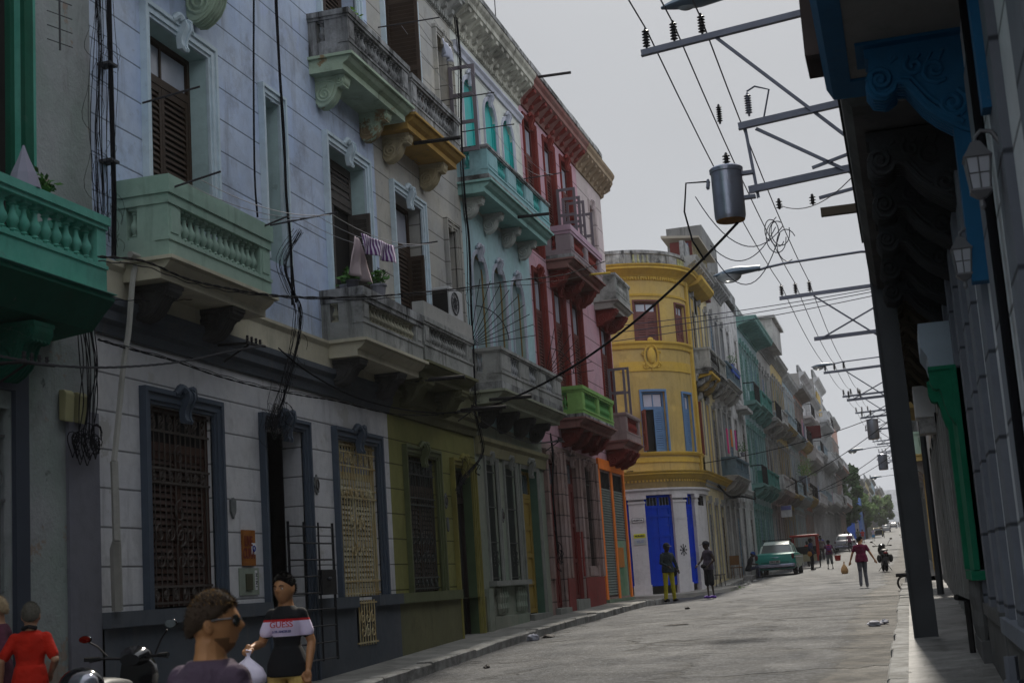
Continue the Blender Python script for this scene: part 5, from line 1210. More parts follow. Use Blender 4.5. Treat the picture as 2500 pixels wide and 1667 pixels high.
def transformer(x, y, z, h, r, label):
    t = thing('transformer', label, 'transformer', (x, y, z), 'pole transformers')
    body = plaster('grey enamel with rust', (.34, .37, .46), (.40, .42, .50), stain=.35, stain_c=(.20, .09, .03), rough=.28, scale=2, thr=.6); body.node_tree.nodes['Principled BSDF'].inputs['Metallic'].default_value = .75
    b = MB(); b.lathe(x, y, [(r*.93, z), (r*.96, z+.03), (r, z+.06), (r, z+h-.1), (r*1.07, z+h-.09), (r*1.08, z+h-.04), (r, z+h-.02), (r*.6, z+h)], 28); o = b.build('tank', body, t, smooth=35)
    b = MB(); b.lathe(x, y, [(r*.9, z-.012), (r*.94, z+.012)], 28); b.build('rusty_base', plaster('orange rust', (.36, .16, .03), (.16, .08, .03), stain=.4, scale=8), t)
    insulator(t, x+.02, y, z+h-.01, .22, .06, 4)
    b = MB(); b.box(x+r*.9, x+r+.16, y-.05, y+.05, z+h*.8, z+h*.86); b.box(x+r*.9, x+r+.16, y-.05, y+.05, z+h*.35, z+h*.41)
    for k in range(3): b.lathe(x-r-.05, y-.06+.05*k, [(.02, z+h*.6+.1*k*.5), (.03, z+h*.64+.05*k), (.015, z+h*.7+.05*k)], 7)
    b.build('lug', STEEL, t)
    return t
transformer(-2.02, 20.05, 6.47, .80, .225, 'large grey drum transformer with rusty base hung from the near pole')
transformer(-1.95, 107.6, 10.4, 1.5, .42, 'upper small dark transformer far up the street'); transformer(-1.85, 131.6, 9.6, 1.4, .42, 'lower small dark transformer far up the street')
def street_lamp(y, xe, z, L, label, post=True):
    zb = S(y); t = thing('street_lamp', label, 'street lamp', (.05, y, zb), 'cobra head street lamps')
    top = z+.15
    if post: b = MB(); b.lathe(.42, y, [(.07, zb-.2), (.05, top)], 10); b.build('post', STEELD, t)
    b = MB(); b.tube([(.42 if post else .05, y, top-.1), (-.4, y, top), (xe+L*1.5, y, top-.05), (xe+L*1.15, y, z+.06), (xe+L*.95, y, z+.02)], .028, 6); b.build('arm', STEEL, t)
    m = mat('blue grey lamp casing', (.14, .19, .25), .45, var=.15)
    b = MB(); n = 12; rings = []
    for i in range(n+1):
        q = i/n; x = xe+L*q; hw = L*(.19*sin(min(1, q*1.6+.12)*pi/2)*(1-.62*max(0, q-.5)/.5)); up = L*(.13*sin(min(1, q*1.8+.1)*pi/2)*(1-.4*max(0, q-.5)/.5)); tl = .045*L*(q)
        for a in range(10): th = 2*pi*a/10; b.v.append((x, y+hw*cos(th), z+tl+(up if sin(th) > 0 else up*.45)*sin(th)))
    for i in range(n):
        for a in range(10): b.f.append((i*10+a, i*10+(a+1) % 10, (i+1)*10+(a+1) % 10, (i+1)*10+a))
    b.f += [tuple(range(10)), tuple(n*10+a for a in range(10))]
    b.build('head', m, t, smooth=50)
    b = MB(); kb = 1 if post else .45; b.ell((xe+L*.33, y, z-.035*L*kb), (L*.27*kb, L*.15*kb, L*.15*kb), 14, 8); b.build('glass_bowl', mat('lamp bowl glass', (.55, .57, .58), .15, trans=.4), t, smooth=80)
street_lamp(30.5, -3.56, 7.86, 1.02, 'nearest blue grey street lamp head above the yellow house')
street_lamp(62, -3.42, 9.95, .9, 'second street lamp head further up the street')
street_lamp(92, -3.4, 8.5, 1.0, 'third small street lamp head by the dark trees')
street_lamp(20.0, -2.74, 9.80, 1.15, 'street lamp cut off by the top edge over the wires', False)
street_lamp(150, -3.6, 10.0, 1.2, 'faintest street lamp head near the hilltop')
# ---------------------------------------------------------------- cables and small things on the near facades
K = {}
K["K1"] = [(-7.5, 10.53, 3.78), (-7.5, 11.04, 3.79), (-7.5, 11.37, 3.8), (-7.5, 12.18, 3.88), (-7.5, 13.1, 4.02), (-7.5, 14.04, 4.2), (-7.5, 14.99, 4.43), (-7.5, 15.94, 4.64)]
K["K2"] = [(-7.72, 12.59, 4.25), (-7.72, 12.96, 4.25), (-7.72, 14.15, 4.25), (-7.72, 15.19, 4.22), (-7.72, 16.37, 4.22), (-7.72, 17.72, 4.26), (-7.72, 18.79, 4.32)]
K["K2b"] = [(-7.74, 12.62, 4.25), (-7.74, 13.17, 4.24), (-7.74, 14.18, 4.24), (-7.74, 15.23, 4.2), (-7.74, 16.41, 4.2), (-7.74, 17.77, 4.24), (-7.74, 18.84, 4.29), (-7.74, 21.16, 4.33), (-7.74, 23.35, 4.53), (-7.74, 25.44, 4.79)]
K["K3"] = [(-7.6, 16.67, 4.73), (-7.6, 17.48, 4.55), (-7.6, 18.84, 4.4), (-7.6, 20.22, 4.37), (-7.6, 22.03, 4.44), (-7.6, 23.66, 4.58), (-7.6, 25.12, 4.79)]
K["K4"] = [(-7.6, 25.11, 4.75), (-7.6, 26.07, 4.59), (-7.6, 27.58, 4.51), (-7.6, 29.29, 4.49), (-7.6, 30.92, 4.64), (-7.6, 31.69, 4.75)]
K["K5"] = [(-7.2, 11.77, 4.87), (-7.2, 12.62, 5.0), (-7.2, 13.53, 4.99), (-7.2, 14.45, 5.06), (-7.2, 15.36, 5.16), (-7.2, 16.66, 5.35), (-7.2, 18.85, 5.75), (-7.2, 21.19, 6.24), (-7.2, 23.6, 6.76), (-7.2, 27.24, 7.59), (-7.2, 32.11, 8.68), (-7.2, 37.07, 10.01)]
K["K5b"] = [(-7.25, 11.85, 4.85), (-7.25, 12.7, 4.97), (-7.25, 13.62, 4.98), (-7.25, 14.54, 5.05), (-7.25, 15.71, 5.2), (-7.25, 16.77, 5.36), (-7.25, 18.98, 5.74), (-7.25, 21.33, 6.23), (-7.25, 24.87, 7.0), (-7.25, 30.06, 8.09), (-7.25, 37.2, 9.74)]
K["K6"] = [(-7.7, 12.65, 4.66), (-7.7, 13.21, 4.76), (-7.7, 14.15, 4.92), (-7.7, 14.88, 5.1), (-7.7, 15.45, 5.3)]
K["PIPE1"] = [(-7.88, 13.19, 8.27), (-7.88, 13.2, 7.41), (-7.88, 13.21, 6.66), (-7.88, 13.22, 5.93), (-7.88, 13.19, 5.25)]
K["PIPE2"] = [(-7.9, 16.98, 9.8), (-7.9, 16.86, 8.38), (-7.9, 16.79, 7.13), (-7.9, 16.83, 6.55)]
K["PIPE3"] = [(-7.9, 17.72, 10.1), (-7.9, 17.73, 8.99), (-7.9, 17.79, 8.04), (-7.9, 17.79, 7.09), (-7.9, 17.87, 6.41), (-7.9, 17.85, 5.54)]
K["WPIPE"] = [(-7.75, 13.47, 5.24), (-7.75, 13.35, 5.03), (-7.75, 13.24, 4.44), (-7.75, 13.13, 4.09), (-7.75, 13.0, 3.48), (-7.75, 12.9, 3.03), (-7.75, 12.91, 2.72), (-7.75, 12.92, 2.23), (-7.75, 12.99, 1.97), (-7.75, 13.03, 1.53)]
K["B1c"] = [(-7.8, 17.22, 6.02), (-7.8, 17.4, 5.69), (-7.8, 17.62, 5.49), (-7.8, 17.65, 5.25), (-7.8, 17.5, 4.87), (-7.8, 17.22, 4.47), (-7.8, 16.91, 4.03), (-7.8, 16.62, 3.67)]
K["B2c"] = [(-7.8, 26.21, 11.92), (-7.8, 25.99, 10.48), (-7.8, 25.95, 9.13), (-7.8, 26.04, 8.18), (-7.8, 25.9, 6.93), (-7.8, 25.89, 6.07), (-7.8, 25.8, 4.96)]
K["B2d"] = [(-7.8, 25.78, 4.88), (-7.8, 26.11, 4.4), (-7.8, 26.18, 4.07), (-7.8, 25.56, 3.78), (-7.8, 24.83, 3.5), (-7.8, 24.39, 3.24)]
K["B0c"] = [(-7.85, 12.89, 8.14), (-7.85, 12.9, 7.3), (-7.85, 12.85, 6.55), (-7.85, 12.86, 5.84), (-7.85, 12.86, 5.32)]
K["BM"] = [(-7.85, 12.52, 4.43), (-7.85, 12.53, 4.07), (-7.85, 12.55, 3.8), (-7.85, 12.62, 3.63), (-7.85, 12.57, 3.45)]
K["rods1"] = [(-7.2, 13.39, 6.01), (-7.2, 14.92, 6.55)]
K["rods2"] = [(-7.2, 15.58, 6.04), (-7.2, 17.43, 6.57)]
K["rods3"] = [(-7.2, 17.43, 6.57), (-7.2, 21.33, 7.04)]
K["rod4"] = [(-6.9, 23.31, 5.07), (-6.9, 25.25, 5.33)]
K["rod5"] = [(-7.0, 31.27, 12.58), (-7.0, 32.9, 13.13)]
K["rod6"] = [(-7.1, 33.83, 9.58), (-7.1, 36.36, 10.11)]
LEAD = mat('bare twisted cable', (.07, .07, .075), .85, spec=.1)
SG = 'service cables strung along the facades'
def twist(pts, r, k=3, amp=1.1):
    r = r*.62
    """several strands wound round one path"""
    b = MB(); P = []
    for a, c in zip(pts, pts[1:]):
        n = 8; P += [Vector(a).lerp(Vector(c), i/n) for i in range(n)]
    P.append(Vector(pts[-1]))
    for s in range(k):
        b.tube([tuple(p+Vector((0, cos(i*.3+s*2*pi/k)*r*amp, sin(i*.3+s*2*pi/k)*r*amp))) for i, p in enumerate(P)], r, 4)
    return b
def smooth_path(pts, n=5):
    out = []
    P = [Vector(p) for p in pts]
    for i in range(len(P)-1):
        p0, p1, p2, p3 = P[max(0, i-1)], P[i], P[i+1], P[min(len(P)-1, i+2)]
        for k in range(n):
            t = k/n; out.append(tuple(.5*((2*p1)+(p2-p0)*t+(2*p0-5*p1+4*p2-p3)*t*t+(3*p1-p0-3*p2+p3)*t**3)))
    out.append(tuple(P[-1])); return out
for key, r, k, m, lb in (('K1', .010, 3, LEAD, 'thick twisted cable sagging below the green balcony to the white house'), ('K2b', .009, 2, CABLE, 'black cable pair clipped under the belt course of the white house'), ('K2', .008, 1, CABLE, 'thin black cable just above the clipped pair'),
                         ('K3', .010, 3, CABLE, 'twisted cable drooping from the bundle towards the olive door'), ('K4', .010, 3, LEAD, 'pale twisted cable hanging over the grey green doorway'), ('K5', .012, 2, CABLE, 'black cable looping from the mint balcony across to the pink house'),
                         ('K5b', .010, 1, CABLE, 'thin cable running just under the looping pair'), ('K6', .008, 1, CABLE, 'short cable rising to the corner of the mint balcony')):
    o = twist(smooth_path(K[key]), r, k).build('service_cable', m, None, smooth=60); tag(o, lb, 'cable', SG)
t = thing('service_pipe', 'black service pipe at the left edge of the white house', 'pipe', K['PIPE1'][-1]); rod(t, FW, [(-7.88, 13.2, 13)]+K['PIPE1'], .027, CABLE, 'pipe')
for z in (6.3, 7.4, 8.6): b = MB(); b.box(-8.0, -7.84, 13.12, 13.28, z, z+.03); b.build('clip', LEAD, t)
wire([(-7.9, 17.0, 13)]+smooth_path(K['PIPE2']), .014, 'straight black cable down beside the narrow window', CABLE, 'wall_cable', 'cables hanging on the walls')
wire([(-7.9, 17.7, 13)]+smooth_path(K['PIPE3']), .02, 'thicker black cable down past the narrow window to the tangle', CABLE, 'wall_cable', 'cables hanging on the walls')
wire([(-7.92, 17.6, 13), (-7.92, 17.75, 9), (-7.92, 17.84, 7), (-7.92, 18.0, 5.6)], .01, 'thin cable beside the thicker one past the narrow window', CABLE, 'wall_cable', 'cables hanging on the walls')
# leaning white plastic pipe
t = thing('vent_pipe', 'white plastic pipe rising from the slate dado to a tee under the mint balcony', 'pipe', K['WPIPE'][-1]); WP = plaster('yellowed plastic pipe', (.42, .41, .37), stain=.3)
rod(t, FW, smooth_path(K['WPIPE'][:6]), .034, WP, 'pipe'); rod(t, FW, smooth_path(K['WPIPE'][5:8]), .04, WP, 'pipe'); rod(t, FW, [K['WPIPE'][7], (-7.8, 12.98, 2.15), (-7.85, 13.08, 1.53)], [.042, .058, .058], WP, 'casing')
rod(t, FW, [(-7.72, 13.25, 5.27), (-7.72, 13.85, 5.27)], .038, WP, 'tee')
# bundles
def tangle(name, path, n, spread, label, seed, r=.007, loops=0):
    rr = random.Random(seed); b = MB()
    for s in range(n):
        ox, oy = rr.uniform(0, spread*.5), rr.uniform(-spread, spread); ph = rr.uniform(0, 6)
        pts = [(p[0]+ox+.02, p[1]+oy*(.5+.7*abs(sin(i*.9+ph)))+rr.uniform(-.02, .02), p[2]+rr.uniform(-.04, .04)) for i, p in enumerate(path)]
        b.tube(smooth_path(pts, 4), rr.choice([r, r, r*1.5]), 4)
    for s in range(loops):
        p = rr.choice(path[len(path)//2:]); c = Vector(p)+Vector((.05, rr.uniform(-.2, .3), rr.uniform(-.2, .3))); q = rr.uniform(.1, .28)
        b.tube([(c.x+.03*sin(t*3), c.y+q*.7*cos(t), c.z+q*sin(t)) for t in [5.4*i/16 for i in range(17)]], r*.8, 4)
    o = b.build(name, CABLE, None, smooth=60); return tag(o, label, 'cables', 'cable bundles on the facades')
tangle('cable_bundle', [(-7.9, 12.95, 12.5), (-7.9, 12.9, 10)]+K['B0c'], 16, .24, 'hanging mass of thin cables between the green and the white house', 3, .0032, loops=16)
tangle('cable_bundle', [(-7.85, 17.9, 6.6)]+K['B1c'], 14, .15, 'thick dark cable bundle falling to the slate framed entrance', 5, .0038, loops=8)
tangle('cable_bundle', K['B1c'][-2:]+[(-7.82, 16.75, 3.85), (-7.85, 16.95, 3.6), (-7.88, 17.3, 3.75)], 11, .14, 'knot of cables spread over the entrance keystone', 6, .0036, loops=8)
tangle('cable_bundle', [(-7.85, 26.3, 13.0)]+K['B2c'], 10, .12, 'cables running down the joint before the aqua arched house', 8, .0048, loops=6)
tangle('cable_bundle', K['B2d'], 8, .08, 'black cables curling down into the olive doorway', 9, .006, loops=4)
tangle('cable_bundle', [(-7.8, 31.75, 4.9), (-7.8, 31.8, 4.4), (-7.85, 31.75, 3.5), (-7.85, 31.85, 2.2)], 6, .06, 'cables down the joint between grey green and pink ground floors', 10, .012, loops=3)
tangle('cable_bundle', [(-7.2, 56.5, 4.9), (-7.2, 60, 4.6), (-7.2, 64, 4.8), (-7.2, 70, 4.9)], 6, .1, 'sagging cables under the balconies beyond the yellow house', 12, .014, loops=5)
# meter boxes with their cables
t = thing('meter_boxes', 'pair of small cream meter boxes hung with black cables on the grey pier', 'meter boxes', K['BM'][-1])
CRB = mat('aged cream plastic', (.33, .31, .16), .5, var=.2)
for u in (12.28, 12.52):
    b = MB(FL); b.prism([(.02, 3.42), (.09, 3.40), (.11, 3.68), (.08, 3.72), (.02, 3.72)], u, u+.15); b.build('meter_box', CRB, t, bevel=.01)
rr = random.Random(4)
b = MB()
for i in range(22):
    y = 12.3+rr.random()*.5; q = rr.uniform(.05, .16); c = (-7.86, y, 3.25+rr.uniform(-.05, .12)); b.tube([(c[0]+.02*sin(a*2), c[1]+q*.6*cos(a), c[2]+q*1.1*sin(a)-.08) for a in [6*k/12 for k in range(13)]], .0055, 4)
for i in range(10):
    y = 12.45+rr.random()*.35; b.tube(smooth_path([(-7.88, y, 4.4), (-7.84, y+rr.uniform(-.05, .05), 4.0), (-7.85, y+rr.uniform(-.08, .08), 3.6), (-7.84, y-.1, 3.2)]), .0065, 4)
b.build('cable_coil', CABLE, t)
# insulator racks
def rack(x, y, z, label, d=(0, 1)):
    t = thing('cable_bracket', label, 'bracket', (x, y, z), 'iron cable brackets')
    b = MB(); b.tube([(x-.35, y-.25*d[1], z-.03), (x, y, z), (x+.05, y+.45, z+.02)], .018, 5); b.tube([(x-.3, y, z-.2), (x, y+.1, z)], .012, 4); b.build('bar', IRON, t)
    for i in range(4): insulator(t, x+.02, y+.02+i*.12, z+.01, .09, .03, 2)
rack(-7.62, 15.75, 4.66, 'iron cable bracket under the mint balcony'); rack(-7.62, 25.1, 4.78, 'iron cable bracket beside the olive doorway'); rack(-7.6, 11.1, 3.8, 'iron cable bracket below the sea green balcony'); rack(-7.6, 31.7, 4.72, 'iron cable bracket before the pink ground floor')
# heavy black cable from the transformer to the facade
wire(sag((-7.6, 25.5, 4.82), (-1.93, 20.15, 6.45), .42, 22), .021, 'heavy black cable sagging from the transformer to the facades on the left', CABLE, 'power_cable')
wire([(-2.3, 20.1, 7.1), (-2.62, 20.1, 7.12), (-2.68, 20.1, 6.7), (-2.6, 20.1, 6.25), (-2.45, 20.1, 5.95)], .014, 'black lead curving from the transformer bushing', CABLE, 'power_cable')
b = MB(); rr = random.Random(2)
for i in range(5):
    q = rr.uniform(.10, .24); c = Vector((-1.45+rr.uniform(-.15, .2), 20.1, 6.2+rr.uniform(-.2, .15))); a0 = rr.uniform(0, 6); b.tube([(c.x+q*.6*cos(a0+a), c.y+.03*sin(a*2), c.z+q*sin(a0+a)) for a in [4.6*k/14 for k in range(15)]], .007, 4)
b.tube(sag((-2.35, 20.1, 6.15), (-1.4, 20.1, 6.3), .35), .007, 4); b.tube(sag((-2.3, 20.1, 5.95), (-1.35, 20.1, 6.2), .55), .007, 4); b.tube(sag((-2.5, 20.1, 6.9), (-1.3, 20.1, 6.3), .5), .007, 4)
tag(b.build('wire_loops', WIRE, None), 'loose loops of thin wire below the transformer frame', 'wires')
for k, (a, c) in enumerate((((-8.0, 41.2, 8.95), (-.1, 43.1, 9.55)), ((-8.0, 41.2, 8.75), (-.1, 43.1, 9.47)), ((-8.0, 41.2, 8.5), (-.1, 43.1, 9.35)))):
    wire(sag(a, c, .08), .012, ['top', 'middle', 'bottom'][k]+' wire of three crossing the street in front of the yellow house', WIRE, 'crossing_wire', 'three wires crossing at the yellow house', 'cable', 4)
wire(sag((-9.5, 49.8, 5.25), (0, 66, 8.3), .5), .016, 'thin cable across the yellow house cornice to a far pole', CABLE, 'crossing_wire')
wire(sag((-7.2, 80, 5.6), (0, 86, 10.0), .3), .022, 'dark cable crossing high above the green car', CABLE, 'crossing_wire')
wire(sag((-7.2, 100, 6.2), (0, 108, 10.5), .5), .024, 'dark cable crossing above the white car', CABLE, 'crossing_wire')
wire(sag((-7.2, 120, 7.5), (0, 132, 11.5), .5), .026, 'farthest dark cable crossing by the trees', CABLE, 'crossing_wire')
wire(sag((-1.3, 20.1, 6.6), (.2, 13, 5.4), .3), .006, 'thin loose wire running to the dark balcony on the right', LEAD, 'crossing_wire')
# clothes lines and iron rods on the balconies
ROD = mat('rusty grey rod', (.05, .047, .05), .9, spec=.05)
def irod(pts, label, r=.013, m=None): return wire(pts, r, label, m or ROD, 'iron_rod', 'iron rods on the balconies', 'rod')
irod([(-7.45, 13.5, 6.0), (-6.8, 13.6, 6.15)], 'rod sticking out over the mint balcony rail')
irod([(-7.9, 15.75, 5.95), (-7.0, 15.8, 6.2)], 'rod at the far end of the mint balcony')
irod([(-7.9, 13.9, 7.2), (-7.2, 13.95, 7.3)], 'short rod at the brown shuttered window')
irod([(-8.0, 17.3, 6.55), (-6.95, 17.3, 6.6)], 'near rod of the laundry line'); irod([(-8.0, 21.6, 7.12), (-6.95, 21.6, 7.14)], 'far rod of the laundry line')
LINE = mat('white cord', (.34, .34, .36), .8, spec=.05)
def cord(p, q, s, label, r=.005): return wire(sag(p, q, s), r, label, LINE, 'clothes_line', 'clothes lines', 'line', 4)
for i, x in enumerate((-7.05, -7.25, -7.5)): cord((x, 13.6, 6.1), (x, 17.3, 6.58), .14, ['outer', 'middle', 'inner'][i]+' cord from the mint balcony to the laundry rod'); cord((x, 17.3, 6.6), (x, 21.6, 7.12), .16, ['outer', 'middle', 'inner'][i]+' cord of the laundry line')
def cloth(name, y0, y1, x, zt, zb, m, label, nu=14, nv=12, narrow=0., amp=.05, tilt=0, top=0.):
    b = MB()
    for j in range(nv+1):
        t = j/nv
        for i in range(nu+1):
            s = i/nu; wv = amp*sin(s*13+t*2)*(.3+t)
            y = y0+(y1-y0)*(.5+(s-.5)*(1-narrow*(1-t))); z = zt+(zb-zt)*t+tilt*s*(1-t*.3)-top*4*s*(1-s)*(1-t)
            b.v.append((x+wv, y+.02*sin(t*7), z))
    for j in range(nv):
        for i in range(nu): b.f.append((j*(nu+1)+i, j*(nu+1)+i+1, (j+1)*(nu+1)+i+1, (j+1)*(nu+1)+i))
    o = b.build(name, m, None, smooth=80); md = o.modifiers.new('thickness', 'SOLIDIFY'); md.thickness = .004
    return tag(o, label, 'laundry')
cloth('hanging_cloth', 17.95, 18.85, -7.12, 6.52, 5.93, mat('pinkish white cloth', (.42, .34, .35), .9, var=.1), 'pinkish white sheet hanging over the potted plants', narrow=.8, amp=.035)
def striped():
    m, t, b, N, L = nodes('purple striped cloth'); g = N('ShaderNodeNewGeometry'); s = N('ShaderNodeSeparateXYZ'); L(g.outputs['Position'], s.inputs[0])
    a = N('ShaderNodeMath'); a.operation = 'MULTIPLY'; a.inputs[1].default_value = 11; L(s.outputs[1], a.inputs[0]); f = N('ShaderNodeMath'); f.operation = 'FRACT'; L(a.outputs[0], f.inputs[0])
    c = N('ShaderNodeMath'); c.operation = 'GREATER_THAN'; c.inputs[1].default_value = .45; L(f.outputs[0], c.inputs[0])
    x = N('ShaderNodeMix'); x.data_type = 'RGBA'; L(c.outputs[0], x.inputs[0]); x.inputs['A'].default_value = (.5, .45, .55, 1); x.inputs['B'].default_value = (.08, .01, .12, 1); L(x.outputs['Result'], b.inputs['Base Color']); b.inputs['Roughness'].default_value = .9; return m
cloth('striped_towel', 18.2, 19.5, -6.98, 6.52, 6.27, striped(), 'purple and white striped towel pegged on the laundry line', amp=.04, tilt=.1)
for i, x in enumerate((-7.0, -7.3, -7.6)): cord((x, 22.3, 11.25), (x, 25.6, 11.0), .06, ['outer', 'middle', 'inner'][i]+' cord above the ochre balcony')
irod([(-8, 22.2, 11.25), (-6.9, 22.3, 11.28)], 'near rod above the ochre balcony'); irod([(-8, 25.6, 11.0), (-6.9, 25.6, 11.0)], 'far rod above the ochre balcony')
cloth('hanging_cloth', 23.0, 23.5, -7.1, 11.2, 10.9, mat('white grey rag', (.4, .42, .5), .9), 'small white and grey rag pegged above the ochre balcony', 8, 6)
for i, (z, y0) in enumerate(((10.9, 27.0),)):
    irod([(-8, 26.9, 10.75), (-6.9, 27.0, 10.78)], 'near rod above the turquoise balcony'); irod([(-8, 31.0, 10.8), (-6.9, 31.1, 10.85)], 'far rod above the turquoise balcony')
    for k, x in enumerate((-7.1, -7.35)): cord((x, 27, 10.77), (x, 31.1, 10.83), .22, ['outer', 'inner'][k]+' cord sagging over the turquoise balcony')
for (y, z, lb) in ((22.6, 9.2, 'dark drain spout below the ochre balcony'), (22.0, 4.95, 'dark drain spout beside the white rail balcony'), (24.4, 4.7, 'dark drain spout under the white rail balcony'), (26.3, 5.1, 'dark drain spout at the white arched balcony'), (32.3, 13.7, 'dark drain spout in the pink house cornice'), (28.9, 9.35, 'grey drain spout of the turquoise balcony')):
    t = thing('drain_spout', lb, 'spout', (-7.4, y, z), 'drain spouts'); b = MB(); b.tube([(-7.6, y, z), (-6.75, y, z-.02)], .035, 7); b.build('spout', IRON, t)
irod([(-7.4, 35.5, 9.35), (-6.8, 35.6, 9.35)], 'yellow rod below the grey pink balcony', .03, mat('yellow rod', (.6, .4, .05), .5))
# iron fans between balconies
def fan(y, z, r, a0, a1, n, label, x=-7.25):
    t = thing('iron_fan', label, 'fan guard', (x, y, z), 'spiked iron fan guards'); b = MB()
    for i in range(n):
        a = a0+(a1-a0)*i/(n-1); b.tube([(x, y, z), (x+.15*(1), y+r*cos(a), z+r*sin(a))], .011, 4)
    b.tube([(x+.07, y+r*.6*cos(a0+(a1-a0)*i/14), z+r*.6*sin(a0+(a1-a0)*i/14)) for i in range(15)], .013, 4); b.build('spikes', IRON, t)
G_ = lambda: 0
def fan_x(y, z, r, a0, a1, n, label, m=IRON):
    """fan standing square to the wall at the end of a balcony"""
    t = thing('iron_fan', label, 'fan guard', (-7.9, y, z), 'spiked iron fan guards'); b = MB()
    for i in range(n):
        a = a0+(a1-a0)*i/(n-1); b.tube([(-7.95, y, z), (-7.95+r*cos(a), y+.02, z+r*sin(a))], .0075, 4)
        if m is not IRON: b.lathe(-7.95+r*cos(a), y, [(.0, z+r*sin(a)-.05), (.04, z+r*sin(a)), (.0, z+r*sin(a)+.06)], 5)
    b.tube([(-7.95+r*.6*cos(a0+(a1-a0)*i/14), y, z+r*.6*sin(a0+(a1-a0)*i/14)) for i in range(15)], .009, 4); b.build('spikes', m, t)
fan_x(26.35, 6.2, 1.35, .05, 1.35, 9, 'black iron fan guard at the near end of the white arched balcony')
fan_x(32.3, 6.3, 1.2, .05, 1.3, 8, 'black iron fan guard before the lime green balcony')
fan_x(10.3, 5.6, .6, .1, 1.2, 6, 'dark red spiked fan on the sea green balcony', mat('dark red iron', (.10, .015, .012), .9, spec=.05))
# pots, plants, air conditioner, antennas
LEAFM = mat('green leaf', (.045, .13, .02), .6, var=.6, scale=30); LEAFL = mat('light green leaf', (.16, .30, .03), .6, var=.4, scale=30)
def plant(x, y, z, r, h, label, pot=(.10, .14), potm=None, seed=1, n=70, lm=None):
    rr = random.Random(seed); t = thing('potted_plant', label, 'plant', (x, y, z), 'potted plants on balconies')
    b = MB(); b.lathe(x, y, [(pot[0]*.75, z), (pot[0]*.95, z+pot[1]*.85), (pot[0]*1.08, z+pot[1]*.86), (pot[0]*1.08, z+pot[1]), (pot[0]*.9, z+pot[1])], 12); b.build('pot', potm or mat('grey pot', (.22, .22, .25), .7), t)
    b = MB(); z0 = z+pot[1]
    for i in range(n):
        a = rr.uniform(0, 2*pi); e = rr.uniform(.1, 1.4); q = rr.uniform(.3, 1); p = Vector((x+r*q*cos(a)*cos(e), y+r*q*sin(a)*cos(e), z0+h*q*sin(e))); s = rr.uniform(.035, .06)
        d = Vector((rr.uniform(-1, 1), rr.uniform(-1, 1), rr.uniform(-.4, .6))).normalized(); w_ = d.orthogonal().normalized()
        b.quad(tuple(p), tuple(p+d*s+w_*s*.45), tuple(p+d*s*2), tuple(p+d*s-w_*s*.45))
    for i in range(8): a = i*.8; b.tube([(x, y, z0-.02), (x+r*.6*cos(a), y+r*.6*sin(a), z0+h*.6)], .006, 4)
    b.build('foliage', lm or LEAFM, t)
plant(-7.42, 20.0, 5.97, .16, .24, 'leafy plant in a pale pot on the white balcony corner', seed=2, n=130, pot=(.12, .2))
plant(-7.55, 19.25, 5.97, .14, .2, 'low plant in a dark pot at the near end of the white balcony', seed=3, potm=mat('dark pot', (.05, .05, .06), .7), n=90); plant(-7.75, 19.5, 5.97, .1, .14, 'smallest plant squeezed behind the white balcony rail', seed=4, n=50)
plant(-7.5, 11.3, 5.36, .14, .2, 'small green plant on the sea green balcony rail', seed=5, n=60, pot=(.06, .06)); plant(-7.5, 19.6, 10.27, .14, .16, 'yellow green plant on the topmost dirty balcony', seed=6, lm=LEAFL, n=40, pot=(.06, .05))
plant(-6.8, 62.5, 10.4, .3, .5, 'plant on the far blue cloth balcony', seed=7, n=60); plant(-6.7, 101, 7.2, .9, 1.6, 'big lime green shrub on a far balcony', seed=8, n=420, lm=LEAFL, pot=(.3, .4)); plant(-6.7, 98.5, 7.2, .5, 1.0, 'darker climbing plant on a far balcony', seed=9, n=200, pot=(.3, .4)); plant(-6.8, 63.0, 6.5, .3, .5, 'plant on the slate blue balcony', seed=10, n=70)
plant(0.0, 11.9, 6.6, .2, .35, 'lime leaves sprouting from the dark balcony on the right', seed=12, n=60, lm=LEAFL, pot=(.05, .05)); plant(-.12, 13.4, 5.85, .15, .3, 'second lime sprout lower on the dark balcony', seed=13, n=50, lm=LEAFL, pot=(.05, .05))
t = thing('folded_parasol', 'grey cloth bundle leaning on the sea green balcony', 'parasol', (-7.45, 10.9, 5.36)); b = MB(); b.lathe(-7.45, 10.95, [(.16, 5.36), (.12, 5.5), (.05, 5.66), (.008, 5.78)], 9); b.build('canopy', mat('grey lilac cloth', (.25, .24, .3), .9), t)
t = thing('air_conditioner', 'white air conditioner unit on the white rail of the cream house', 'air conditioner', (-7.55, 23.9, 6.24))
AC = mat('white enamel', (.5, .5, .5), .5, var=.1)
b = MB(); b.box(-7.72, -7.38, 23.45, 24.2, 6.25, 6.80); o = b.build('casing', AC, t, bevel=.02)
b = MB(); b.tube([(-7.37, 23.72+.2*cos(a), 6.52+.2*sin(a)) for a in [2*pi*i/20 for i in range(21)]], .012, 4); b.tube([(-7.37, 23.72+.1*cos(a), 6.52+.1*sin(a)) for a in [2*pi*i/16 for i in range(17)]], .008, 4)
for i in range(6): a = i*pi/6; b.tube([(-7.37, 23.72-.2*cos(a), 6.52-.2*sin(a)), (-7.37, 23.72+.2*cos(a), 6.52+.2*sin(a))], .005, 4)
b.build('fan_guard', LEAD, t); b = MB(); b.box(-7.70, -7.42, 23.44, 23.448, 6.3, 6.75); b.build('coil', DARK, t)
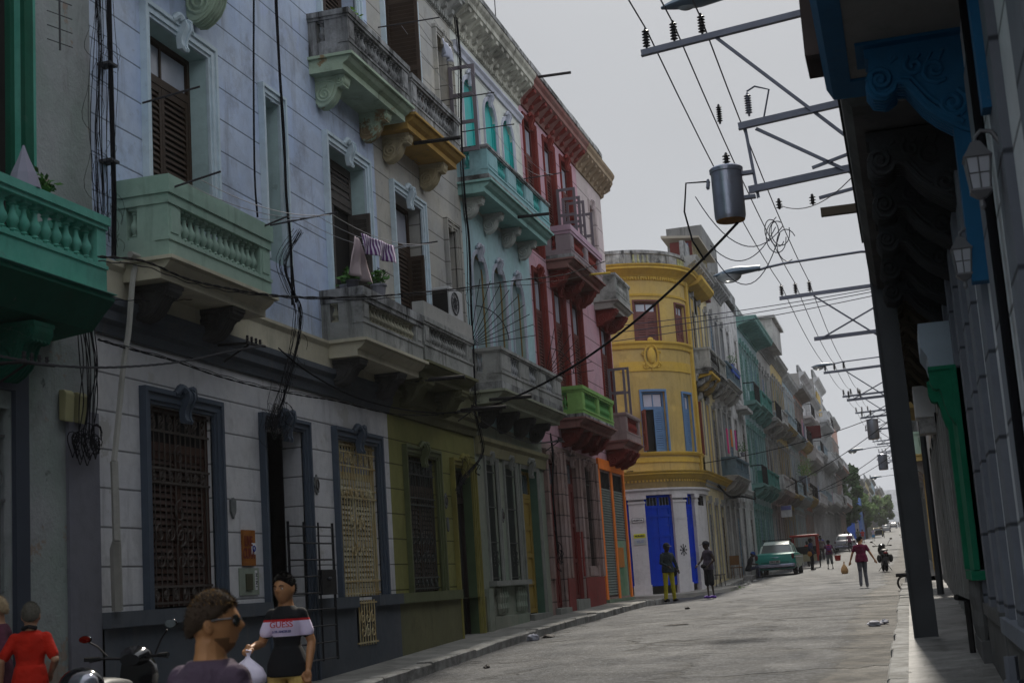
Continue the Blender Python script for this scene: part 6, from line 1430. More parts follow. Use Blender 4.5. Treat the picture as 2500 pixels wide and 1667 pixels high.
def antenna(x, y, z, h, label, kind=0):
    t = thing('antenna', label, 'antenna', (x, y, z), 'rooftop antennas'); rod(t, FW, [(x, y, z), (x, y, z+h)], .012 if y < 60 else .03, ROD, 'mast')
    if kind == 1: rod(t, FW, [(x, y, z+h*.93), (x-.45, y+.1, z+h*.8)], .012, ROD, 'boom')
    if kind == 2:
        for i in range(5): rod(t, FW, [(x-.12, y, z+h*(.3+.15*i)), (x+.12, y, z+h*(.3+.15*i))], .006, ROD, 'element')
antenna(-8.3, 31.4, 13.9, 2.2, 'thin rooftop antenna over the aqua house', 1); antenna(-9.5, 45, 12, 1.2, 'short mast above the pink corner'); antenna(-12.5, 55.7, 12.7, 3.6, 'tall thin mast on the red hut'); antenna(-14.2, 56.2, 12.7, 3.0, 'thin mast beside the red hut')
t = thing('antenna', 'small fishbone antenna hanging on the sea green doorway', 'antenna', (-7.7, 11.9, 7.2), 'rooftop antennas'); rod(t, FW, [(-7.7, 11.95, 7.1), (-7.7, 11.95, 7.75)], .010, LEAD, 'boom')
for i in range(4): rod(t, FW, [(-7.78, 11.85, 7.2+i*.15), (-7.62, 12.05, 7.15+i*.15)], .005, LEAD, 'element')
# ---- signs and plaques
def text(s, size, m, parent, pos, right, up, name='lettering', ext=.002, bold=0, align='CENTER', sx=1.0):
    c = bpy.data.curves.new(name, 'FONT'); c.body = s; c.size = size; c.extrude = ext; c.align_x = align; c.align_y = 'CENTER'; c.offset = bold; c.space_line = .9
    o = bpy.data.objects.new(name, c); COL.objects.link(o)
    dg = bpy.context.evaluated_depsgraph_get(); me = bpy.data.meshes.new_from_object(o.evaluated_get(dg)); bpy.data.objects.remove(o)
    r = Vector(right).normalized(); u = Vector(up).normalized(); n = r.cross(u)
    M = Matrix((r*sx, u, n)).transposed().to_4x4(); M.translation = Vector(pos)-origin(parent)
    me.transform(M); me.materials.clear(); me.materials.append(m)
    q = bpy.data.objects.new(name, me); COL.objects.link(q); q.parent = parent; return q
INK = mat('black ink', (.015, .015, .02), .6)
def fy(u, w, v): return Vector(FY(u, w, v))
def fdir(u): return (fy(u+.01, 0, 0)-fy(u, 0, 0)).normalized()
t = thing('street_sign', 'small white street name sign reading HOSPITAL on the white pillar', 'sign', fy(.7, .13, 3.5)); b = MB(FY); b.box(.50, .90, .112, .125, 3.44, 3.60); b.build('plate', INK, t); b = MB(FY); b.box(.515, .885, .125, .13, 3.455, 3.585); b.build('face', MC8, t); text('HOSPITAL', .095, INK, t, fy(.7, .135, 3.52), fdir(.7), (0, 0, 1), bold=.003, sx=.82)
t = thing('hours_sign', 'small yellow and white HORARIO opening hours sign on the white pillar', 'sign', fy(.72, .13, 2.8)); b = MB(FY); b.box(.52, .92, .112, .125, 2.66, 3.05); b.build('plate', plaster('pale grey board', (.42, .45, .45), stain=.2), t); b = MB(FY); b.box(.52, .92, .126, .13, 2.9, 3.05); b.build('banner', mat('sign yellow', (.55, .55, .04), .6), t); text('HORARIO', .09, INK, t, fy(.72, .135, 2.975), fdir(.72), (0, 0, 1), bold=.003, sx=.85); text('LUN - VIE\n8 A 5 PM', .06, mat('blue ink', (.1, .15, .4), .6), t, fy(.72, .135, 2.78), fdir(.72), (0, 0, 1))
t = thing('wall_emblem', 'black painted snowflake emblem on the white pillar between blue doors', 'emblem', fy(2.3, .11, 2.4)); b = MB(FY)
for i in range(4): a = i*pi/4; b.tube([(2.31-.15*cos(a), .11, 2.4-.19*sin(a)), (2.31+.15*cos(a), .11, 2.4+.19*sin(a))], .014, 4)
for i in range(8): a = i*pi/4; b.ell((2.31+.14*cos(a), .11, 2.4+.18*sin(a)), (.025, .006, .035), 6, 4)
b.build('mark', INK, t)
t = thing('wall_sign', 'weathered orange board sign beside the entrance of the white house', 'sign', (-7.97, 16.42, 2.1)); b = MB(FL); b.box(16.22, 16.56, .0, .03, 1.98, 2.42); b.build('board', plaster('burnt orange board', (.36, .13, .02), (.22, .08, .02), stain=.5, scale=6), t)
text('LIVE\nCUBA', .17, mat('dark red paint', (.16, .025, .01), .7), t, (-7.965, 16.36, 2.2), (0, 1, 0), (0, 0, 1), bold=.006, sx=.7)
b = MB(FL); b.box(16.44, 16.56, .031, .036, 2.12, 2.26); b.build('sticker', MC8, t); b = MB(FL); b.tube([(16.5+.035*cos(a), .04, 2.19+.035*sin(a)) for a in [2*pi*i/12 for i in range(13)]], .008, 4); b.tube([(16.47, .04, 2.175), (16.53, .04, 2.175)], .007, 4); b.build('symbol', mat('ink blue', (.02, .04, .3), .6), t)
t = thing('intercom_panel', 'pale green panel with dark slot beside the entrance of the white house', 'panel', (-7.97, 16.4, 1.75)); b = MB(FL); b.box(16.12, 16.66, .0, .015, 1.62, 1.95); b.build('plate', plaster('pale green panel', (.30, .34, .27), stain=.2), t); b = MB(FL); b.box(16.28, 16.46, .015, .03, 1.68, 1.88); b.build('slot', mat('brass dark', (.06, .06, .03), .5), t)
b = MB(FL); b.box(16.54, 16.60, .016, .022, 1.68, 1.92); b.build('strip', MC8, t); text('N I N I', .06, INK, t, (-7.975, 16.57, 1.80), (0, 0, -1), (0, 1, 0), bold=.002)
def plaque(y, z, label, kind):
    t = thing('wall_plaque', label, 'plaque', (-7.98, y, z), 'small metal wall plaques'); b = MB(FL)
    if kind == 'shield': b.pw([(y-.07, z+.1), (y, z+.13), (y+.07, z+.1), (y+.065, z-.04), (y, z-.13), (y-.065, z-.04)], 0, .03)
    elif kind == 'oval': b.pw([(y+.05*cos(a), z+.13*sin(a)) for a in [2*pi*i/14 for i in range(14)]], 0, .025)
    else: b.pw([(y+(.10+.015*cos(a*8))*cos(a)*.8, z+(.13+.015*cos(a*8))*sin(a)) for a in [2*pi*i/40 for i in range(40)]], 0, .02)
    b.build('plate', plaster('tarnished metal', (.20, .21, .2), (.13, .14, .14), stain=.5, scale=9), t)
    if kind == 'rosette': b = MB(FL); b.tube([(y+.05*cos(a), .025, z+.07*sin(a)) for a in [2*pi*i/14 for i in range(15)]], .012, 4); b.build('boss', GREYWOOD, t)
plaque(16.0, 2.68, 'grey shield plaque beside the orange board', 'shield'); plaque(18.62, 3.1, 'round rosette plaque between entrance and cream grille', 'rosette'); plaque(24.42, 3.1, 'round rosette plaque on the olive wall', 'rosette'); plaque(24.45, 2.68, 'narrow oval plaque below the rosette on the olive wall', 'oval'); plaque(28.1, 2.95, 'small plaque between the grilled windows of the grey green ground floor', 'rosette')
# swung open lattice gate
t = thing('lattice_gate', 'black square lattice gate swung open beside the entrance', 'gate', (-7.9, 18.25, .6)); G = lambda a, q, v: (-7.84+a*.08+q, 17.27+a*1.46, .27+(v-.42)*.85+.42)
b = MB(G); zz = [.45+i*.26 for i in range(9)]
IR2 = mat('gate iron', (.01, .01, .012), .5)
for a in (0, .30, .6, .9): b.tube([(a, 0, .42), (a, 0, 2.6)], .014 if 0 < a < .9 else .02, 4)
for z in zz: b.tube([(0, 0, z), (.9, 0, z)], .014, 4)
b.build('lattice', IR2, t)
b = MB(G); b.box(.6, .9, -.03, .03, 1.45, 1.85); b.build('lock_plate', IR2, t); b = MB(G); b.ell((.75, .04, 1.7), (.03, .03, .03)); b.build('knob', LEAD, t)
# street clutter
t = thing('bench', 'small low grey bench against the white corner wall', 'bench', fy(4.3, .4, 1.1)); b = MB(FY); b.box(3.9, 4.9, .25, .5, 1.42, 1.46); b.build('seat', GREYWOOD, t)
for u in (3.95, 4.85): b = MB(FY); b.tube([(u, .27, 1.0), (u, .3, 1.42)], .015, 4); b.tube([(u, .48, 1.0), (u, .45, 1.42)], .015, 4); b.build('leg', IRON, t)
def chair(x, y, z, rz, label):
    t = thing('chair', label, 'chair', (x, y, z)); c, s = cos(rz), sin(rz); G = lambda a, q, v: (x+a*c-q*s, y+a*s+q*c, z+v); m = mat('rust brown cane', (.16, .08, .03), .8)
    b = MB(G); b.box(-.2, .2, -.2, .2, .42, .46); b.build('seat', m, t); b = MB(G); b.box(-.2, .2, .18, .21, .55, .92); b.build('backrest', m, t)
    for a in (-.18, .18):
        for q in (-.18, .18): b = MB(G); b.tube([(a, q, 0), (a, q, .92 if q > 0 else .42)], .014, 4); b.build('leg', m, t)
chair(-7.0, 58.6, S(58.6)+.02, .4, 'empty brown chair on the pavement beyond the corner')
rr = random.Random(9)
def lump(x, y, z, s, m, label, name='rubble', cat='rubble', grp=None):
    b = MB(); b.ell((x, y, z), s, 8, 6, lambda d: 1+rr.uniform(-.25, .25)); tag(b.build(name, m, None), label, cat, grp)
PAP = mat('crumpled white paper', (.5, .5, .56), .8, var=.1); 
lump(-6.85, 25.6, R(25.6)+.05, (.13, .1, .07), PAP, 'crumpled white bag in the left gutter', 'litter', 'litter'); lump(-6.7, 26.1, R(26)+.03, (.12, .15, .04), GREYWOOD, 'dark lump of debris beside the crumpled bag'); lump(-6.2, 20.4, R(20.4)+.03, (.05, .05, .035), GREYWOOD, 'small dark stone on the road near the left kerb', 'stone', 'stone')
lump(-.75, 24.3, R(24.3)+.05, (.12, .09, .05), PAP, 'crumpled paper in the broken right gutter', 'litter', 'litter'); lump(-.6, 24.6, R(24.6)+.05, (.07, .06, .04), PAP, 'smaller crumpled paper beside the first in the right gutter', 'litter', 'litter')
lump(-4.5, 27.3, R(27.3)+.04, (.30, .05, .012), GREYWOOD, 'flat dark scrap lying on the road', 'scrap', 'litter'); lump(-5.3, 34, R(34)+.05, (.06, .06, .03), GREYWOOD, 'dark scrap on the road before the crossing', 'scrap', 'litter')
b = MB(); b.box(-6.72, -6.4, 58.4, 59.2, R(59)+.02, R(59)+.24); tag(b.build('broken_kerb_block', M_KERB, None, bevel=.03), 'broken kerb block lying at the far corner', 'rubble')
for i in range(16): x, y = -6.7+rr.uniform(-.1, .5), 54.5+rr.random()*3.5; lump(x, y, R(y)+.03, (rr.uniform(.04, .14), rr.uniform(.04, .14), rr.uniform(.03, .08)), M_KERB, 'loose stone in the rubble at the far corner', 'stone', 'stone', 'loose stones at the far corner')
b = MB(); b.tube([(-.33+.16*cos(a), 37.6, .95+.17*sin(a)) for a in [.6+5*i/14 for i in range(15)]], .03, 6); b.tube([(-.52, 37.6, 1.15), (-.1, 37.6, 1.15)], .05, 6); tag(b.build('bent_pipe', IRON, None), 'bent black pipe end at the right kerb', 'pipe')
b = MB()
for i in range(260): x, y = -6.6+rr.gauss(0, .22), 51.6+rr.random()*3; z = R(y)+.0; h = rr.uniform(.04, .1); b.add([(x, y, z), (x+.012, y, z), (x+rr.uniform(-.03, .03), y, z+h)], [(0, 1, 2)])
o = b.build('grass', LEAFL, None); o['kind'] = 'stuff'; tag(o, 'tuft of bright grass in the gutter by the white corner', 'grass')
t = thing('wall_sign', 'faded blue and white banner sign high over the far ground floors', 'sign', (-7.0, 84, 6)); b = MB(); b.box(-7.0, -6.4, 81.9, 82.0, 4.35, 5.0); b.build('banner', MC8, t); b = MB(); b.box(-6.98, -6.42, 81.88, 81.895, 4.75, 4.98); b.build('stripe', mat('banner violet', (.2, .2, .45), .7), t)
t = thing('laundry', 'pink and orange clothes hanging at the grey house', 'laundry', (-6.9, 59, 6.6))
for i, (c, z) in enumerate((((.6, .05, .2), 1.0), ((.6, .2, .03), .7), ((.5, .05, .25), .8))): b = MB(); b.box(-6.75+.1*i, -6.72+.1*i, 57.2+i*.55, 57.6+i*.55, 7.2-z, 7.2); b.build('garment', mat('laundry %d' % i, c, .9), t)
for i, (y, z, c) in enumerate(((99, 11.5, (.45, .22, .28)), (100.2, 11.4, (.12, .12, .2)), (102, 11.3, (.4, .4, .45)), (98, 7.6, (.3, .4, .5)), (121, 12.6, (.11, .012, .012)), (110, 7.5, (.3, .35, .5)), (130, 8, (.4, .3, .35)), (150, 9, (.5, .5, .6)))):
    b = MB(); b.box(-6.5, -6.47, y, y+(.8 if i != 4 else .2), z-(1.1 if i != 4 else .9), z)
    if i == 4: b = MB(); b.box(-7.2, -6.0, 112.9, 113.0, 11.3, 12.3)
    tag(b.build('hanging_cloth', mat('far laundry %d' % i, c, .9), None), ['pink shirt', 'dark trousers', 'white sheet', 'blue grey towel', 'dark red banner sticking out', 'blue shirt', 'rose towel', 'pale sheet'][i]+' hanging from the far balconies, %s' % ['above the ochre house', 'beside the pink shirt', 'right of the dark trousers', 'on a lower balcony', 'over the street', 'low on the rose house', 'low on the white house', 'on the crowded block'][i], 'laundry')
# ---------------------------------------------------------------- people
def skinmat(name, c): return mat(name, c, .5, var=.12, scale=14, spec=.35)
SK_D = skinmat('dark brown skin', (.035, .019, .012)); SK_M = skinmat('medium brown skin', (.42, .20, .09)); SK_L = skinmat('light brown skin', (.40, .22, .13))
HAIRB = mat('black hair', (.010, .008, .007), .8, var=.5, scale=60, bump=.6, spec=.12)
def cloth_m(name, c, var=.25): return mat(name, c, .9, var=var, scale=7, bump=.9, bs=1.3, bd=.05)
def face(d, sc=1):
    """radial shape of a head seen from inside; forward is +y"""
    x, y, z = d; q = 1.0
    def g(cx, cz, sx, sz): return math.exp(-((x-cx)/sx)**2-((z-cz)/sz)**2) if y > 0 else 0
    q += .20*g(0, -.10, .11, .13)+.10*g(0, .03, .07, .18)          # nose
    q -= .09*g(.34, .08, .17, .10)+.09*g(-.34, .08, .17, .10)      # eye sockets
    q += .04*g(0, .24, .5, .09)                                     # brow
    q += .055*g(0, -.40, .20, .055)+.05*g(0, -.50, .17, .05)-.03*g(0, -.45, .2, .02)   # lips
    q += .06*g(0, -.72, .2, .13)                                    # chin
    q -= .03*g(.5, -.4, .15, .25)+.03*g(-.5, -.4, .15, .25)
    return q
def head_pts(b, c, s, yaw, tilt=0, roll=0, n=36, m=30, nod=0):
    """head of height .235*s centred at c"""
    M = Matrix.Rotation(yaw, 3, 'Z') @ Matrix.Rotation(-nod, 3, 'X') @ Matrix.Rotation(roll, 3, 'Y')
    def T(p): v = M @ Vector(p); return (c[0]+v.x*s, c[1]+v.y*s, c[2]+v.z*s)
    vs = []; fs = []
    for i in range(m+1):
        th = pi*i/m
        for k in range(n):
            ph = 2*pi*k/n; d = (sin(th)*cos(ph), sin(th)*sin(ph), cos(th)); q = face(d)
            jaw = 1-.30*max(0, -d[2])**1.3; x = .078*d[0]*q*jaw; y = (.098*d[1]*q*(1-.12*max(0, -d[2]))) + (.012 if d[2] < 0 else 0)*(-d[2]); z = .118*d[2]
            if d[1] < 0 and d[2] < -.3: y *= .85
            vs.append(T((x, y, z)))
    for i in range(m):
        for k in range(n): fs.append((i*n+k, i*n+(k+1) % n, (i+1)*n+(k+1) % n, (i+1)*n+k))
    b.add(vs, fs)
    for sg in (-1, 1):      # ears
        vs = []; fs = []
        for i in range(7):
            th = pi*i/6
            for k in range(8):
                ph = 2*pi*k/8; vs.append(T((sg*(.078+.010*sin(th)*cos(ph)), -.006+.020*sin(th)*sin(ph)-.004*cos(th), -.002+.034*cos(th))))
        for i in range(6):
            for k in range(8): fs.append((i*8+k, i*8+(k+1) % 8, (i+1)*8+(k+1) % 8, (i+1)*8+k))
        b.add(vs, fs)
    return T
def remesh(o, vox, sm=4):
    r = o.modifiers.new('remesh', 'REMESH'); r.mode = 'VOXEL'; r.voxel_size = vox; r.use_smooth_shade = True
    s = o.modifiers.new('smooth', 'SMOOTH'); s.iterations = sm; s.factor = .5
def person(label, loc, h, ht, skin, top, bottom, shoes=None, pose=None, hair=HAIRB, yaw=0, vox=.016, sleeves=.6, legs=1.0, cat='person', group=None, skirt=False, extras=None, nod=0, slim=1.0, topm2=None, hat=None):
    """h heading (forward = (-sin h, cos h)); pose gives elbows, wrists, knees, ankles in body axes (x right, y forward) for a 1.7 m figure"""
    P = dict(hip=.93, eR=(.27, -.03, 1.14), wR=(.29, .05, .90), eL=(-.27, -.03, 1.14), wL=(-.29, .05, .90), kR=(.10, .02, .50), aR=(.11, -.02, .09), kL=(-.10, .02, .50), aL=(-.11, -.02, .09), lean=0.0, sit=0)
    P.update(pose or {}); s = ht/1.7; t = thing('person', label, cat, loc, group)
    c_, s_ = cos(h), sin(h)
    def F(x, y, z): return (loc[0]+(x*c_-y*s_)*s, loc[1]+(x*s_+y*c_)*s, loc[2]+z*s)
    hp = P['hip']; L_ = P['lean']
    def tz(z): return L_*(z-hp)      # forward lean grows with height
    sh = 1.40+(hp-.93); ck = Vector((0, tz(sh), sh)); shR, shL = Vector((.170*slim, tz(sh)-.01, sh-.05)), Vector((-.170*slim, tz(sh)-.01, sh-.05))
    V = {k: Vector(v) for k, v in P.items() if isinstance(v, tuple)}
    def loft(b, rings, n=16):
        vs = []; fs = []
        for (x, y, z, rx, ry) in rings:
            for k in range(n): a = 2*pi*k/n; vs.append((x+rx*cos(a), y+ry*sin(a), z))
        for i in range(len(rings)-1):
            for k in range(n): fs.append((i*n+k, i*n+(k+1) % n, (i+1)*n+(k+1) % n, (i+1)*n+k))
        fs += [tuple(range(n)), tuple((len(rings)-1)*n+k for k in range(n))]; b.add(vs, fs)
    def limb(b, pts, rs, e=0):
        P_ = [Vector(p) for p in pts]; b.tube([tuple(p) for p in P_], [r+e for r in rs], 10)
        for p, r in zip(P_, rs): b.ell(tuple(p), (r+e,)*3, 10, 8)
    def torso(b, e, z0, z1=None, neck=True):
        R_ = [(hp-.08, .15, .105), (hp, .165, .115), (hp+.10, .15, .105), (hp+.20, .14, .10), (hp+.32, .165, .112), (hp+.41, .175, .115), (hp+.46, .135, .095), (hp+.50, .085, .07)]
        if z1: R_ = [r for r in R_ if r[0] <= z1]
        loft(b, [(0, tz(z), z, rx*slim+e, ry+e) for z, rx, ry in R_ if z >= z0])
    hips = {'R': Vector((.09, 0, hp)), 'L': Vector((-.09, 0, hp))}
    # ----- body: one surface
    b = MB(F); torso(b, -.012, 0)
    nk = Vector((0, tz(sh+.06)+.0, sh+.06)); hc = Vector((0, tz(sh+.22)+.02+P.get('hx', 0), sh+.168))
    limb(b, [(0, tz(sh), sh-.03), tuple(nk), (hc.x, hc.y-.02, hc.z-.07)], [.085, .062, .060])
    for q, S_ in (('R', shR), ('L', shL)):
        el, wr = V['e'+q], V['w'+q]; limb(b, [S_, S_.lerp(el, .45), el, el.lerp(wr, .35), wr], [.055, .046, .038, .038, .025], 0)
        d = (wr-el).normalized(); hd = wr+d*.085
        lat = Vector((1, 0, 0)) if abs(d.x) < .8 else Vector((0, 1, 0)); pl = d.cross(lat).normalized(); lat = pl.cross(d).normalized()
        b.ell(tuple(wr+d*.05), (.032, .034, .045), 8, 6)
        cur = P.get('curl', .5)
        for i, (o, ln) in enumerate(((-.030, .060), (-.010, .072), (.011, .068), (.030, .052))):      # four fingers
            bs = wr+d*.08+lat*o*.85; k1 = bs+d*ln*.5+pl*.006; k2 = k1+(d*(1-cur)+pl*cur).normalized()*ln*.55
            b.tube([tuple(bs-d*.02), tuple(bs), tuple(k1), tuple(k2)], [.0105, .010, .009, .007], 6)
        sg = 1 if q == 'L' else -1; tb = wr+d*.03+lat*sg*.028; b.tube([tuple(tb), tuple(tb+(d+lat*sg*.7).normalized()*.04), tuple(tb+(d*.9+lat*sg*.2+pl*.4).normalized()*.07)], [.013, .011, .008], 6)
    for q in 'RL':
        kn, an = V['k'+q], V['a'+q]; limb(b, [hips[q], hips[q].lerp(kn, .5), kn, kn.lerp(an, .3), an], [.088, .070, .052, .048, .033], -.012)
        fw = P.get('f'+q, (0, .14, -.04)); b.tube([tuple(an+Vector((0, -.04, -.04))), tuple(an+Vector((0, .04, -.045))), tuple(an+Vector(fw))], [.03, .036, .026], 8)
    ev = F(hc.x, hc.y, hc.z); b2 = MB(); TH = head_pts(b2, ev, s*1.09, h+yaw, nod=nod)
    vs = [Vector(F(*v)) for v in b.v]; n0 = len(vs)
    W = MB(); W.v = [tuple(v) for v in vs]+b2.v; W.f = b.f+[tuple(i+n0 for i in f) for f in b2.f]
    o = W.build('body', skin, t); remesh(o, vox*.55 if vox < .012 else vox*.7, 2)
    # eyes
    if vox < .013:
        for sg in (-1, 1):
            q = MB(); p = TH((sg*.030, .079, .006)); q.ell(p, (.0105*s,)*3, 8, 6); eo = q.build('eye', mat('eye white', (.6, .58, .55), .3), t, smooth=80)
            q = MB(); p = TH((sg*.030, .0885, .006)); q.ell(p, (.005*s,)*3, 8, 6); q.build('iris', mat('dark iris', (.02, .012, .01), .2), eo)
            q = MB(); q.tube([TH((sg*.012, .094, .026)), TH((sg*.030, .093, .031)), TH((sg*.048, .082, .026))], [.0035*s, .0045*s, .003*s], 5); q.build('eyebrow', HAIRB, eo)
    # ----- hair
    if hair:
        q = MB(); n, m = 28, 14; vs = []
        for i in range(m+1):
            th = pi*.60*i/m
            for k in range(n):
                ph = 2*pi*k/n; sn = sin(ph); lim = .80-.30*sn**1.2 if sn > 0 else .80+.26*(-sn); th2 = th*lim
                d = (sin(th2)*cos(ph), sin(th2)*sin(ph), cos(th2)); r_ = 1.075+.02*sin(ph*9+i)*.6+(P.get('fro', 0))
                if i == m: r_ = 1.0
                vs.append(TH((.078*d[0]*r_, .098*d[1]*r_, .118*d[2]*(r_+.01))))
        q.v = vs
        for i in range(m):
            for k in range(n): q.f.append((i*n+k, i*n+(k+1) % n, (i+1)*n+(k+1) % n, (i+1)*n+k))
        ho = q.build('hair', hair, t, smooth=70)
        if vox < .013:
            rr = random.Random(len(label)); q = MB()
            for i in range(1300):
                ph = rr.uniform(0, 2*pi); sn = sin(ph); hs_ = P.get('hs', .68); lim = hs_-(hs_-.5)*sn**1.2 if sn > 0 else hs_+(1.0-hs_)*(-sn); th = pi*.6*lim*rr.uniform(0, 1)**.7
                d = Vector((sin(th)*cos(ph), sin(th)*sin(ph), cos(th))); p = Vector((.078*d.x*1.05, .098*d.y*1.05, .118*d.z*1.06)); e = (d*.8+Vector((rr.gauss(0, .3), rr.gauss(0, .3)+.25, rr.gauss(0, .3)-.5*(1-d.z)))).normalized(); L0 = rr.uniform(.012, .024); w_ = e.orthogonal().normalized()*.0022
                q.add([TH(p-w_), TH(p+w_), TH(p+e*L0)], [(0, 1, 2)])
            q.build('hair_strands', hair, ho)
    if hat:
        q = MB(); vs = []; n, m = 20, 8
        for i in range(m+1):
            th = pi*.5*i/m
            for k in range(n): ph = 2*pi*k/n; vs.append(TH((.092*sin(th)*cos(ph), .112*sin(th)*sin(ph)-.004, .02+.115*cos(th))))
        q.v = vs
        for i in range(m):
            for k in range(n): q.f.append((i*n+k, i*n+(k+1) % n, (i+1)*n+(k+1) % n, (i+1)*n+k))
        q.add([TH(p) for p in ((-.075, .07, .03), (-.06, .17, .012), (.06, .17, .012), (.075, .07, .03), (-.075, .07, .04), (-.06, .17, .02), (.06, .17, .02), (.075, .07, .04))], [(0, 1, 2, 3), (4, 5, 6, 7), (0, 1, 5, 4), (1, 2, 6, 5), (2, 3, 7, 6)])
        q.build('cap', hat, t, smooth=50)
    # ----- clothes
    def clothe(bb, name, m, sm=5):
        oo = bb.build(name, m, t); remesh(oo, vox*.75, sm); return oo
    b = MB(F); torso(b, .014, hp-.02 if not P.get('long') else 0)
    if not P.get('long'): loft(b, [(0, 0, hp-.085, .205*max(slim, .9), .150), (0, 0, hp+.02, .200*max(slim, .9), .146), (0, tz(hp+.15), hp+.15, .172*slim, .128)])
    if sleeves > 0:
        for q, S_ in (('R', shR), ('L', shL)):
            el, wr = V['e'+q], V['w'+q]
            if sleeves <= 1: limb(b, [S_.lerp(Vector((0, S_.y, S_.z-.02)), .35), S_, S_.lerp(el, sleeves)], [.066, .064, .058])
            else: limb(b, [S_.lerp(Vector((0, S_.y, S_.z-.02)), .35), S_, el, el.lerp(wr, sleeves-1)], [.066, .064, .052, .044])
    clothe(b, 'shirt', top)
    b = MB(F)
    if skirt: loft(b, [(0, 0, .50+(hp-.93), .20, .18), (0, 0, hp-.1, .185, .14), (0, 0, hp+.06, .155, .115)]); clothe(b, 'skirt', bottom)
    else:
        loft(b, [(0, 0, hp-.10, .165, .118), (0, 0, hp, .172, .122), (0, 0, hp+.06, .16, .115)])
        for q in 'RL':
            kn, an = V['k'+q], V['a'+q]
            if legs >= 1: limb(b, [hips[q], hips[q].lerp(kn, .5), kn, kn.lerp(an, .5), an+Vector((0, 0, .0))], [.092, .082, .068, .062, .058])
            else: limb(b, [hips[q], hips[q].lerp(kn, .5), kn.lerp(an, legs-.5)], [.095, .088, .085])
        clothe(b, 'trousers' if legs >= 1 else 'shorts', bottom)
    if shoes:
        for q in 'RL':
            an = V['a'+q]; fw = Vector(P.get('f'+q, (0, .14, -.04))); b = MB(F)
            b.tube([tuple(an+Vector((0, -.055, -.045))), tuple(an+Vector((0, .02, -.04))), tuple(an+fw*.65), tuple(an+fw*1.1)], [.038, .046, .042, .03], 9); b.build('shoe', shoes, t, smooth=70)
    if extras: extras(t, F, V, TH, s)
    return t
# --- white, red and black shirt man carrying a bag
def band_shirt():
    m, t, b, N, L = nodes('banded tee shirt'); g = N('ShaderNodeNewGeometry'); s = N('ShaderNodeSeparateXYZ'); L(g.outputs['Position'], s.inputs[0])
    r = N('ShaderNodeValToRGB'); r.color_ramp.interpolation = 'CONSTANT'; mp = N('ShaderNodeMapRange'); mp.inputs[1].default_value = 1.0; mp.inputs[2].default_value = 1.6
    L(s.outputs[2], mp.inputs[0]); L(mp.outputs[0], r.inputs[0]); e = r.color_ramp.elements
    def f(z): return (z-1.0)/.6
    e[0].position = 0; e[0].color = (.006, .006, .008, 1); e[1].position = f(1.222); e[1].color = (.86, .74, .95, 1)
    q = e.new(f(1.345)); q.color = (.55, .01, .015, 1); q = e.new(f(1.365)); q.color = (.006, .006, .008, 1)
    L(r.outputs[0], b.inputs['Base Color']); b.inputs['Roughness'].default_value = .9; return m
def bag_extra(t, F, V, TH, s):
    pass
GL = (-5.13, 11.2, .06)
def guess_extras(t, F, V, TH, s):
    red = mat('red lettering', (.55, .015, .03), .7); blu = mat('navy lettering', (.03, .03, .2), .7)
    r = Vector(F(-1, 0, 0))-Vector(F(1, 0, 0)); f_ = (Vector(F(0, 1, 0))-Vector(F(0, 0, 0))).normalized()
    text('GUESS', .07, red, t, tuple(Vector(F(0, .150, 1.275))), tuple(r), (0, 0, 1), bold=.0, ext=.003, sx=1.0)
    text('LOS ANGELES', .026, blu, t, tuple(Vector(F(.0, .150, 1.218))), tuple(r), (0, 0, 1), bold=.0008, ext=.004)
MAN = person('young man in a black, white and red lettered tee shirt walking with a white bag', GL, pi+.12, 1.68, SK_M, band_shirt(), cloth_m('khaki trousers', (.60, .42, .13)), mat('dark shoe', (.03, .03, .03), .6),
       dict(eR=(.225, .0, 1.13), wR=(.24, .25, 1.10), eL=(-.20, -.04, 1.12), wL=(-.20, .08, .90), kR=(.10, .08, .50), aR=(.10, -.02, .09), kL=(-.09, .10, .50), aL=(-.10, .16, .09), curl=.8), yaw=-.28, vox=.011, sleeves=.62, extras=guess_extras, slim=.72)
# bag in his hand
BAGM = mat('thin white lilac plastic', (.84, .76, .95), .4, var=.15, scale=18)
def carrier(c, r, hh, label, m, seed=1):
    rr = random.Random(seed); t = thing('carrier_bag', label, 'bag', (c[0], c[1], c[2]-hh))
    b = MB(); n = 22; prof = [(.10, 0), (.72, -.0), (1.0, .18), (1.02, .38), (.82, .62), (.42, .84), (.16, .97), (.10, 1.06), (.16, 1.16)]
    for i, (q, z) in enumerate(prof):
        for k in range(n): a = 2*pi*k/n; w_ = 1+.10*sin(a*5+seed)*(z**.6)+.05*sin(a*9+z*4); b.v.append((c[0]+r*q*w_*cos(a), c[1]+r*q*w_*.8*sin(a), c[2]-hh+hh*.86*z))
    for i in range(len(prof)-1):
        for k in range(n): b.f.append((i*n+k, i*n+(k+1) % n, (i+1)*n+(k+1) % n, (i+1)*n+k))
    b.f.append(tuple(range(n))); b.build('sack', m, t, smooth=70)
    b = MB(); b.tube([(c[0]+.012, c[1], c[2]-hh*.1), (c[0]+.03, c[1], c[2]+.01), (c[0]-.01, c[1], c[2]+.02), (c[0]-.012, c[1], c[2]-hh*.1)], .008, 5); b.build('handles', m, t)
    return t
carrier((-5.31, 10.82, 1.12), .15, .28, 'full white lilac carrier bag held by the lettered tee shirt man', BAGM, 3)
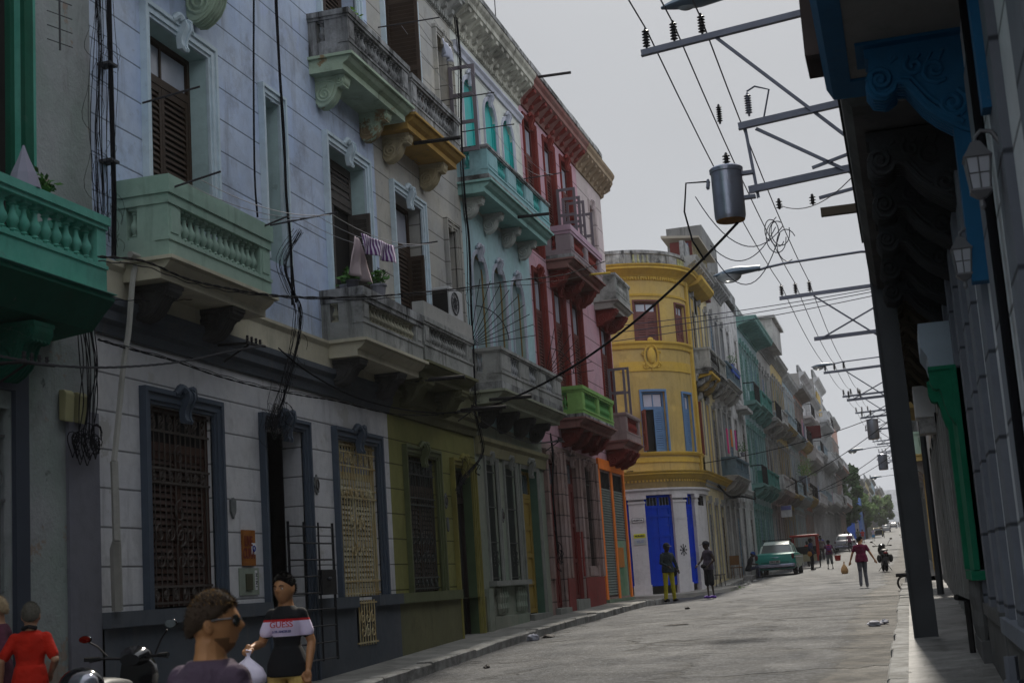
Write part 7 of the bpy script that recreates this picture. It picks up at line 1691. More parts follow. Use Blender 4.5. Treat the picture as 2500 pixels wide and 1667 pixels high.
# --- foreground man with sunglasses
def fore_extras(t, F, V, TH, s):
    sg = mat('black sunglasses plastic', (.006, .006, .008), .15, spec=.7)
    b = MB()
    for q in (-1, 1):
        b.tube([TH((q*.074, -.015, .012)), TH((q*.082, .03, .018)), TH((q*.074, .082, .020))], .0042*s, 6)
        ring = []
        vs = []
        for k in range(14):
            a = 2*pi*k/14; vs.append(TH((q*(.036+.028*cos(a)), .103-.012*abs(.036+.028*cos(a))/.06, .008+.021*sin(a))))
        for k in range(14):
            a = 2*pi*k/14; vs.append(TH((q*(.036+.026*cos(a)), .096-.012*abs(.036+.026*cos(a))/.06, .008+.019*sin(a))))
        b.add(vs, [tuple(range(14)), tuple(range(14, 28))]+[(k, (k+1) % 14, 14+(k+1) % 14, 14+k) for k in range(14)])
    b.tube([TH((-.012, .104, .018)), TH((.012, .104, .018))], .004*s, 5); b.build('sunglasses', sg, t, smooth=40)
    b = MB(); vs = []; n, m = 22, 8          # short beard along the jaw
    for i in range(m+1):
        z = -.42-.60*i/m*.9
        for k in range(n):
            a = .10+(pi-.2)*k/(n-1); d = (sqrt(max(0, 1-z*z))*cos(a), sqrt(max(0, 1-z*z))*sin(a), z); q = face(d)*1.025; jaw = 1-.30*max(0, -z)**1.3
            if i < 3 and .9 < a < pi-.9: q = face(d)*.96
            vs.append(TH((.078*d[0]*q*jaw, .098*d[1]*q*(1+.12*z)+.012*(-z), .118*z)))
    b.v = vs
    for i in range(m):
        for k in range(n-1): b.f.append((i*n+k, i*n+k+1, (i+1)*n+k+1, (i+1)*n+k))
    b.build('beard', mat('short dark beard', (.16, .08, .035), .8, var=.6, scale=200), t, smooth=80)
    rr = random.Random(3); b = MB()          # cropped curls on the crown, sun glow painted in as gold
    for i in range(1000):
        th = rr.uniform(0, 1.0); ph = rr.uniform(0, 2*pi)
        d = Vector((sin(th)*cos(ph), sin(th)*sin(ph), cos(th))); p = Vector((.078*d.x*1.06, .098*d.y*1.06, .118*d.z*1.06)); L0 = rr.uniform(.004, .011); e = (d+Vector((rr.gauss(0, .4), rr.gauss(0, .4), rr.gauss(0, .4)))).normalized()
        sd_ = e.orthogonal().normalized()*.0035
        b.add([TH(p-sd_), TH(p+sd_), TH(p+e*L0+sd_*1.2), TH(p+e*L0*.9-sd_)], [(0, 1, 2, 3)])
    b.build('hair_curls', mat('sun painted gold curls', (.38, .22, .07), .6, var=.6, scale=200), t)
FM = person('near man seen from behind with sunglasses, short curly hair and dark plum shirt', (-2.74, 5.25, -.10), -.42, 1.66, skinmat('warm tan skin', (.40, .19, .075)), cloth_m('dark plum shirt', (.075, .05, .075)), cloth_m('dark trousers', (.03, .03, .04)), mat('dark shoe', (.03, .03, .03), .6),
       dict(fro=.04, hx=.0, hs=.84), hair=mat('brown black curls', (.035, .02, .010), .8, var=.5, scale=200), yaw=-.85, vox=.009, sleeves=.7, extras=fore_extras, slim=1.0)
# --- man in the red shirt and his neighbour
def grey_extras(t, F, V, TH, s):
    b = MB(); b.tube([F(-.06, -.02, 1.455), F(0, -.07, 1.47), F(.06, -.02, 1.455), F(.04, .05, 1.44), F(-.04, .05, 1.44), F(-.06, -.02, 1.455)], .022*s, 6); b.build('collar', mat('black collar', (.01, .01, .012), .8), t)
person('grey haired man in a bright red polo seen from behind at the left edge', (-7.26, 10.7, S(10.7)), .45, 1.44, SK_L, cloth_m('bright red polo', (.50, .016, .004)), cloth_m('dark trousers', (.03, .03, .04)), mat('dark shoe', (.03, .03, .03), .6),
       dict(eR=(.25, -.05, 1.13), wR=(.18, .16, 1.0), lean=.10, long=0), hair=mat('thin grey hair', (.10, .09, .07), .7, var=.6, scale=40), vox=.011, sleeves=.75, extras=grey_extras, slim=.88)
person('elderly woman with sandy hair and orange scarf facing the red polo man', (-7.74, 10.95, S(11)), pi-.9, 1.52, SK_L, cloth_m('floral dark blouse', (.10, .03, .05), .8), cloth_m('dark skirt cloth', (.05, .03, .05)), None,
       dict(), hair=mat('sandy white hair', (.40, .30, .18), .7, var=.4, scale=40), vox=.012, sleeves=.9, yaw=-.2,
       extras=lambda t, F, V, TH, s: (lambda b: (b.tube([TH((-.05, .06, -.085)), TH((0, .10, -.10)), TH((.05, .06, -.085))], [.02, .03, .02], 6), b.build('scarf', cloth_m('orange scarf', (.5, .16, .02)), t)))(MB()))
# --- two men at the corner
def sbag(side, c, z=.86):
    def ex(t, F, V, TH, s):
        b = MB(F); b.tube([(.15*-side, .0, 1.44), (0, .13, 1.2), (.2*side, .05, .95)], .012, 5); b.tube([(.15*-side, .0, 1.44), (0, -.13, 1.2), (.2*side, -.05, .95)], .012, 5); b.build('strap', mat('black strap', (.01, .01, .012), .7), t)
        b = MB(F); b.ell((.23*side, -.02, z), (.06, .13, .14), 10, 8); b.build('shoulder_bag', c, t, smooth=60)
    return ex
BLK = mat('black bag', (.012, .012, .014), .7)
person('man in dark green jacket, cap and bright yellow trousers at the corner', (-6.79, 40.63, R(40.6)+.03), pi+.75, 1.66, SK_D, cloth_m('dark green grey jacket', (.02, .032, .036)), cloth_m('mustard yellow trousers', (.42, .36, .015)), mat('black shoe', (.012, .012, .012), .6),
       dict(eR=(.25, .04, 1.13), wR=(.16, .24, 1.02), eL=(-.27, .0, 1.12), wL=(-.25, .14, .92), kR=(.13, .02, .50), aR=(.15, 0, .09), kL=(-.11, .02, .50), aL=(-.15, 0, .09)), hat=mat('black cap', (.012, .014, .02), .8), vox=.018, sleeves=1.8, extras=sbag(-1, BLK))
def fanny(t, F, V, TH, s):
    b = MB(F); b.ell((0, .17, .96), (.12, .06, .07), 10, 8); b.build('waist_bag', BLK, t, smooth=60)
person('man in black cap, patterned vest and black shorts at the corner', (-5.86, 42.2, R(42)+.03), pi-.85, 1.68, SK_D, mat('black and grey patterned vest', (.06, .05, .075), .9, var=1.0, scale=14), cloth_m('black shorts', (.01, .01, .013)), mat('violet sandals', (.10, .03, .30), .6),
       dict(eR=(.26, .06, 1.13), wR=(.18, .26, 1.0), eL=(-.26, -.06, 1.12), wL=(-.2, .12, .96), kR=(.09, .02, .50), aR=(.08, .02, .09), kL=(-.08, -.02, .50), aL=(-.09, -.06, .09)), hat=mat('black cap', (.012, .014, .02), .8), vox=.018, sleeves=.12, legs=.62, extras=fanny)
# --- people further up
WHT = mat('white sneaker', (.4, .4, .42), .6); DSH = mat('black shoe', (.012, .012, .012), .6)
person('man in maroon polo and grey trousers walking up the street with a plastic bag', (-1.58, 45.1, R(45)+.03), .05, 1.56, SK_M, cloth_m('maroon polo', (.12, .006, .035)), cloth_m('grey trousers', (.10, .10, .115)), mat('grey sneaker', (.18, .18, .18), .7),
       dict(eR=(.29, -.02, 1.14), wR=(.42, .06, .90), eL=(-.28, 0, 1.13), wL=(-.37, .10, .88), kR=(.08, .10, .50), aR=(.10, .06, .09), kL=(-.08, 0, .50), aL=(-.10, -.12, .13)), yaw=-.8, vox=.016, sleeves=.6, slim=1.05)
carrier((-2.12, 45.25, 1.58), .11, .36, 'clear bag of bread held by the man in the maroon polo', mat('bread in plastic', (.50, .30, .13), .4, var=.5, scale=25), 5)
def backpack(t, F, V, TH, s):
    b = MB(F); b.ell((0, -.19, 1.20), (.16, .10, .22), 12, 10); o = b.build('backpack', cloth_m('red backpack', (.35, .03, .06), .5), t, smooth=60); b = MB(F)
    for z in (1.1, 1.2, 1.3): b.box(-.14, .14, -.30, -.285, z, z+.035)
    b.build('blue_bands', cloth_m('blue cloth', (.04, .05, .35)), o)
person('child with red and blue backpack and grey shorts carrying a red bucket', (-4.27, 76.3, R(76)+.03), .1, 1.50, SK_D, cloth_m('navy red top', (.12, .03, .10)), cloth_m('grey shorts', (.13, .14, .14)), DSH,
       dict(eR=(.28, .0, 1.14), wR=(.36, .06, .92), eL=(-.28, .1, 1.16), wL=(-.42, .22, 1.12), aR=(.14, .0, .09), aL=(-.13, .05, .09)), yaw=1.0, vox=.022, sleeves=.5, legs=.85, extras=backpack)
t = thing('bucket', 'red bucket carried by the child with the backpack', 'bucket', (-3.86, 76.35, 1.75)); b = MB(); b.lathe(-3.86, 76.35, [(.13, 1.72), (.17, 2.0)], 14); b.build('pail', mat('red plastic', (.45, .025, .02), .5), t); b = MB(); b.tube([(-4.02, 76.35, 2.0), (-3.9, 76.35, 2.13), (-3.7, 76.35, 2.0)], .01, 4); b.build('handle', IRON, t)
person('man in dark shirt and black trousers with an orange shoulder bag by the green car', (-5.15, 75.9, R(76)+.03), -pi/2-.2, 1.66, SK_D, cloth_m('navy shirt', (.025, .03, .09)), cloth_m('black trousers', (.008, .008, .01)), DSH, dict(eR=(.24, .02, 1.12), wR=(.16, .2, .98)), vox=.022, sleeves=.8, extras=sbag(1, mat('orange bag', (.4, .17, .03), .7)))
person('figure in a long brick red shirt beside the red cart', (-6.2, 88.5, R(88)+.03), pi*.2, 1.50, SK_D, cloth_m('brick red shirt', (.40, .06, .03)), cloth_m('brick red shorts', (.35, .06, .03)), WHT, dict(), vox=.025, sleeves=.9, legs=.7)
person('man in loose grey shirt walking away beyond the red cart', (-6.25, 103, R(103)+.03), 0, 1.62, SK_D, cloth_m('grey brown shirt', (.17, .13, .12)), cloth_m('dark brown trousers', (.03, .02, .02)), DSH, dict(), vox=.025, sleeves=.9)
person('figure in a violet blue top behind the man in the grey shirt', (-6.45, 106, R(106)+.03), 0, 1.70, SK_D, cloth_m('violet blue top', (.08, .08, .38)), cloth_m('blue skirt', (.1, .1, .3)), None, dict(), vox=.028, sleeves=.6)
def stripes(): return mat('striped top', (.26, .10, .16), .9, var=.9, scale=5)
person('person in a striped top and dark trousers walking away past the white car', (-5.18, 124.6, R(124.6)+.03), 0, 1.62, SK_D, stripes(), cloth_m('charcoal trousers', (.02, .02, .025)), DSH, dict(), vox=.028, sleeves=.6)
for i, (x, y, ht, c1, c2, lb) in enumerate(((-5.75, 136.6, 1.68, (.35, .10, .03), (.02, .03, .2), 'woman in rust orange top and blue trousers beside the white car'), (-6.2, 140, 1.62, (.05, .05, .06), (.1, .05, .05), 'dark dressed person left of the woman in rust orange'), (-6.05, 170, 1.72, (.12, .12, .08), (.06, .08, .12), 'tall person in olive among the far walkers'),
        (-5.6, 172, 1.6, (.45, .03, .03), (.3, .2, .15), 'person in a red top among the far walkers'), (-4.72, 184.7, 1.56, (.45, .38, .50), (.05, .25, .5), 'woman in a pale top and bright blue skirt by the yellow taxi'), (-3.9, 380, 1.6, (.05, .05, .06), (.05, .05, .06), 'left of three tiny dark walkers near the hilltop'), (-3.1, 385, 1.6, (.06, .05, .05), (.04, .04, .05), 'middle of three tiny dark walkers near the hilltop'),
        (-1.9, 300, 1.7, (.04, .04, .05), (.03, .03, .04), 'right tiny dark walker near the hilltop kerb'))):
    person(lb, (x, y, R(y)+.03), 0, ht, SK_D, cloth_m('top %d' % i, c1), cloth_m('bottom %d' % i, c2), DSH, dict(aR=(.10, .12, .09), aL=(-.1, -.1, .09)), vox=.035, sleeves=.6, skirt=(i == 4))
person('figure in a blue cap sitting on a doorstep beyond the white corner', (-7.05, 63.3, S(63)-.28), -pi/2+.3, 1.62, SK_D, cloth_m('black top', (.012, .012, .015)), cloth_m('navy trousers', (.03, .035, .07)), DSH,
       dict(hip=.62, kR=(.12, .42, .66), aR=(.12, .46, .27), kL=(-.12, .42, .66), aL=(-.12, .40, .27), eR=(.26, .12, .84), wR=(.14, .36, .82), eL=(-.26, .12, .84), wL=(-.14, .36, .82), lean=.35), hat=mat('blue cap', (.02, .06, .25), .8), vox=.022, sleeves=.7, nod=.5)
# ---------------------------------------------------------------- vehicles
CHROME = mat('dull chrome', (.35, .36, .45), .25, .9, var=.1); TYRE = mat('tyre rubber', (.012, .012, .012), .8); CGL = mat('car glass', (.10, .115, .11), .08, var=.3, scale=1.5, spec=.8)
def cg(y): return R(y)+.03
def sedan(label, x, y, L, W, Hh, paint, roofm, sidem=None, heading=0, group='parked and moving cars', classic=True, roofrack=False, plate=None, near=True):
    """car with its tail at y; forward is +y when heading=0"""
    z0 = cg(y+L/2); slope = (cg(y+L)-cg(y))/L; t = thing('car', label, 'car', (x, y+L/2, z0), group); c, s = cos(heading), sin(heading)
    def F(a, q, v): q2 = q-L/2; return (x+a*c-q2*s, y+L/2+a*s+q2*c, z0+v+slope*q2)
    hw = W/2; sidem = sidem or paint
    def ring(q, w, zb, zm, zt, tw):      # half section mirrored
        pts = [(w*.86, zb), (w*.99, zb+.10), (w, (zb+zm)/2), (w*.985, zm), (w*.93, zt-.03), (w*tw, zt)]
        return [(-a, q, z) for a, z in pts[::-1]]+[(a, q, z) for a, z in pts]
    k = Hh/1.55
    st = [(0, .90, .40, .62, .78, .80), (.06, .97, .30, .70, .95, .85), (.35, 1.0, .27, .72, 1.0, .82), (1.0, 1.0, .26, .72, 1.02, .80), (L*.42, 1.0, .26, .74, 1.0, .8), (L*.66, 1.0, .26, .74, .99, .78), (L*.72, .99, .27, .72, .98, .72), (L*.88, .97, .28, .68, .94, .66), (L*.97, .92, .32, .62, .86, .7), (L, .82, .42, .6, .76, .7)]
    b = MB(F); n = 12
    for q, w, zb, zm, zt, tw in st: b.v += ring(q, hw*w, zb*k, zm*k, zt*k, tw)
    for i in range(len(st)-1):
        for j in range(n-1): b.f.append((i*n+j, i*n+j+1, (i+1)*n+j+1, (i+1)*n+j))
        b.f.append((i*n+n-1, i*n, (i+1)*n, (i+1)*n+n-1))
    b.f += [tuple(range(n)), tuple((len(st)-1)*n+j for j in range(n))]
    body = b.build('body', paint, t, smooth=50)
    # greenhouse
    def gh(q, w, z): return [(-w, q, z), (w, q, z)]
    ws = [(L*.20, hw*.80, .98*k), (L*.27, hw*.70, 1.36*k), (L*.31, hw*.66, 1.46*k), (L*.42, hw*.66, 1.53*k), (L*.55, hw*.65, 1.50*k), (L*.60, hw*.68, 1.42*k), (L*.69, hw*.80, .97*k)]
    b = MB(F); rf = [p for p in ws[1:-1]]
    for q, w, z in rf: b.v += [(-w, q, z-.06), (-w*.93, q, z), (w*.93, q, z), (w, q, z-.06)]
    for i in range(len(rf)-1):
        for j in range(3): b.f.append((i*4+j, i*4+j+1, (i+1)*4+j+1, (i+1)*4+j))
        b.f.append((i*4+3, i*4, (i+1)*4, (i+1)*4+3))
    b.f += [(0, 1, 2, 3), tuple((len(rf)-1)*4+j for j in range(4))]
    # pillars
    for sg in (-1, 1):
        for (p, q) in ((ws[0], ws[1]), (ws[6], ws[5])): b.tube([(sg*p[1], p[0], p[2]), (sg*q[1], q[0], q[2]-.04)], .045, 5)
        b.tube([(sg*hw*.8, L*.45, .97*k), (sg*hw*.66, L*.45, 1.46*k)], .035, 5)
    b.build('roof', roofm, t, smooth=50)
    def pane(name, P): bb = MB(F); bb.quad(*P); bb.build(name, CGL, t)
    e = .01
    pane('rear_window', [(-hw*.74, L*.205-e, 1.02*k), (hw*.74, L*.205-e, 1.02*k), (hw*.64, L*.275-e, 1.38*k), (-hw*.64, L*.275-e, 1.38*k)])
    pane('windscreen', [(-hw*.74, L*.685+e, 1.0*k), (hw*.74, L*.685+e, 1.0*k), (hw*.64, L*.60+e, 1.42*k), (-hw*.64, L*.60+e, 1.42*k)])
    for sg in (-1, 1): pane('side_window', [(sg*(hw*.80+e), L*.25, .99*k), (sg*(hw*.80+e), L*.66, .99*k), (sg*(hw*.66+e), L*.58, 1.43*k), (sg*(hw*.66+e), L*.31, 1.43*k)])
    # wheels
    for sg in (-1, 1):
        for q in (L*.20, L*.80):
            b = MB(F); r = .34; xa, xb = sg*(hw-.20), sg*(hw-.01); n = 18
            for xx, rr_ in ((xa, r*.9), (xa, r), (xb-sg*.03, r), (xb, r*.93), (xb, r*.6)): b.v += [(xx, q+rr_*cos(2*pi*i/n), r+rr_*sin(2*pi*i/n)) for i in range(n)]
            for i in range(4):
                for j in range(n): b.f.append((i*n+j, i*n+(j+1) % n, (i+1)*n+(j+1) % n, (i+1)*n+j))
            b.f += [tuple(range(n)), tuple(4*n+j for j in range(n))]; wh = b.build('wheel', TYRE, t, smooth=40)
            b = MB(F); b.v = [(sg*(hw+.002), q+r*.52*cos(2*pi*i/n), r+r*.52*sin(2*pi*i/n)) for i in range(n)]+[(sg*(hw+.03), q+r*.2*cos(2*pi*i/n), r+r*.2*sin(2*pi*i/n)) for i in range(n)]; b.f = [(i, (i+1) % n, n+(i+1) % n, n+i) for i in range(n)]+[tuple(n+i for i in range(n))]; b.build('hubcap', CHROME, wh, smooth=40)
    # bumpers, lamps, trim
    for q0, nm in ((-.10, 'rear_bumper'), (L+.02, 'front_bumper')):
        b = MB(F); q1 = q0+.09; b.box(0, 0, 0, 0, 0, 0) if 0 else None
        b.add([(-hw*.98, q0+.04, .36*k), (hw*.98, q0+.04, .36*k), (hw*.98, q0+.04, .52*k), (-hw*.98, q0+.04, .52*k), (-hw*.94, q1, .34*k), (hw*.94, q1, .34*k), (hw*.94, q1, .54*k), (-hw*.94, q1, .54*k), (-hw*.9, q0, .40*k), (hw*.9, q0, .40*k), (hw*.9, q0, .49*k), (-hw*.9, q0, .49*k)],
              [(8, 9, 10, 11), (0, 1, 9, 8), (3, 2, 10, 11), (0, 3, 11, 8), (1, 2, 10, 9), (4, 5, 6, 7), (0, 1, 5, 4), (3, 2, 6, 7), (0, 3, 7, 4), (1, 2, 6, 5)]); b.build(nm, CHROME, t)
    for sg in (-1, 1):
        b = MB(F); b.ell((sg*hw*.88, .04, .84*k), (.07, .08, .14), 9, 7); b.build('tail_light', mat('tail light dark red', (.10, .02, .025), .3), t, smooth=60)
        b = MB(F); b.ell((sg*hw*.76, L-.04, .74*k), (.10, .08, .10), 10, 7); b.build('headlight', mat('headlight glass', (.5, .5, .5), .15), t, smooth=60)
        b = MB(F); b.tube([(sg*(hw+.006), L*.05, .80*k), (sg*(hw+.006), L*.92, .78*k)], .014, 4); b.build('side_trim', CHROME, t)
    b = MB(F); b.box(-.24, .24, -.075, -.06, .56*k, .68*k); pl = b.build('number_plate', mat('plate white', (.42, .42, .42), .6), t)
    if plate: text(plate, .10, INK, t, F(0, -.082, .62*k), (1, 0, 0), (0, 0, 1), bold=.004)
    if near:
        b = MB(F); b.tube([(-.22, .02, .82*k), (0, -.004, .80*k), (.22, .02, .82*k)], [.006, .014, .006], 5); b.build('boot_badge', CHROME, t)
        b = MB(F); b.box(-hw*.74, hw*.74, -.022, .03, .60*k, .88*k) if 0 else b.box(-.62, .62, -.012, .05, .585*k, .60*k); b.build('boot_seam', DARK, t)
    if roofrack:
        b = MB(F)
        for q in (L*.34, L*.42, L*.5): b.tube([(-hw*.66, q, 1.60*k), (hw*.66, q, 1.60*k)], .013, 4)
        for sg in (-1, 1):
            b.tube([(sg*hw*.66, L*.32, 1.62*k), (sg*hw*.66, L*.54, 1.62*k)], .016, 4)
            for q in (L*.33, L*.42, L*.51): b.tube([(sg*hw*.66, q, 1.47*k), (sg*hw*.66, q, 1.64*k)], .012, 4)
        b.build('roof_rack', IRON, t)
    return t
GRNP = mat('faded green car paint', (.015, .27, .22), .35, var=.15, spec=.5); CRMP = mat('pale grey green roof paint', (.52, .60, .55), .35, var=.1, spec=.5)
gcar = sedan('green and white 1950s sedan with roof rack parked at the left kerb', -6.10, 65.7, 4.9, 1.84, 1.56, GRNP, CRMP, roofrack=True, plate='P311 495')
b = MB(); 
for sg in (1,): 
    b.add([(-6.10+sg*(.92+.004), 66.0, 1.55), (-6.10+sg*(.92+.004), 70.3, 1.62), (-6.10+sg*(.92+.004), 70.3, 2.14), (-6.10+sg*(.90), 66.0, 2.10)], [(0, 1, 2, 3)])
b.build('side_panel', mat('cream side paint', (.42, .46, .36), .4), gcar)
sedan('white and silver 1950s sedan parked beyond the pedestrians', -5.75, 128, 4.9, 1.84, 1.52, mat('silver white car paint', (.42, .42, .46), .35), mat('white roof paint', (.55, .55, .55), .35), plate='P102', near=True)
sedan('yellow and black taxi coming down the hill', -5.4, 236, 4.5, 1.75, 1.5, mat('taxi yellow paint', (.45, .40, .02), .4), mat('taxi roof', (.5, .45, .1), .4), near=False)
sedan('white far car with grey roof behind the tricycle', -5.0, 292, 4.6, 1.8, 1.55, mat('far white paint', (.5, .5, .5), .35), mat('far white roof', (.5, .5, .5), .3), near=False)
sedan('dark grey far car below the hilltop', -4.4, 375, 4.6, 1.8, 1.5, mat('far grey paint', (.15, .15, .16), .35), mat('far grey roof', (.2, .2, .2), .3), near=False)
sedan('tiny pale car at the hilltop', -3.6, 520, 4.6, 1.9, 1.6, mat('far white paint', (.5, .5, .5), .35), mat('far white roof', (.5, .5, .5), .3), near=False)
# --- red framed cart
t = thing('cycle_cart', 'red framed passenger tricycle cart behind the green car', 'cart', (-5.95, 84, cg(84))); REDF = mat('red cart paint', (.42, .025, .015), .5)
z = cg(84); b = MB()
for x in (-6.68, -5.3):
    for y in (83.3, 84.6): b.tube([(x, y, z+.35), (x, y, z+1.75)], .05, 6)
b.build('frame', REDF, t); b = MB(); b.prism([(83.15, z+1.72), (84.8, z+1.75), (84.8, z+1.87), (83.15, z+1.86)], -6.78, -5.2) if 0 else b.box(-6.78, -5.2, 83.15, 84.8, z+1.74, z+1.86); b.build('canopy', REDF, t, bevel=.04)
b = MB(); b.box(-6.6, -5.38, 84.0, 84.1, z+.6, z+1.2); b.box(-6.6, -5.38, 83.5, 84.1, z+.55, z+.65); b.build('seat', mat('black seat', (.02, .02, .02), .7), t); b = MB(); b.box(-6.62, -5.36, 83.35, 83.4, z+.35, z+.75); b.build('panel', mat('cream panel', (.4, .36, .22), .7), t)
for x in (-6.75, -5.25, -6.0):
    y = 84 if x != -6.0 else 85.6; b = MB()
    b.tube([(x, y+.33*cos(a), z+.35+.33*sin(a)) for a in [2*pi*i/18 for i in range(19)]], .028, 6)
    for i in range(6): a = i*pi/6; b.tube([(x, y-.32*cos(a), z+.35-.32*sin(a)), (x, y+.32*cos(a), z+.35+.32*sin(a))], .006, 3)
    b.build('wheel', TYRE, t)
# --- far tricycle rickshaw
t = thing('rickshaw', 'small dark pedal rickshaw with a hood near the taxi', 'rickshaw', (-4.7, 216, cg(216))); z = cg(216)
b = MB(); b.box(-5.35, -4.1, 215.4, 216.3, z+1.35, z+1.5); b.build('hood', mat('dark red hood', (.09, .025, .025), .7), t); b = MB(); b.box(-5.2, -4.2, 215.9, 216.2, z+.6, z+1.2); b.build('seat', DARK, t)
for x in (-5.4, -4.0): b = MB(); b.tube([(x, 216+.36*cos(a), z+.38+.36*sin(a)) for a in [2*pi*i/14 for i in range(15)]], .04, 5); b.build('wheel', TYRE, t); b = MB(); b.tube([(x*.92-.38, 215.5, z+.4), (x*.92-.38, 215.5, z+1.4)], .03, 4); b.build('post', IRON, t)
# --- motorcycles
GB = mat('glossy black fairing', (.008, .008, .010), .12, spec=.7); MIR = mat('mirror glass', (.5, .52, .56), .03, 1.0, var=.05)
def mirror(par, F, p0, p1, c, w, h, tilt=.3, m=MIR):
    b = MB(F); b.tube([p0, ((p0[0]+p1[0])/2, (p0[1]+p1[1])/2, (p0[2]+p1[2])/2+.02), p1], .008, 5); st = b.build('mirror_stem', IRON, par)
    b = MB(F); b.ell(c, (w, .022, h), 12, 8); b.build('mirror_shell', GB, par, smooth=60)
    b = MB(F); n = 14; b.add([(c[0]+w*.88*cos(2*pi*i/n), c[1]-.024, c[2]+h*.88*sin(2*pi*i/n)) for i in range(n)], [tuple(range(n))]); b.build('mirror_glass', m, par)
def wheel_(par, F, y, r, w):
    b = MB(F); b.tube([(0, y+r*.82*cos(a), r+r*.82*sin(a)) for a in [2*pi*i/20 for i in range(21)]], w/2, 8); o = b.build('wheel', TYRE, par, smooth=60)
    b = MB(F)
    for i in range(5): a = i*2*pi/5; b.tube([(0, y, r), (0, y+r*.7*cos(a), r+r*.7*sin(a))], .016, 5)
    b.build('rim', LEAD, o)
def motorcycle(label, x, y, hd, kind):
    z = cg(y); t = thing('motorcycle', label, 'motorcycle', (x, y, z), 'motorcycles'); c, s = cos(hd), sin(hd)
    def F(a, q, v): return (x+a*c-q*s, y+a*s+q*c, z+v)
    wheel_(t, F, -.62, .30, .12); wheel_(t, F, .62, .30, .10)
    def shape(name, rings, m, n=14):
        b = MB(F)
        for (q, zc, w, h) in rings: b.v += [(w*cos(2*pi*k/n), q, zc+h*sin(2*pi*k/n)) for k in range(n)]
        for i in range(len(rings)-1):
            for k in range(n): b.f.append((i*n+k, i*n+(k+1) % n, (i+1)*n+(k+1) % n, (i+1)*n+k))
        b.f += [tuple(range(n)), tuple((len(rings)-1)*n+k for k in range(n))]; return b.build(name, m, t, smooth=50)
    shape('body', [(-.86, .72, .05, .05), (-.7, .68, .13, .12), (-.4, .60, .17, .18), (-.1, .52, .17, .2), (.15, .45, .15, .2), (.3, .5, .12, .22), (.42, .66, .11, .16)], GB)
    shape('seat', [(-.75, .82, .10, .03), (-.5, .84, .15, .06), (-.2, .82, .15, .06), (.05, .80, .10, .05)], mat('black vinyl seat', (.02, .02, .02), .5))
    shape('front_shield', [(.36, .86, .15, .22), (.46, .84, .17, .24), (.55, .80, .12, .2), (.60, .78, .04, .1)], GB)
    shape('front_fender', [(.42, .58, .05, .03), (.62, .64, .07, .04), (.84, .52, .05, .03)], GB)
    shape('headset', [(.22, 1.0, .09, .05), (.34, 1.03, .14, .09), (.44, 1.02, .13, .09), (.50, .99, .05, .05)], GB)
    b = MB(F); b.tube([(-.36, .16, 1.03), (-.2, .28, 1.02), (0, .34, 1.0), (.2, .28, 1.02), (.36, .16, 1.03)], .014, 6); b.build('handlebar', IRON, t)
    for sg in (-1, 1): b = MB(F); b.tube([(sg*.27, .22, 1.025), (sg*.38, .14, 1.03)], .02, 7); b.build('grip', TYRE, t); b = MB(F); b.tube([(sg*.25, .26, 1.02), (sg*.36, .20, 1.0)], .007, 4); b.build('lever', LEAD, t)
    b = MB(F); b.ell((0, .50, 1.0), (.08, .05, .06), 10, 7); b.build('headlight', mat('headlight glass', (.5, .5, .5), .15), t, smooth=60)
    b = MB(F); b.ell((0, -.86, .74), (.09, .04, .04), 9, 6); b.build('tail_light', mat('red lamp', (.30, .01, .015), .3), t, smooth=60)
    for sg in (-1, 1): b = MB(F); b.tube([(sg*.06, .50, .62), (sg*.06, .62, .3)], .02, 6); b.build('fork', LEAD, t)
    for sg in (-1, 1): b = MB(F); b.tube([(sg*.10, -.55, .55), (sg*.12, -.62, .3)], .022, 6); b.build('shock', IRON, t)
    mirror(t, F, (.22, .26, 1.04), (.34, .24, 1.24), (.38, .24, 1.29), .055, .04, 0); mirror(t, F, (-.22, .26, 1.04), (-.38, .22, 1.18), (-.40, .22, 1.2), .06, .035, 0)
    if kind == 'street':
        for sg in (-1, 1): b = MB(F); b.ell((sg*.22, -.45, .52), (.10, .22, .17), 10, 8); b.build('pannier', mat('black pannier', (.015, .015, .015), .7), t, smooth=60)
        b = MB(F); b.box(-.1, .1, -.92, -.90, .42, .56); b.build('number_plate', mat('plate dark', (.05, .05, .05), .6), t); b = MB(F); b.tube([(-.1, -.3, .25), (-.28, -.3, .02)], .012, 5); b.tube([(.1, -.3, .25), (.24, -.3, .02)], .012, 5); b.build('stand', IRON, t)
    return t
motorcycle('black motorcycle parked upright near the right kerb beyond the crossing', -1.22, 60.0, .12, 'street')
SC = motorcycle('black scooter with round mirrors parked at the lower left behind the plum shirt man', -6.68, 11.15, .15, 'scooter')
motorcycle('second motorcycle partly seen at the right kerb far up the street', -.55, 118, .1, 'street')
t = thing('helmet', 'glossy black helmet with white sheen resting at the bottom left', 'helmet', (-6.5, 10.25, 1.0)); b = MB(); b.ell((-6.52, 10.3, .95), (.19, .16, .15), 18, 12); b.build('shell', GB, t, smooth=80); b = MB(); b.ell((-6.44, 10.2, .97), (.13, .10, .10), 14, 8); b.build('visor', mat('tinted visor', (.3, .3, .34), .05, .6), t, smooth=80)
b = MB(); b.box(-6.7, -6.34, 10.1, 10.5, .0, .80); b.build('stool', GREYWOOD, t)
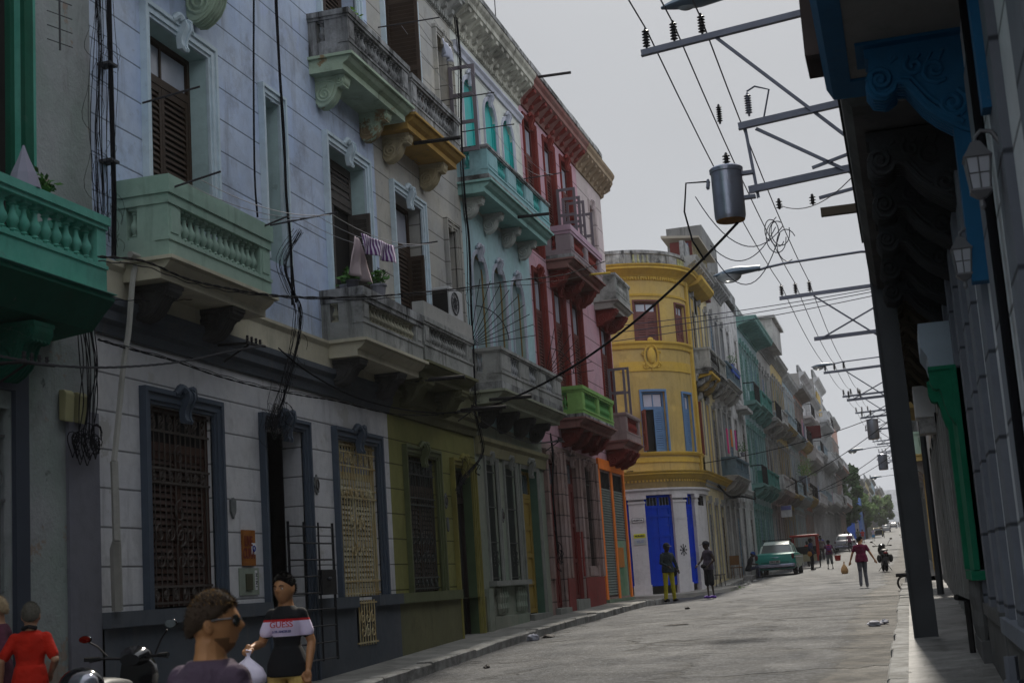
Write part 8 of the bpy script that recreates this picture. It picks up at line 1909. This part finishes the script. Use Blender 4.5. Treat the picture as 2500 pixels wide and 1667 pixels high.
# ---------------------------------------------------------------- trees, far green and haze
TREEM = mat('dark tree leaf', (.028, .065, .014), .8, var=.7, scale=.6); TREEL = mat('lit tree leaf', (.12, .19, .05), .7, var=.5, scale=.6); BARK = mat('bark', (.07, .055, .04), .9, var=.4)  # lighter leaf copy for the farther trees; light and haze put into its colour
def tree(x, y, z, h, rx, ry, rz, n, label, seed, m=TREEM, ls=.35, grp='street trees'):
    rr = random.Random(seed); t = thing('broadleaf_tree', label, 'tree', (x, y, z), grp)
    b = MB(); b.tube([(x, y, z-.3), (x+.1, y, z+h*.25), (x-.2, y+.1, z+h*.5), (x, y, z+h*.75)], [.35, .28, .2, .06], 8)
    for i in range(7): a = i*2.4; b.tube([(x, y, z+h*(.3+.05*i)), (x+rx*.35*cos(a), y+ry*.35*sin(a), z+h*(.45+.05*i)), (x+rx*.75*cos(a), y+ry*.75*sin(a), z+h*(.55+.05*i))], [.14, .09, .02], 6)
    b.build('trunk', BARK, t, smooth=60)
    cl = []
    for i in range(46):
        u = rr.uniform(-1, 1); a = rr.uniform(0, 2*pi); q = rr.uniform(.35, 1)**.5; k = sqrt(1-u*u)
        cl.append((Vector((x+rx*q*k*cos(a), y+ry*q*k*sin(a), z+h*.6+rz*q*u)), rr.uniform(.16, .34)*min(rx, rz)))
    for nm, mm, cnt in (('crown', m, n),):
        b = MB()
        for i in range(cnt):
            c, r_ = rr.choice(cl); d = Vector((rr.gauss(0, 1), rr.gauss(0, 1), rr.gauss(0, 1))).normalized()*r_*rr.uniform(.5, 1.05); p = c+d; s = ls*rr.uniform(.6, 1.4)
            a1 = Vector((rr.gauss(0, 1), rr.gauss(0, 1), rr.gauss(0, .6))).normalized()*s; a2 = a1.orthogonal().normalized()*s*.55
            b.quad(tuple(p-a1), tuple(p+a2), tuple(p+a1), tuple(p-a2))
        b.build(nm, mm, t)
    return t
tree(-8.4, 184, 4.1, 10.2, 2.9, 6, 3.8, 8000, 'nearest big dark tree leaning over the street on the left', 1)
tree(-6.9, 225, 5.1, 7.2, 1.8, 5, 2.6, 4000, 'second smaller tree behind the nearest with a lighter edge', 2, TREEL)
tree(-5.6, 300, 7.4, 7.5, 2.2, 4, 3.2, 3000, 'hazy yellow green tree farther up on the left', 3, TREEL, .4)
b = MB(); rr = random.Random(5)
for i in range(26): x = -60+i*5; h = rr.uniform(8, 24); b.box(x, x+4.6, 760+rr.uniform(0, 30), 800, 15, 22+h*.6)
o = b.build('distant_skyline', MC8, None); structure(o)
hz = MB(); hz.box(-120, 120, -66, 900, -3.5, 60); m, t_, b_, N, L = nodes('air haze'); t_.nodes.remove(b_); v = N('ShaderNodeVolumePrincipled'); v.inputs['Color'].default_value = (.90, .93, 1, 1); v.inputs['Density'].default_value = .00024; v.inputs['Anisotropy'].default_value = .3
L(v.outputs[0], t_.nodes['Material Output'].inputs['Volume']); o = hz.build('haze', m, None); o['kind'] = 'stuff'; tag(o, 'pale haze filling the street towards the hilltop', 'haze')
